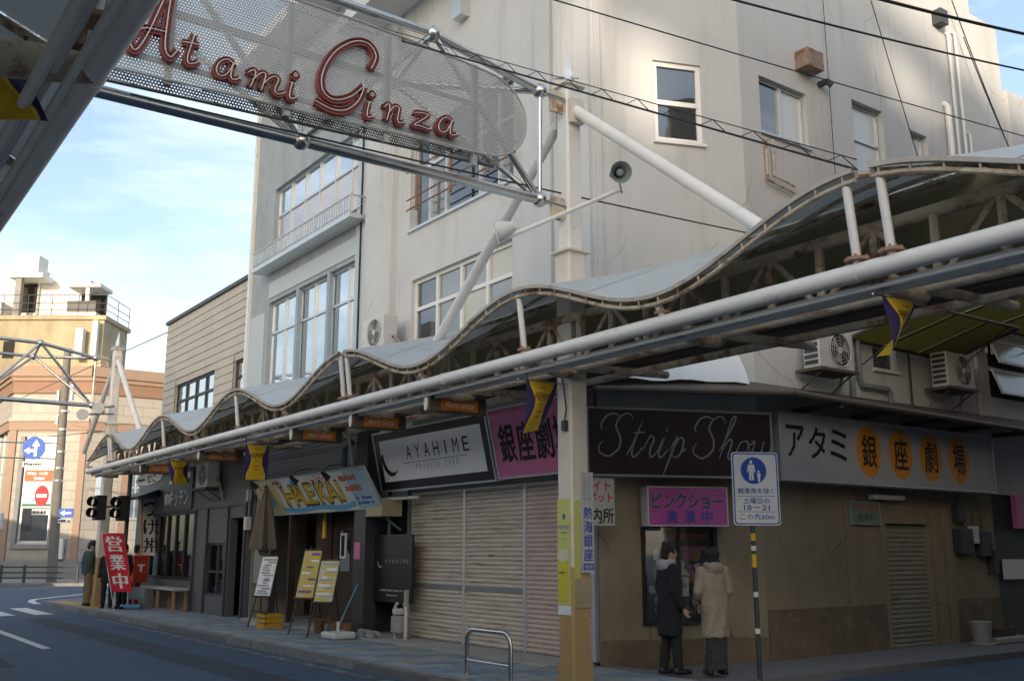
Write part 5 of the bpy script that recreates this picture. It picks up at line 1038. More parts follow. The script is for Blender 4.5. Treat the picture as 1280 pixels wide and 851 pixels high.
# ================================================================== air conditioners
def ac_unit(label, loc, rotz):
    t = thing('air_conditioner', label, 'air conditioner', loc, rotz, group='outdoor air conditioner units')
    F = Fr((0, -0.15, 0), (1, 0, 0), (0, 0, 1))
    MB().box(-0.42, 0.42, -0.15, 0.15, 0.0, 0.6).build('casing', M_ACW, t, local=True, bevel=0.015)
    MB().disc(F, 0.07, 0.3, 0.25, 0.25, 0.001, 0.004, 32).build('fan_recess', M_BLACK, t, local=True)
    b = MB()
    for k in range(3):
        a = k * 2.094 + 0.3; b.prism(F, [(0.07 + 0.05 * math.cos(a), 0.3 + 0.05 * math.sin(a)), (0.07 + 0.22 * math.cos(a - 0.4), 0.3 + 0.22 * math.sin(a - 0.4)), (0.07 + 0.22 * math.cos(a + 0.45), 0.3 + 0.22 * math.sin(a + 0.45))], 0.005, 0.008)
    b.build('fan', M_CONC, t, local=True); MB().disc(F, 0.07, 0.3, 0.055, 0.055, 0.008, 0.02).build('hub', M_ACW, t, local=True)
    g = MB()
    for r in (0.255, 0.2, 0.15, 0.1): g.tube([F.p(0.07 + r * math.cos(2 * math.pi * k / 28), 0.3 + r * math.sin(2 * math.pi * k / 28), 0.022) for k in range(29)], 0.009 if r > 0.25 else 0.0035, 5, caps=False)
    for k in range(8): a = k * math.pi / 4; g.tube([F.p(0.07 + 0.06 * math.cos(a), 0.3 + 0.06 * math.sin(a), 0.022), F.p(0.07 + 0.255 * math.cos(a), 0.3 + 0.255 * math.sin(a), 0.022)], 0.003, 4)
    g.build('fan_grille', M_ACW, t, local=True)
    for k in range(6): MB().box(-0.428, -0.4205, -0.12, 0.12, 0.05 + k * 0.09, 0.11 + k * 0.09).build('louvre', mat('coil dark blue', (0.05, 0.06, 0.08), 0.5), t, local=True)
    MB().box(-0.46, 0.46, -0.2, 0.28, -0.05, -0.005).build('bracket', M_GUT, t, local=True)
    for x in (-0.36, 0.36): MB().tube([(x, -0.16, -0.04), (x, 0.27, -0.3)], 0.014, 5).build('stay', M_GUT, t, local=True)
    MB().tube([(0.43, 0.05, 0.2), (0.5, 0.05, 0.2), (0.52, 0.12, 0.1), (0.52, 0.24, -0.3)], 0.03, 7).build('pipe', M_CONC, t, smooth=True, local=True)
    return t
ac_unit('white air conditioner on the lane wall beside the tarpaulin', (12.72, 9.36, 4.30), 0)
ac_unit('white air conditioner with dark fan below the yellow awning', (16.15, 9.36, 4.34), 0)
ac_unit('air conditioner resting above the wavy canopy on the white building', (8.7, 16.4, 5.30), -math.pi / 2)
ac_unit('air conditioner on the grey eatery front under the canopy', (8.24, 24.2, 3.10), -math.pi / 2)
lp = thing('lane_pipes', 'grey bent drain pipes on the lane wall between the air conditioners', 'pipe', (14, 9.6, 3.9))
MB().tube([(13.85, 9.62, 5.0), (13.85, 9.62, 4.35), (13.9, 9.62, 4.22), (14.6, 9.62, 4.22), (14.66, 9.62, 4.16), (14.66, 9.62, 3.98)], 0.045, 8).build('drain_pipe', mat('grey vinyl pipe', (0.22, 0.25, 0.27), 0.5), lp, smooth=True)
MB().tube([(13.65, 9.62, 5.0), (13.65, 9.62, 4.0)], 0.04, 8).build('drain_pipe', mat('grey vinyl pipe', (0.22, 0.25, 0.27), 0.5), lp, smooth=True)
MB().tube([(17.4, 9.62, 5.3), (17.4, 9.62, 3.9)], 0.04, 8).build('drain_pipe', M_RUSTY, lp, smooth=True); MB().tube([(15.3, 9.64, 5.0), (15.3, 9.64, 3.98)], 0.02, 6).build('drain_pipe', M_DGREY, lp)
for i, (z, lb) in enumerate(((5.0, 'upper'), (4.42, 'lower'))):
    t = thing('tilted_window', 'open %s top hung window on the lane wall by the frame edge' % lb, 'window', (18.4, 9.6, z)); F = Fr((17.95, 9.66, z + 0.5), (1, 0, 0), Vector((0, 0.35, 1)))
    MB().fbox(F, 0, 1.3, -0.52, -0.47, 0, 0.03).fbox(F, 0, 1.3, -0.05, 0, 0, 0.03).fbox(F, 0, 0.05, -0.47, -0.05, 0, 0.03).fbox(F, 1.25, 1.3, -0.47, -0.05, 0, 0.03).build('frame', M_WHITEF, t); MB().fbox(F, 0.05, 1.25, -0.47, -0.05, 0.01, 0.016).build('pane', G_WHITE, t)
    MB().fbox(SIDE(9.7), 17.95, 19.25, z - 0.02, z + 0.48, 0.002, 0.006).build('opening', M_DARKIN, t)

# ================================================================== hanging orange lamps and beer flags under the arcade
FLAGN = {24.08: 'nearest the junction, before the eatery', 19.98: 'before the grey eatery door', 15.39: 'before the bar signboard', 13.23: 'left of the cafe sign top', 11.06: 'above the cafe sign, next to the post'}
for y in (24.08, 19.98, 15.39, 13.23, 11.06):
    F = SIDE(y); t = thing('hanging_sign', 'orange hanging street name sign ' + FLAGN[y], 'sign', (7.05, y, 3.36), group='orange hanging signs under the arcade')
    MB().fbox(F, 6.62, 7.52, 3.38, 3.60, -0.14, 0.0).build('case', M_GUT, t, bevel=0.01)
    MB().fbox(F, 6.80, 7.38, 3.41, 3.57, 0.001, 0.006).build('panel', M_ORANGE, t)
    mb = MB(); lettering(mb, F, 'Atami Ginza', 7.09, 3.49, 0.44, 0.085, 0.008, shear=0.35); mb.build('lettering', M_INKW, t)
    MB().disc(Fr((6.618, y + 0.07, 3.49), (0, -1, 0), (0, 0, 1)), 0, 0, 0.045, 0.10, 0, 0.012, 16).build('cap', M_PIPE, t)
    for x in (6.85, 7.3): MB().tube([(x, y + 0.07, 3.6), (x, y + 0.07, 3.66)], 0.012, 5).build('hanger', M_DGREY, t)
def flag(label, x, y, z, sway, curl, side=1, w=0.44, h=0.62, fall=0.5):
    t = thing('beer_flag', label, 'flag', (x, y, z), group='yellow and purple flags')
    F = SIDE(y)
    MB().tube([(x - 0.12 * side, y, z + 0.01), (x + 0.62 * side, y, z + 0.01)], 0.009, 6).build('rod', M_STEEL, t)
    MB().tube([(x, y, z + 0.01), (x, y, z + 0.14)], 0.012, 5).build('hook', M_DGREY, t)
    N, Mv = 10, 12
    def pt(q, r):
        b = -h * r * (1 - 0.15 * curl * q); a = w * q + sway * r * r - 0.06 * curl * r
        c = 0.10 * curl * math.sin(q * 3.2 + r * 2.0) * (0.3 + r); return F.p(x + side * a - (0 if side > 0 else 0), z + b, c)
    def wid(r): return (0.16 * (1 if r < 0.55 else 1) * (0.25 + 0.75 * max(0.0, 1 - abs(r - 0.45) * 1.6)))
    def strip(f0, f1, name, m, dc=0.0):
        mb = MB(); vs = []
        for j in range(Mv + 1):
            r = j / Mv
            for i in range(N + 1): vs.append(pt(f0(r) + (f1(r) - f0(r)) * i / N, r) + F.n * dc)
        mb.add(vs, [(j * (N + 1) + i, j * (N + 1) + i + 1, (j + 1) * (N + 1) + i + 1, (j + 1) * (N + 1) + i) for j in range(Mv) for i in range(N)]); return mb.build(name, m, t, smooth=True)
    e = lambda r: 0.10 + 0.20 * math.sin(min(1, r * 1.15) * math.pi) ** 1.4 if r < 0.87 else 0.10
    lo = lambda r: 0.0; hi = lambda r: 1.0
    strip(lambda r: e(r) * 0.9, lambda r: 1 - e(r) * 0.9, 'yellow_cloth', M_FLAGY)
    strip(lambda r: 0.0, lambda r: e(r) * 0.9, 'purple_edge', M_FLAGP); strip(lambda r: 1 - e(r) * 0.9, lambda r: 1.0, 'purple_edge', M_FLAGP)
    strip(lambda r: e(r) * 0.9 - 0.02, lambda r: e(r) * 0.9 + 0.03, 'gold_edge', M_YEL, 0.003)
    for s in (1, -1):
        mb = MB(); vs, fs, x0, x1, y0, y1 = text_mesh('PREMIUM', 0.0, 2); out = []
        for v in vs:
            q = 0.5 + side * ((v.x - x0) / (x1 - x0) - 0.5) * 0.52; r = 0.30 - ((v.y - y0) / (y1 - y0) - 0.5) * 0.16; out.append(pt(q, r) + F.n * 0.004 * s)
        mb.add(out, fs); mb.build('lettering', M_INK, t)
    m2 = MB()
    for r in (0.12, 0.46, 0.6, 0.7): m2.add([pt(0.5 + dq, r + dr) + F.n * 0.004 for dq, dr in ((-0.12, -0.012), (0.12, -0.012), (0.12, 0.012), (-0.12, 0.012))], [(0, 1, 2, 3)])
    m2.build('lettering', mat('flag print red', (0.35, 0.05, 0.02), 0.7), t)
    return t
flag('yellow and purple flag hanging beside the tall gate post', 6.62, 8.93, 3.48, -0.10, 1.0)
flag('twisted yellow and purple flag before the yellow awning', 6.62, 4.35, 3.50, -0.12, 1.4, h=0.5)
flag('flat yellow and purple flag facing out above the bar signboard', 6.55, 17.3, 3.46, 0.0, 0.1)
flag('windblown yellow flag before the eatery name board', 6.62, 22.0, 3.50, 0.16, 1.2, h=0.52)
flag('dark yellow and purple flag under the near canopy edge', 0.64, 4.75, 3.79, -0.04, 1.1, side=-1, h=0.30, w=0.42)

# ================================================================== things on the gate post
MY = mat('yellow green advert', (0.55, 0.56, 0.16), 0.45, var=0.08, scale=3); MFO = mat('pale foam print', (0.62, 0.62, 0.42), 0.5); MBEER = mat('beer yellow print', (0.60, 0.52, 0.03), 0.45, var=0.05)
FPL = Fr((PX - 0.134, PY, 0), (0, -1, 0), (0, 0, 1)); FPR = Fr((PX, PY - 0.134, 0), (1, 0, 0), (0, 0, 1))
ad = thing('beer_advert', 'yellow green beer advert wrapped round the gate post', 'advert', (PX - 0.16, PY, 0.9))
MB().fbox(FPL, -0.118, 0.108, 1.0, 2.18, 0.003, 0.008).build('sheet', MY, ad); MB().fbox(FPL, -0.118, 0.108, 0.9, 1.0, 0.003, 0.009).build('white_edge', M_WHITE, ad)
MB().prism(FPL, [(-0.10, 1.05), (0.05, 1.05), (0.07, 1.52), (-0.112, 1.52)], 0.0085, 0.010).build('beer_glass', MBEER, ad); MB().disc(FPL, -0.02, 1.55, 0.11, 0.07, 0.0105, 0.0115, 18).build('foam', MFO, ad)
mb = MB(); lettering(mb, FPL, 'PREMIUM', 0.0, 1.86, 0.20, 0.05, 0.0095); mb.disc(FPL, 0, 1.98, 0.025, 0.035, 0.0085, 0.0095, 10); mb.build('lettering', M_BLUE, ad)
mb = MB(); scribble(mb, FPL, -0.05, 0.06, 1.80, 0.02, 0.0095, 4, rnd); scribble(mb, FPL, -0.09, 0.04, 1.36, 0.03, 0.0125, 4, rnd); mb.fbox(FPL, -0.05, 0.05, 1.73, 1.735, 0.0085, 0.0095); mb.build('lettering', M_GREEN, ad)
MB().fbox(FPR, -0.108, -0.02, 1.0, 2.16, 0.003, 0.008).build('sheet', MY, ad)
st = thing('street_plate', 'vertical white and blue plate with street name in kanji on the post', 'sign', (PX, PY - 0.16, 1.36))
MB().fbox(FPR, -0.01, 0.16, 1.36, 2.48, 0.010, 0.03).build('plate', mat('greyish white plate', (0.50, 0.52, 0.52), 0.5), st)
mb = MB()
for i, ch in enumerate('熱海銀座'): lettering(mb, FPR, ch, 0.075, 2.02 - i * 0.155, 0.13, 0.135, 0.032, bold=0.02)
mb.build('lettering', M_BLUE, st); MB().fbox(FPR, 0.0, 0.15, 1.39, 1.46, 0.031, 0.033).build('print', M_BLUE, st); lettering(MB(), FPR, '商店街', 0.075, 1.425, 0.12, 0.05, 0.035).build('lettering', M_INKW, st)
mb = MB()
for a in (0.03, 0.1):
    for k in range(7): lettering(mb, FPR, random.choice('のいうとしこり'), a, 2.42 - k * 0.048, 0.032, 0.034, 0.032)
mb.build('lettering', M_INK, st)
MB().fbox(FPR, -0.11, 0.12, 0.98, 1.3, 0.010, 0.013).build('sticker', mat('tan sticker', (0.40, 0.33, 0.2), 0.6), st)
t = thing('junction_box', 'small grey junction box with cable on the gate post', 'box', (PX - 0.16, PY, 2.6)); MB().fbox(FPL, 0.02, 0.09, 2.95, 3.07, 0.002, 0.05).build('case', M_DGREY, t, bevel=0.006); MB().tube([FPL.p(0.055, 3.05, 0.03), FPL.p(0.08, 3.2, 0.02), FPL.p(0.04, 3.45, 0.02), FPL.p(0.0, 3.6, 0.02)], 0.008, 5).build('cable', M_CABLE, t)
# speaker arm
sp = thing('horn_speaker', 'grey horn loudspeaker on a long cross arm of the gate post', 'speaker', (7.85, 8.7, 5.9))
MB().tube([(6.09, 8.72, 4.98), (7.9, 8.72, 5.97)], 0.026, 8).build('arm', M_PIPE, sp, smooth=True)
hd = Vector((-0.42, -0.86, -0.28)).normalized(); hc = Vector((7.86, 8.66, 6.17)); 
prof = [(-0.16, 0.05), (-0.12, 0.055), (-0.1, 0.05), (-0.02, 0.07), (0.05, 0.115), (0.075, 0.135)]
MB().tube([hc + hd * d for d, r in prof], [r for d, r in prof], 20, caps=False).build('horn', mat('grey horn plastic', (0.22, 0.25, 0.26), 0.5), sp, smooth=True); MB().tube([hc + hd * -0.1, hc + hd * 0.03, hc + hd * 0.05], [0.045, 0.045, 0.01], 12).build('horn_throat', mat('grey horn plastic', (0.22, 0.25, 0.26), 0.5), sp, smooth=True); MB().tube([hc + hd * -0.16, hc + hd * -0.3], 0.05, 12).build('driver', M_DGREY, sp, smooth=True); MB().tube([hc + hd * 0.072, hc + hd * 0.085], 0.138, 20, caps=False).build('rim', M_CONC, sp)
MB().tube([(7.9, 8.72, 5.97), (7.93, 8.7, 5.93), (7.87, 8.68, 6.04)], 0.012, 5).build('bracket', M_STEEL, sp)
fl_ = thing('floodlight', 'pale floodlight on the lower end of the speaker arm', 'lamp', (6.05, 8.7, 4.95)); q = Vector((-0.75, 0.55, -0.3)).normalized(); c = Vector((6.12, 8.66, 5.1))
MB().tube([c - q * 0.12, c - q * 0.05, c + q * 0.06, c + q * 0.09], [0.05, 0.08, 0.12, 0.125], 16).build('housing', M_WHITEP, fl_, smooth=True); MB().tube([c + q * 0.091, c + q * 0.097], 0.115, 16).build('lens', G_WHITE, fl_); MB().box(6.08, 6.16, 8.64, 8.7, 4.96, 5.03).build('bracket', M_STEEL, fl_)
# lamps on the distant post
for i, (dx, z) in enumerate(((-0.35, 5.52), (-0.75, 5.3))):
    t = thing('floodlight', 'round floodlight on the distant gate post, %s one' % ('upper' if i == 0 else 'lower'), 'lamp', (7.1 + dx, 29.3, z)); MB().tube([(7.1 + dx, 29.28, z), (7.05 + dx, 29.05, z - 0.03)], [0.08, 0.16], 14).build('housing', M_WHITEP, t, smooth=True); MB().tube([(7.1 + dx, 29.3, z), (7.2, 29.4, z + 0.1)], 0.03, 6).build('arm', M_STEEL, t)

# ================================================================== cables
def cable(label, pts, r, cat='cable', sag=0.0, n=14, lash=False):
    a, b = Vector(pts[0]), Vector(pts[-1]); P = [a.lerp(b, i / n) - Vector((0, 0, sag * 4 * (i / n) * (1 - i / n))) for i in range(n + 1)]
    o = MB().tube(P, r, 6).build('overhead_cable', M_CABLE, smooth=True); tag(o, label, cat)
    if lash:
        up = Vector((0, 0, 0.085)); MB().tube([p + up for p in P], r * 0.5, 5).build('messenger_wire', M_CABLE, o)
        z = []
        L_ = (b - a).length; k = int(L_ / 0.13)
        for i in range(k + 1): q = a.lerp(b, i / k) - Vector((0, 0, sag * 4 * (i / k) * (1 - i / k))); z.append(q + (up if i % 3 == 1 else Vector((0, 0, 0.0))))
        MB().tube(z, r * 0.45, 4).build('lashing', M_CABLE, o)
    return o
cable('looped lashed cable passing the street sign down to the canopy joint', [(4.0, 10.4, 7.95), (6.5, 4.4, 4.52)], 0.010, lash=True)
cable('thick black cable crossing the top of the white wall', [(6.2, 6.0, 6.82), (15.5, 6.0, 8.42)], 0.012, sag=0.06)
cable('heavy bundled cable at the upper end of the lane', [(9.6, 6.5, 8.22), (16.5, 6.5, 9.6)], 0.022, sag=0.05)
cable('thin wire sloping across the white wall to the lane', [(4.2, 6.5, 6.45), (16.0, 6.5, 7.6)], 0.007, sag=0.03)
cable('thin black wire behind the horn speaker', [(2.0, 8.5, 5.50), (11.2, 9.4, 6.2)], 0.010, sag=0.03)
cable('taut stay wire down the lane wall between the windows', [(13.9, 9.0, 11.2), (15.6, 8.9, 6.3)], 0.009)
cable('thin drop wire on the lane wall below the vent hood', [(13.55, 9.6, 12.3), (13.55, 9.6, 6.0)], 0.007)
cable('slack service wire by the roof pipes', [(17.6, 9.5, 12.3), (19.6, 9.2, 8.0)], 0.012, sag=0.2)
cable('slack second service wire by the roof pipes', [(17.9, 9.5, 11.6), (20.2, 9.2, 7.6)], 0.010, sag=0.3)
cable('thin far wire above the siding building roof', [(9.2, 31, 8.4), (9.5, 58, 9.6)], 0.015)
cable('far wire across the bank front to the utility pole', [(7.2, 30.5, 5.0), (9.7, 52.6, 7.0)], 0.014)
t = thing('utility_pole', 'grey steel pole at the picture edge above the lane canopy', 'pole', (9.35, 4.24, 0)); MB().tube([(9.35, 4.05, 0), (9.35, 4.05, 11)], [0.14, 0.10], 14).build('shaft', M_ALU, t, smooth=True); MB().tube([(9.35, 4.05, 0.0), (9.35, 4.05, 0.3)], 0.17, 14).build('base', M_CONC, t); MB().box(9.0, 9.7, 3.98, 4.1, 9.6, 9.7).build('crossarm', M_ALU, t)

# ================================================================== street furniture
rk = thing('bike_rail', 'arched stainless steel rail at the kerb before the shutters', 'rail', (6.98, 10.2, 0.12))
ar = [(6.98, 10.66, 0.1), (6.98, 10.66, 0.52)] + [(6.98, 10.66 - 0.14 + 0.14 * math.cos(R(a)), 0.52 + 0.14 * math.sin(R(a))) for a in range(15, 91, 15)] + [(6.98, 9.88 - 0.14 * math.sin(R(a)), 0.52 + 0.14 * math.cos(R(a))) for a in range(0, 91, 15)] + [(6.98, 9.74, 0.1)]
MB().tube(ar, 0.027, 12).build('hoop', M_STEEL, rk, smooth=True); MB().tube([(6.98, 10.66, 0.3), (6.98, 9.74, 0.3)], 0.018, 8).build('crossbar', M_STEEL, rk, smooth=True)
for y in (10.66, 9.74): MB().tube([(6.98, y, 0.118), (6.98, y, 0.13)], 0.06, 12).build('foot', M_STEEL, rk)
# pedestrian sign
rs = thing('pedestrian_sign', 'white rectangular pedestrians only road sign with blue disc on a striped pole', 'road sign', (9.72, 8.43, 0.1))
b0 = Vector((9.72, 8.43, 0)); SFp = Fr(b0 + Vector((0.02, -0.06, 0)) , (CR + CF_ * 0.12), (-0.0, 0, 1)); m_ = MB
m_().tube([b0 + Vector((0, 0, 0.06)), b0 + Vector((0, 0, 2.85))], 0.03, 12).build('pole', M_DGREY, rs, smooth=True)
for z, mm, h in ((0.62, M_WHITE, 0.06), (1.05, M_WHITE, 0.06), (1.40, M_YEL, 0.16), (1.60, M_WHITE, 0.06), (1.72, M_YEL, 0.09)): m_().tube([b0 + Vector((0, 0, z)), b0 + Vector((0, 0, z + h))], 0.0315, 12).build('band', mm, rs, smooth=True)
def rrect(w, h, r, cx=0, cy=0): 
    out = []
    for (sx, sy, a0) in ((1, 1, 0), (-1, 1, 90), (-1, -1, 180), (1, -1, 270)):
        for k in range(5): a = R(a0 + 22.5 * k); out.append((cx + sx * (w / 2 - r) + r * math.cos(a), cy + sy * (h / 2 - r) + r * math.sin(a)))
    return out
ZC = 2.355
m_().prism(SFp, rrect(0.60, 0.90, 0.04, 0, ZC), 0.0, 0.012).build('plate', M_WHITE, rs)
ring = m_(); o_, i_ = rrect(0.575, 0.875, 0.035, 0, ZC), rrect(0.545, 0.845, 0.03, 0, ZC)
ring.add([SFp.p(a, b, 0.0135) for a, b in o_ + i_], [(k, (k + 1) % 20, 20 + (k + 1) % 20, 20 + k) for k in range(20)]); ring.build('border', M_BLUE, rs)
m_().disc(SFp, -0.02, ZC + 0.22, 0.165, 0.165, 0.0122, 0.014, 36).build('disc', M_BLUE, rs)
fg = m_(); fg.disc(SFp, -0.05, ZC + 0.325, 0.02, 0.024, 0.0142, 0.0155, 12); fg.prism(SFp, [(-0.09, ZC + 0.295), (-0.01, ZC + 0.295), (0.005, ZC + 0.2), (-0.01, ZC + 0.2), (-0.02, ZC + 0.25), (-0.02, ZC + 0.1), (-0.045, ZC + 0.1), (-0.05, ZC + 0.19), (-0.055, ZC + 0.1), (-0.08, ZC + 0.1), (-0.08, ZC + 0.25), (-0.09, ZC + 0.2), (-0.105, ZC + 0.2)], 0.0142, 0.0155)
fg.disc(SFp, 0.045, ZC + 0.21, 0.013, 0.015, 0.0142, 0.0155, 10); fg.prism(SFp, [(0.02, ZC + 0.19), (0.07, ZC + 0.19), (0.06, ZC + 0.12), (0.055, ZC + 0.08), (0.035, ZC + 0.08), (0.03, ZC + 0.12)], 0.0142, 0.0155); fg.build('pictogram', M_WHITE, rs)
mb = m_(); lettering(mb, SFp, '軽車両を除く', 0, ZC - 0.03, 0.46, 0.07, 0.014, bold=0.012); lettering(mb, SFp, '土曜日の', 0, ZC - 0.15, 0.33, 0.07, 0.014, bold=0.012); lettering(mb, SFp, '18－21', 0, ZC - 0.235, 0.33, 0.065, 0.014, bold=0.02); lettering(mb, SFp, 'この先60m', 0, ZC - 0.345, 0.44, 0.075, 0.014, bold=0.015)
for z in (-0.095, -0.285): mb.fbox(SFp, -0.24, 0.24, ZC + z - 0.003, ZC + z + 0.003, 0.0125, 0.014)
mb.build('lettering', M_BLUE, rs)
for z in (2.05, 2.66): m_().tube([SFp.p(-0.1, z, -0.01), SFp.p(0.1, z, -0.01)], 0.012, 6).build('clamp', M_STEEL, rs)
# easels with menu boards
def easel(label, x, y, rotz, ms, seed, w=0.42, h=0.78, lift=0.62, bm2=None):
    t = thing('menu_easel', label, 'menu board', (x, y, 0.12), rotz, group='menu easels before the bar'); lean = Vector((0, 0.24, 1)).normalized()
    F = Fr((0, -0.03, 0), (1, 0, 0), lean); top = lift + h
    MB().fbox(F, -w / 2, w / 2, lift, top, -0.02, 0.0).build('board', bm2 or M_WHITE, t, local=True)
    MB().fbox(F, -w / 2 - .02, w / 2 + .02, lift - 0.03, lift, -0.03, 0.04).build('ledge', M_WOOD, t, local=True); MB().fbox(F, -w / 2, w / 2, top, top + 0.03, -0.022, 0.004).build('top_rail', M_WOOD, t, local=True)
    for sx in (-1, 1): MB().tube([F.p(sx * 0.24, 0.0, -0.035), F.p(sx * 0.10, top + 0.1, -0.035)], 0.016, 6).build('leg', M_WOOD, t, local=True)
    MB().tube([F.p(0, top, -0.045), (0, 0.62, 0.0)], 0.016, 6).build('leg', M_WOOD, t, local=True); MB().fbox(F, -0.2, 0.2, 0.3, 0.34, -0.05, -0.02).build('crossbar', M_WOOD, t, local=True)
    r = random.Random(seed)
    for k in range(14):
        a0 = r.uniform(-w / 2 + 0.02, 0.0); a1 = a0 + r.uniform(0.12, w - 0.06); bb = lift + 0.03 + k * (h - 0.06) / 14; MB().fbox(F, a0, min(a1, w / 2 - 0.02), bb, bb + (h - 0.06) / 14 * r.uniform(0.5, 0.92), 0.001, 0.003).build('print', ms[k % len(ms)], t, local=True)
    return t
M_PP = mat('menu purple', (0.2, 0.1, 0.3), 0.6)
easel('white menu board on an easel beside the closed parasol', 7.75, 19.4, R(-68), [M_INKG, M_INKG, M_PK1], 1)
easel('tall yellow menu board on an easel, middle of the three', 7.72, 17.35, R(-68), [M_YEL, M_PP, M_YEL, M_WHITE], 2, bm2=mat('pale yellow menu', (0.62, 0.50, 0.16), 0.5), h=0.86, lift=0.66)
easel('paler yellow menu board on an easel nearest the cafe board', 7.72, 16.55, R(-68), [M_YEL, M_INKG, M_WHITE], 3, bm2=mat('cream menu', (0.60, 0.55, 0.34), 0.5), h=0.72)
# crate, parasol, parasol foot, flower blocks
cr_ = thing('bottle_crate', 'yellow plastic bottle crate under the white menu board', 'crate', (7.95, 19.2, 0.12)); MC = mat('yellow crate plastic', (0.55, 0.30, 0.02), 0.5)
MB().box(7.75, 8.15, 19.0, 19.4, 0.12, 0.15).build('bottom', MC, cr_)
for (x0, x1, y0, y1) in ((7.75, 7.77, 19.0, 19.4), (8.13, 8.15, 19.0, 19.4), (7.77, 8.13, 19.0, 19.02), (7.77, 8.13, 19.38, 19.4)):
    for z in (0.15, 0.24, 0.33): MB().box(x0, x1, y0, y1, z, z + 0.06).build('slat', MC, cr_)
pa = thing('closed_parasol', 'closed taupe parasol standing before the bar side panel', 'parasol', (8.15, 20.2, 0.12)); MT = mat('taupe canvas', (0.16, 0.135, 0.105), 0.85, var=0.12, scale=5)
MB().tube([(8.15, 20.2, 0.12), (8.15, 20.2, 2.9)], 0.02, 8).build('pole', M_WOOD, pa); 
vs = []; fs = []; rings = [(2.88, 0.02), (2.75, 0.07), (2.4, 0.15), (2.0, 0.22), (1.68, 0.27), (1.62, 0.25)]
for z, r in rings:
    for k in range(24): a = 2 * math.pi * k / 24; rr = r * (1 + 0.22 * math.cos(6 * a)); vs.append((8.15 + rr * math.cos(a), 20.2 + rr * math.sin(a), z))
for i in range(len(rings) - 1):
    for k in range(24): fs.append((i * 24 + k, i * 24 + (k + 1) % 24, (i + 1) * 24 + (k + 1) % 24, (i + 1) * 24 + k))
MB().add(vs, fs).build('canopy', MT, pa, smooth=True); MB().tube([(8.15, 20.2, 1.5), (8.15, 20.2, 1.66)], [0.08, 0.14], 8).build('tie', MT, pa); MB().ball((8.15, 20.2, 2.93), 0.035, seg=8, rings=6).build('finial', M_WOOD, pa); MB().tube([(8.15, 20.2, 0.12), (8.15, 20.2, 0.2)], [0.25, 0.18], 14).build('foot', M_CONC, pa)
pb = thing('parasol_base', 'white plastic parasol base lying before the dark pier', 'parasol base', (7.98, 16.25, 0.12)); MB().box(7.76, 8.2, 15.98, 16.5, 0.12, 0.24).build('block', M_WHITEP, pb, bevel=0.04); MB().tube([(7.98, 16.25, 0.24), (7.98, 16.25, 0.40)], 0.03, 10).build('socket', M_WHITEP, pb); MB().tube([(8.0, 16.3, 0.3), (8.5, 16.6, 1.0)], 0.012, 6).build('broom_stick', M_SKYB, pb)
for i, (y, lb) in enumerate(((17.6, 'under the tall yellow menu'), (16.9, 'under the paler menu'), (16.45, 'beside the lattice'))): 
    t = thing('terracotta_pot', 'small brown pot ' + lb, 'pot', (8.25, y, 0.12)); MB().tube([(8.25, y, 0.12), (8.25, y, 0.32), (8.25, y, 0.36)], [0.08, 0.11, 0.12], 12).build('pot', mat('brown clay', (0.22, 0.11, 0.06), 0.8), t, smooth=True); MB().tube([(8.25, y, 0.35), (8.25, y, 0.362)], 0.10, 12).build('soil', M_GUT, t)
for i, y in enumerate((16.1, 15.75)): t = MB().ball((8.35, y, 0.16), 0.10, 0.13, 0.09, seg=10, rings=6).build('stone', M_KERB, smooth=True); tag(t, 'grey stone lying at the pier foot, %s' % ('by the parasol base' if i == 0 else 'nearer the gas meter'), 'stone')
dp = MB().tube([(8.5, 16.45, 0.2), (8.45, 15.7, 0.2)], 0.055, 10).build('drain_pipe_length', M_CONC, smooth=True); tag(dp, 'short grey pipe lying on the ground by the gas meter', 'pipe')
hl = thing('hanging_wind_ornament', 'yellow and green ornament hanging in the bar doorway', 'ornament', (8.9, 18.9, 2.0)); MB().tube([(8.9, 18.9, 2.45), (8.9, 18.9, 2.2), (8.9, 18.9, 1.85)], [0.01, 0.035, 0.05], 8).build('streamer', M_YEL, hl); MB().tube([(8.9, 18.9, 2.46), (8.9, 18.9, 2.60)], 0.025, 8).build('cap', M_GREEN, hl)
wl = thing('wall_lantern', 'pale wall lantern on the pier between eatery and bar', 'lamp', (8.42, 21.9, 2.0)); MB().box(8.36, 8.5, 21.82, 21.98, 2.05, 2.35).build('shade', M_WHITEP, wl, bevel=0.02); MB().box(8.38, 8.48, 21.85, 21.95, 2.7, 2.95).build('meter', M_ACW, wl, bevel=0.01); MB().tube([(8.45, 21.9, 2.3), (8.45, 21.9, 2.8)], 0.015, 6).build('conduit', M_CONC, wl)
# bench before the eatery
be = thing('timber_bench', 'light timber bench with cloth wrapped top before the eatery window', 'bench', (8.2, 26.8, 0.12)); MB().box(8.0, 8.4, 25.5, 28.4, 0.62, 0.68).build('seat', mat('pale cloth', (0.42, 0.41, 0.38), 0.8), be, bevel=0.015)
for y in (25.6, 26.9, 28.2): 
    for x in (8.03, 8.33): MB().box(x, x + 0.06, y, y + 0.07, 0.12, 0.62).build('leg', M_WOODL, be)
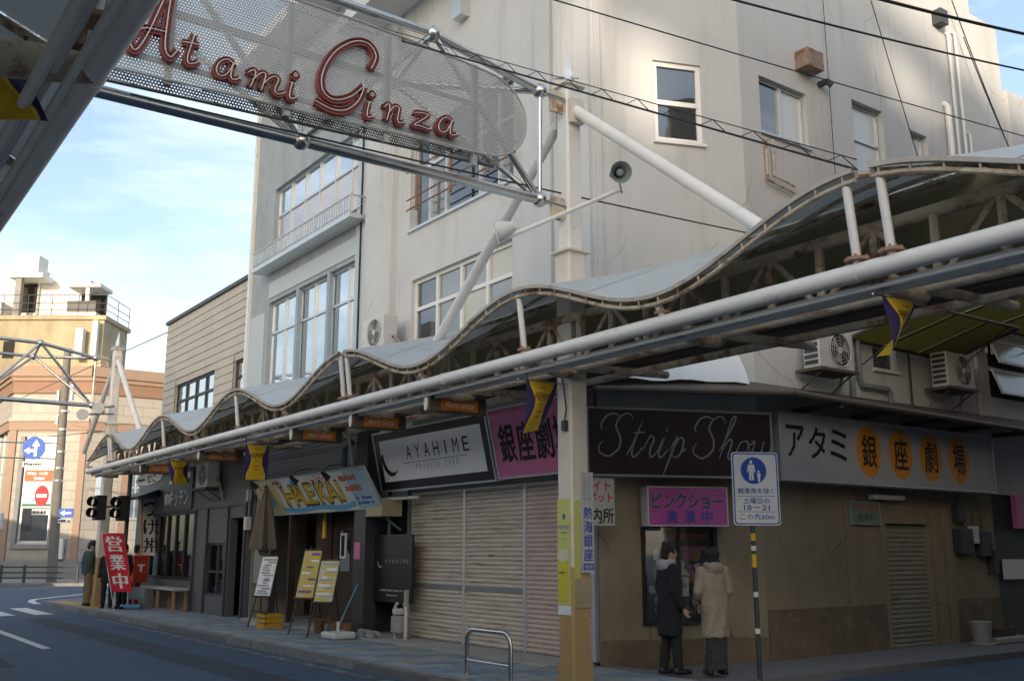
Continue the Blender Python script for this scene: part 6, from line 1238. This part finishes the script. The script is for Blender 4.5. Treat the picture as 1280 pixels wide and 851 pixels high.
# junction corner things
mbx = thing('post_box', 'red rectangular post box on a post beside the eatery corner', 'post box', (8.0, 28.7, 0.12)); MB().box(7.8, 8.2, 28.4, 28.95, 0.75, 1.42).build('body', M_REDP, mbx, bevel=0.03); MB().box(7.78, 8.22, 28.38, 28.97, 1.40, 1.48).build('lid', M_REDP, mbx, bevel=0.02); MB().box(7.92, 8.08, 28.6, 28.76, 0.12, 0.75).build('leg', M_REDP, mbx); MB().box(7.79, 7.80, 28.5, 28.85, 1.22, 1.27).build('slot', M_BLACK, mbx); MB().fbox(SIDE(28.4), 7.9, 8.1, 1.2, 1.24, 0.001, 0.003).fbox(SIDE(28.4), 7.97, 8.03, 1.05, 1.2, 0.001, 0.003).build('mark', M_WHITE, mbx)
def banner(label, base, top, w, m, chars, ink, sway, cm=None):
    t = thing('nobori_banner', label, 'banner', base, group='tall cloth shop banners'); b = Vector(base); tp_ = Vector(top); up = (tp_ - b).normalized(); rt = CR * 0.97 + CF_ * 0.2
    MB().tube([b, tp_ + up * 0.1], 0.012, 6).build('pole', M_WHITEP, t); MB().tube([tp_, tp_ + rt * w], 0.008, 5).build('top_bar', M_WHITEP, t)
    F = Fr(tp_ , rt, up); Lh = (tp_ - b).length
    N, Mv = 6, 16; z1 = sway
    def pt(q, r, c=0.0): return F.p(w * q, -r * z1 * 1.0, 0.05 * math.sin(q * 3 + r * 5) + c)
    mb = MB(); mb.add([pt(i / N, j / Mv) for j in range(Mv + 1) for i in range(N + 1)], [(j * (N + 1) + i, j * (N + 1) + i + 1, (j + 1) * (N + 1) + i + 1, (j + 1) * (N + 1) + i) for j in range(Mv) for i in range(N)]); mb.build('cloth', m, t, smooth=True)
    if cm:
        for q0, q1 in ((0, 0.1), (0.9, 1.0)): MB().add([pt(q0 + (q1 - q0) * i, j / Mv, 0.004) for j in range(Mv + 1) for i in (0, 1)], [(2 * j, 2 * j + 1, 2 * j + 3, 2 * j + 2) for j in range(Mv)]).build('border', cm, t)
    mb = MB(); n = len(chars)
    for k, ch in enumerate(chars):
        for dd, off in enumerate((0.0, 0.03, -0.03)):
            vs, fs, x0, x1, y0, y1 = text_mesh(ch, 0.0, 2); out = []
            for v in vs: out.append(pt(0.5 + ((v.x - x0) / max(1e-6, x1 - x0) - 0.5) * 0.66 + off, (k + 0.5) / n * 0.94 + 0.03 - ((v.y - y0) / max(1e-6, y1 - y0) - 0.5) * 0.78 / n, 0.006 + 0.001 * dd))
            mb.add(out, fs)
    mb.build('lettering', ink, t)
    return t
bt = Vector((6.62, 27.2, 2.04)); banner('red banner with three white kanji leaning beside the people', tuple(bt + (CR * 0.47 + Vector((0, 0, -1.92)))), tuple(bt), 0.52, M_FLAGR, '営業中', M_INKW, 1.5)
banner('white and orange banner with black characters behind the red one', (8.25, 29.2, 0.14), (8.2, 29.55, 3.05), 0.46, M_FLAGO, 'つけ丼', M_INK, 1.6, M_ORANGE)
tl = thing('traffic_light', 'dark traffic signal heads on a pole at the junction corner', 'traffic light', (7.1, 28.0, 0.12)); MB().tube([(7.4, 27.9, 0.12), (7.4, 27.9, 3.6)], 0.055, 10).build('pole', M_DGREY, tl, smooth=True)
for (y, x, z) in ((28.4, 6.8, 2.75), (27.6, 7.2, 2.72)):
    MB().box(x - 0.14, x + 0.14, y - 0.15, y + 0.15, z - 0.35, z + 0.3).build('signal_head', M_BLACK, tl, bevel=0.02)
    for k in (0.12, -0.17): MB().tube([(x - 0.14, y - 0.05, z + k), (x - 0.28, y - 0.15, z + k + 0.02)], [0.12, 0.13], 12, caps=False).build('visor', M_BLACK, tl)
    MB().tube([(x, y, z), (7.4, 27.9, z)], 0.03, 6).build('arm', M_DGREY, tl)
tb_ = thing('folding_table', 'small pale blue folding table beside the red post box', 'table', (7.7, 27.9, 0.12)); MB().box(7.5, 7.95, 27.65, 28.1, 0.62, 0.65).build('top', mat('pale blue plastic', (0.35, 0.43, 0.48), 0.5), tb_); MB().box(7.52, 7.93, 27.66, 27.68, 0.35, 0.62).build('skirt', mat('pale blue plastic', (0.35, 0.43, 0.48), 0.5), tb_)
for x in (7.53, 7.92): 
    for y in (27.68, 28.07): MB().tube([(x, y, 0.12), (x, y, 0.62)], 0.012, 5).build('leg', M_ALU, tb_)
o = MB().tube([(7.35, 27.6, 0.18), (7.75, 27.2, 0.18)], 0.075, 10).build('rolled_sheet', mat('blue vinyl', (0.12, 0.28, 0.48), 0.5), smooth=True); tag(o, 'rolled blue sheet lying on the pavement by the bench', 'sheet')
structure(MB().box(6.8, 7.15, 28.3, 33, 0.118, 0.124).box(7.15, 9.0, 31.2, 31.5, 0.118, 0.124).build('tactile_pavement_strip', mat('yellow tactile paving', (0.42, 0.24, 0.05), 0.8)))
# far side of the junction
up = thing('utility_pole', 'tall concrete utility pole with road signs before the bank', 'pole', farp(-22, 49)); U = lambda x, z, d=49.0: farp(x, d, z)
MB().tube([U(-22.05, 0.05), U(-22.3, 11.5)], [0.24, 0.17], 14).build('shaft', mat('grey brown pole', (0.17, 0.155, 0.14), 0.8, var=0.15), up, smooth=True)
for z in (5.5, 6.3, 7.4, 8.3, 4.9): MB().tube([U(-22.17, z), U(-22.17, z + 0.09)], 0.235, 14).build('band', M_STEEL, up)
for dx, z, h in ((-0.35, 8.7, 0.7), (0.3, 8.9, 0.8), (-0.3, 7.7, 0.4)): MB().tube([U(-22.2 + dx, z), U(-22.2 + dx, z + h)], 0.12, 10).build('insulator', M_STEEL, up)
for z in (6.75, 6.0): MB().tube([U(-25.8, z + 0.1), U(-22.2, z)], 0.04, 6).build('arm', M_STEEL, up)
FU = Fr(farp(0, 48.7), CR, (0, 0, 1))
def road_disc(label, x, z, rx, rz, m): t = thing('road_sign', label, 'road sign', tuple(FU.p(x, z - rz)), group='road signs on the utility pole'); MB().disc(FU, x, z, rx, rz, 0, 0.04, 32).build('plate', m, t); return t
t = road_disc('round blue sign with white arrows high before the bank', -23.35, 6.5, 0.56, 0.56, M_BLUE); mb = MB().ribbon(FU, [(-23.25, 6.1), (-23.25, 6.6)], 0.13, 0.041, 0.045); mb.prism(FU, [(-23.45, 6.6), (-23.05, 6.6), (-23.25, 6.92)], 0.041, 0.045); mb.ribbon(FU, [(-23.25, 6.38), (-23.55, 6.38)], 0.13, 0.041, 0.045); mb.prism(FU, [(-23.55, 6.55), (-23.55, 6.2), (-23.82, 6.38)], 0.041, 0.045); mb.build('arrows', M_WHITE, t)
t = road_disc('red no entry sign on the utility pole', -22.75, 4.2, 0.34, 0.50, M_RED); MB().fbox(FU, -23.0, -22.5, 4.12, 4.28, 0.041, 0.046).build('bar', M_WHITE, t)
def plate(label, x, z, w, h, m, ink, arrow): 
    t = thing('road_sign', label, 'road sign', tuple(FU.p(x, z - h / 2)), group='road signs on the utility pole'); MB().fbox(FU, x - w / 2, x + w / 2, z - h / 2, z + h / 2, 0, 0.03).build('plate', m, t)
    if arrow: MB().ribbon(FU, [(x + w * 0.35, z), (x - w * 0.1, z)], 0.1, 0.031, 0.036).prism(FU, [(x - w * 0.1, z + 0.15), (x - w * 0.1, z - 0.15), (x - w * 0.38, z)], 0.031, 0.036).build('arrow', ink, t)
    else: mb = MB(); scribble(mb, FU, x - w * 0.45, x + w * 0.45, z, h * 0.6, 0.036, 5, rnd); mb.build('lettering', ink, t)
plate('blue one way arrow plate beside the utility pole', -21.5, 3.38, 0.72, 0.42, M_BLUE, M_WHITE, True); plate('small white plate with black writing below the arrow sign', -21.55, 3.0, 0.6, 0.2, M_WHITE, M_INK, False); plate('white plate with black writing below the no entry sign', -22.75, 3.42, 0.8, 0.28, M_WHITE, M_INK, False); plate('white plate with black writing under the round blue sign', -23.35, 5.72, 0.95, 0.26, M_WHITE, M_INK, False)
gr = thing('guard_rail', 'dark three bar pedestrian guard rail before the bank', 'guard rail', farp(-25, 48)); 
for z in (0.35, 0.6, 0.85): MB().tube([U(-32, z, 48), U(-19.5, z, 48)], 0.04, 6).build('bar', M_DGREY, gr)
for x in (-31.5, -29, -26.5, -24.0, -22.9, -20.4): MB().tube([U(x, 0.05, 48), U(x, 0.95, 48)], 0.07, 8).build('post', M_DGREY, gr)
structure(MB().fbox(Fr(farp(0, 47.4), CR, CF_), -40, 4, 0, 9.4, -0.01, 0.13).build('bank_pavement', M_KERB))
t = thing('meter_post', 'white boxed post standing at the far pavement edge', 'post', farp(-24.3, 47.6)); MB().tube([U(-24.2, 0.1, 47.6), U(-24.2, 2.6, 47.6)], 0.06, 8).build('post', M_WHITEP, t); MB().fbox(Fr(farp(0, 47.5), CR, (0, 0, 1)), -24.5, -23.85, 2.55, 3.35, 0, 0.3).build('box', M_WHITEP, t, bevel=0.06)
# lane clutter
bk_ = thing('bucket_planter', 'pale bucket standing at the lane wall end', 'bucket', (16.1, 9.25, 0.1)); MB().tube([(16.1, 9.25, 0.14), (16.1, 9.25, 0.44), (16.1, 9.25, 0.47)], [0.13, 0.17, 0.18], 16).build('pail', M_CONC, bk_, smooth=True); MB().tube([(16.1, 9.25, 0.10), (16.1, 9.25, 0.14)], 0.2, 14).build('saucer', M_CONC, bk_)
tr = thing('plant_tray', 'shallow tray with small pots beside the bucket', 'tray', (16.8, 9.3, 0.1)); MB().box(16.35, 17.35, 9.1, 9.45, 0.1, 0.2).build('tray', M_CONC, tr, bevel=0.02)
for x in (16.5, 16.75, 17.05): MB().tube([(x, 9.27, 0.2), (x, 9.27, 0.34)], [0.07, 0.10], 10).build('pot', M_GUT, tr, smooth=True)
# ================================================================== people
def remeshed(mb, voxel, name, m, parent, smooth=2, relax=0.5, folds=None):
    me = mb.mesh(name + '_raw', None); o = bpy.data.objects.new(name + '_raw', me); COL.objects.link(o)
    r = o.modifiers.new('fuse', 'REMESH'); r.mode = 'VOXEL'; r.voxel_size = voxel
    s = o.modifiers.new('relax', 'SMOOTH'); s.factor = relax; s.iterations = smooth
    bpy.context.view_layer.update()
    nm = bpy.data.meshes.new_from_object(o.evaluated_get(bpy.context.evaluated_depsgraph_get())); nm.name = name
    bpy.data.objects.remove(o); bpy.data.meshes.remove(me)
    if folds:
        nm.update()
        cs = [v.co.copy() for v in nm.vertices]; ns = [v.normal.copy() for v in nm.vertices]
        nm.vertices.foreach_set('co', [q for c_, n_ in zip(cs, ns) for q in (c_ + n_ * folds(c_))])
        nm.update()
    nm.materials.clear(); nm.materials.append(m); nm.polygons.foreach_set('use_smooth', [True] * len(nm.polygons))
    c = bpy.data.objects.new(name, nm); COL.objects.link(c); c.parent = parent; return c
M_SKIN = mat('skin', (0.46, 0.29, 0.21), 0.55, var=0.06, scale=20); M_HAIR = mat('black hair', (0.014, 0.011, 0.010), 0.5, var=0.3, scale=60, bump=1.0, bscale=120)
M_SHOE = mat('black shoe', (0.015, 0.015, 0.016), 0.45, var=0.1)
def limb(mb, pts, rad, seg=12):
    """tapered limb with rounded ends"""
    P = [Vector(p) for p in pts]; out, rr = [], []
    for i in range(len(P) - 1):
        for k in range(4): t = k / 4; out.append(P[i].lerp(P[i + 1], t)); rr.append(rad[i] + (rad[i + 1] - rad[i]) * t)
    out.append(P[-1]); rr.append(rad[-1]); mb.tube(out, rr, seg); mb.ball(P[0], rad[0], seg=seg, rings=8); mb.ball(P[-1], rad[-1], seg=seg, rings=8)
def hand(mb, w, d, thumb):
    """palm with four bent fingers and a thumb; w wrist, d pointing direction, thumb side vector"""
    w, d, t = Vector(w), Vector(d).normalized(), Vector(thumb).normalized(); n = d.cross(t).normalized(); c = w + d * 0.055
    for k in range(5): mb.ball(w + d * (0.02 + 0.016 * k), 0.017, seg=8, rings=6); 
    for s in (-1.2, -0.4, 0.4, 1.2): limb(mb, [w + d * 0.02 + t * s * 0.010, w + d * 0.085 + t * s * 0.019], [0.015, 0.013], 8)
    for s, L_ in ((1.2, 0.070), (0.4, 0.080), (-0.4, 0.075), (-1.2, 0.058)):
        b = w + d * 0.085 + t * s * 0.019; limb(mb, [b, b + d * L_ * 0.5 + n * 0.008, b + d * L_ * 0.85 + n * 0.03], [0.0095, 0.0088, 0.0072], 8)
    b = w + d * 0.03 + t * 0.026; limb(mb, [b, b + t * 0.022 + d * 0.03 + n * 0.012, b + t * 0.024 + d * 0.062 + n * 0.026], [0.012, 0.010, 0.008], 8)
from mathutils import noise as mn_
def cloth_folds(p):
    th = math.atan2(p.y, p.x); low = max(0.0, min(1.0, (1.05 - p.z) / 0.5))
    return 0.011 * low * math.sin(5 * th + 1.3 + 2.2 * math.sin(p.z * 5)) + 0.016 * mn_.noise(Vector((p.x * 8, p.y * 8, p.z * 4.5))) + 0.007 * mn_.noise(Vector((p.x * 20 + 5, p.y * 20, p.z * 16)))
def leg_folds(p): return 0.010 * mn_.noise(Vector((p.x * 9, p.y * 9, p.z * 11))) + 0.006 * math.sin(18 * math.atan2(p.y, p.x)) * (1 if p.z < 0.6 else 0.3) * 0.6
def hair_strands(p): return 0.007 * mn_.noise(Vector((p.x * 75, p.y * 75, p.z * 14))) + 0.006 * mn_.noise(Vector((p.x * 28, p.y * 28, p.z * 9)))
def person(label, loc, rotz, H=1.7, coat=None, coat_hem=0.52, trousers=None, hair='short', hood=None, arms=None, legs=None, head_turn=0.0, mask=False, wide=1.0, flare=1.0, skirt=False, fine=True, nod=0.0):
    """local frame: +y is forward, z up; built for 1.70 m then scaled"""
    k = H / 1.70; t = thing('person', label, 'person', loc, rotz); t.scale = (k, k, k)
    arms = arms or {-1: [(-0.19, 0, 1.38), (-0.235, -0.02, 1.10), (-0.235, 0.06, 0.86)], 1: [(0.19, 0, 1.38), (0.235, -0.02, 1.10), (0.235, 0.06, 0.86)]}
    legs = legs or {-1: [(-0.09, 0, 0.90), (-0.10, 0.02, 0.48), (-0.105, -0.01, 0.09)], 1: [(0.09, 0, 0.90), (0.10, 0.02, 0.48), (0.105, -0.01, 0.09)]}
    rot = Matrix.Rotation(head_turn, 3, 'Z') @ Matrix.Rotation(nod, 3, 'X'); hc = Vector((0, 0.03, 1.575)); hp = lambda x, y, z: hc + rot @ Vector((x, y, z))
    b = MB()
    b.ball(hc, 0.076, 0.096, 0.118, rot=rot); b.ball(hp(0, 0.035, -0.06), 0.056, 0.058, 0.062, rot=rot)       # cranium, jaw
    b.ball(hp(0, 0.10, -0.012), 0.012, 0.022, 0.024, rot=rot); b.ball(hp(0, 0.082, -0.062), 0.026, 0.016, 0.012, rot=rot)   # nose, lips
    for s in (-1, 1): b.ball(hp(s * 0.078, -0.005, -0.01), 0.012, 0.022, 0.034, rot=rot); b.ball(hp(s * 0.033, 0.072, 0.026), 0.02, 0.018, 0.009, rot=rot)   # ears, brows
    limb(b, [(0, 0.0, 1.38), hp(0, -0.01, -0.07)], [0.062, 0.054])
    b.loft([(0, 0, 0.84, 0.13, 0.09), (0, -0.01, 0.94, 0.155, 0.11), (0, 0, 1.08, 0.135, 0.095), (0, 0.01, 1.25, 0.155, 0.105), (0, 0, 1.38, 0.16, 0.09), (0, 0, 1.43, 0.09, 0.065)])
    for s in (-1, 1):
        a = arms[s]; limb(b, a, [0.052, 0.042, 0.028]); d = Vector(a[2]) - Vector(a[1]); inward = Vector((0.15 * -s, 1.0, 0)); hand(b, Vector(a[2]) + d.normalized() * 0.01, d + Vector((0, 0, -0.02)), inward)
        l = legs[s]; limb(b, l, [0.085, 0.058, 0.042]); limb(b, [Vector(l[2]) + Vector((0, -0.03, -0.05)), Vector(l[2]) + Vector((0, 0.15, -0.06))], [0.032, 0.026])
    remeshed(b, 0.0075 if fine else 0.011, 'body', M_SKIN, t, 2)
    e = MB()
    for s in (-1, 1): e.ball(hp(s * 0.032, 0.083, 0.008), 0.011, 0.006, 0.006, seg=8, rings=6, rot=rot)
    e.build('eyes', M_HAIR, t, local=True)
    if mask: m = MB(); m.ball(hp(0, 0.055, -0.05), 0.058, 0.052, 0.045, rot=rot); m.build('face_mask', M_WHITE, t, local=True, smooth=True)
    h = MB()
    if hair == 'short':
        h.ball(hp(0, -0.02, 0.045), 0.089, 0.100, 0.092, rot=rot); h.ball(hp(0, -0.055, -0.01), 0.076, 0.066, 0.085, rot=rot); h.ball(hp(0, 0.05, 0.085), 0.066, 0.045, 0.036, rot=rot)
        for s in (-1, 1): h.ball(hp(s * 0.066, 0.005, 0.03), 0.02, 0.05, 0.05, rot=rot)
        r_ = random.Random(5)
        for _ in range(26): a = r_.uniform(0, 6.28); z = r_.uniform(0.0, 0.12); q = 0.088 * math.sqrt(max(0, 1 - (z / 0.14) ** 2)); h.ball(hp(q * math.cos(a), -0.02 + q * math.sin(a) if math.sin(a) < 0.6 else -0.02 + 0.05, z + 0.03), 0.022, seg=7, rings=5)
    else:
        h.ball(hp(0, -0.02, 0.035), 0.098, 0.108, 0.104, rot=rot); h.ball(hp(0, -0.055, -0.07), 0.092, 0.068, 0.105, rot=rot); h.ball(hp(0, 0.06, 0.075), 0.076, 0.04, 0.036, rot=rot)
        for s in (-1, 1): h.ball(hp(s * 0.077, 0.012, -0.045), 0.025, 0.056, 0.10, rot=rot)
    remeshed(h, 0.0065 if fine else 0.009, 'hair', M_HAIR, t, 1, folds=hair_strands)
    c = MB(); w = wide
    if coat_hem < 0.8:
        c.loft([(0, -0.005, coat_hem, 0.185 * w * flare, 0.15 * flare), (0, -0.005, 0.72, 0.19 * w, 0.148), (0, -0.01, 0.92, 0.195 * w, 0.145), (0, 0, 1.10, 0.185 * w, 0.138), (0, 0.005, 1.26, 0.20 * w, 0.138), (0, 0, 1.37, 0.195 * w, 0.112), (0, -0.005, 1.42, 0.13, 0.09), (0, 0.0, 1.455, 0.085, 0.078)], 28)
    else:
        c.loft([(0, -0.005, coat_hem, 0.175 * w, 0.13), (0, 0, 1.0, 0.185 * w, 0.135), (0, 0.005, 1.22, 0.20 * w, 0.138), (0, 0, 1.37, 0.195 * w, 0.112), (0, -0.005, 1.42, 0.13, 0.09), (0, 0.0, 1.455, 0.085, 0.078)], 28)
    for s in (-1, 1):
        a = [Vector(q) for q in arms[s]]; limb(c, [a[0] - Vector((s * 0.02, 0, 0.01)), a[1], a[2] - (a[2] - a[1]).normalized() * 0.02], [0.082, 0.068, 0.050]); r_ = random.Random(3 + s)
        for f in (0.15, 0.3, 0.42): q = a[1].lerp(a[2], f); c.ball(q, 0.064, seg=10, rings=6)
    for i in range(5): a = 0.7 * i + 0.3; c.tube([(0.165 * w * math.cos(a), 0.125 * math.sin(a), 1.0), (0.182 * w * math.cos(a + 0.1), 0.140 * math.sin(a + 0.1), max(coat_hem, 0.5) + 0.02)], [0.012, 0.03], 7)
    co = remeshed(c, 0.011, 'coat', coat, t, 3, folds=cloth_folds)
    if fine:
        for s in (-1, 1):
            a = [Vector(q) for q in arms[s]]; e_ = a[2] - (a[2] - a[1]).normalized() * 0.03; MB().tube([e_ - (a[2] - a[1]).normalized() * 0.03, e_ + (a[2] - a[1]).normalized() * 0.012], [0.056, 0.058], 14).build('cuff', coat, t, local=True, smooth=True)
            MB().box(s * 0.13 - 0.055, s * 0.13 + 0.055, 0.128, 0.15, 0.80, 0.92).build('pocket_flap', coat, t, local=True, bevel=0.006)
        MB().box(-0.004, 0.004, -0.152, -0.143, coat_hem + 0.02, 0.9).build('back_vent', coat, t, local=True)
    if hood:
        q = MB(); q.ball((0, -0.085, 1.43), 0.125, 0.075, 0.075); q.ball((0, -0.06, 1.39), 0.14, 0.09, 0.05)
        for s in (-1, 1): q.ball((s * 0.085, 0.0, 1.455), 0.045, 0.085, 0.05); q.ball((s * 0.05, 0.07, 1.43), 0.04, 0.04, 0.05)
        remeshed(q, 0.011, 'hood', hood, t, 3)
    tr_ = MB()
    if skirt: tr_.loft([(0, 0, 0.07, 0.155, 0.135), (0, 0, 0.3, 0.155, 0.13), (0, 0, 0.6, 0.16, 0.13), (0, 0, 0.95, 0.15, 0.12)], 26)
    else:
        tr_.loft([(0, -0.005, 0.80, 0.155, 0.11), (0, -0.005, 0.95, 0.165, 0.118), (0, 0, 1.02, 0.15, 0.105)], 22)
        for s in (-1, 1): l = [Vector(q) for q in legs[s]]; limb(tr_, [l[0], l[1], l[2] + Vector((0, 0, 0.02))], [0.10, 0.074, 0.064])
    remeshed(tr_, 0.011, 'skirt' if skirt else 'trousers', trousers, t, 3, folds=leg_folds)
    for s in (-1, 1):
        l = Vector(legs[s][2]); f = MB(); limb(f, [l + Vector((0, -0.035, -0.045)), l + Vector((0, 0.06, -0.05)), l + Vector((0, 0.165, -0.055))], [0.047, 0.046, 0.036]); f.ball(l + Vector((0, -0.01, -0.01)), 0.05, 0.055, 0.045)
        for v in f.v: v.z = max(v.z, 0.002)
        remeshed(f, 0.009, 'shoe', M_SHOE, t, 1)
    return t
def face(alpha): return -R(35.7 + alpha)      # facing, degrees clockwise from the camera's own heading
def stripes(name, c1, c2):
    m = mat(name, c1, 0.85, var=0.1); return m
C_NAVY = mat('near black navy wool', (0.014, 0.015, 0.020), 0.9, var=0.2, scale=9, bump=1.0, bscale=11)
C_BEIGE = mat('beige duffle wool', (0.34, 0.285, 0.225), 0.95, var=0.16, scale=9, bump=1.0, bscale=11)
C_GREYH = mat('grey jersey', (0.34, 0.34, 0.36), 0.9, var=0.1)
C_DARKT = mat('black trouser cloth', (0.016, 0.016, 0.018), 0.85); C_STR = mat('charcoal skirt cloth', (0.05, 0.05, 0.055), 0.9, var=0.3, scale=40)
person('person in a long black coat with grey hood looking at the posters', (9.02, 9.22, 0.121), face(72), 1.56, C_NAVY, 0.50, C_DARKT, 'short', C_GREYH, head_turn=R(-4), wide=0.95,
       arms={-1: [(-0.185, 0, 1.38), (-0.215, -0.03, 1.10), (-0.20, 0.09, 0.88)], 1: [(0.185, 0, 1.38), (0.215, -0.03, 1.10), (0.20, 0.10, 0.88)]},
       legs={-1: [(-0.085, 0, 0.90), (-0.085, -0.0, 0.48), (-0.085, -0.06, 0.09)], 1: [(0.085, 0, 0.90), (0.085, 0.05, 0.48), (0.085, 0.07, 0.09)]})
person('person in a beige hooded duffle coat and long dark skirt seen from behind', (9.44, 8.86, 0.121), face(-14), 1.52, C_BEIGE, 0.50, C_STR, 'bob', C_BEIGE, skirt=True, wide=1.0, flare=1.04, nod=R(4), head_turn=R(10),
       arms={-1: [(-0.19, 0, 1.38), (-0.235, 0.0, 1.10), (-0.20, 0.17, 0.96)], 1: [(0.19, 0, 1.38), (0.22, -0.02, 1.10), (0.20, 0.12, 0.92)]})
C_GREEN = mat('dark green jacket', (0.04, 0.06, 0.042), 0.85, var=0.1); C_KHAKI = mat('khaki trousers', (0.20, 0.14, 0.07), 0.85, var=0.1); C_WHITES = mat('white shirt', (0.55, 0.54, 0.52), 0.85); C_BLUES = mat('blue jacket', (0.03, 0.07, 0.18), 0.85)
person('person in dark green jacket and khaki trousers by the far gate post', (6.98, 29.75, 0.121), face(55), 1.72, C_GREEN, 0.82, C_KHAKI, 'short', fine=False, head_turn=R(-10), nod=R(-12))
person('person in a face mask and black clothes beside the red banner', (7.16, 28.35, 0.121), face(170), 1.58, C_DARKT, 0.7, C_DARKT, 'bob', mask=True, fine=False)
person('person holding the red banner pole, mostly hidden behind it', (7.34, 27.62, 0.121), face(200), 1.62, C_DARKT, 0.82, C_DARKT, 'short', fine=False)
person('person in a white shirt behind the red banner by the post box', (8.15, 29.45, 0.121), face(20), 1.62, C_WHITES, 0.85, C_DARKT, 'short', fine=False)
person('person in blue behind the one in green', (7.35, 31.0, 0.121), face(150), 1.74, C_BLUES, 0.82, C_DARKT, 'short', fine=False)
# tiny joined print is not counted piece by piece
for o in list(bpy.data.objects):
    if o.parent and o.name.split('.')[0] == 'print': o['kind'] = 'stuff'
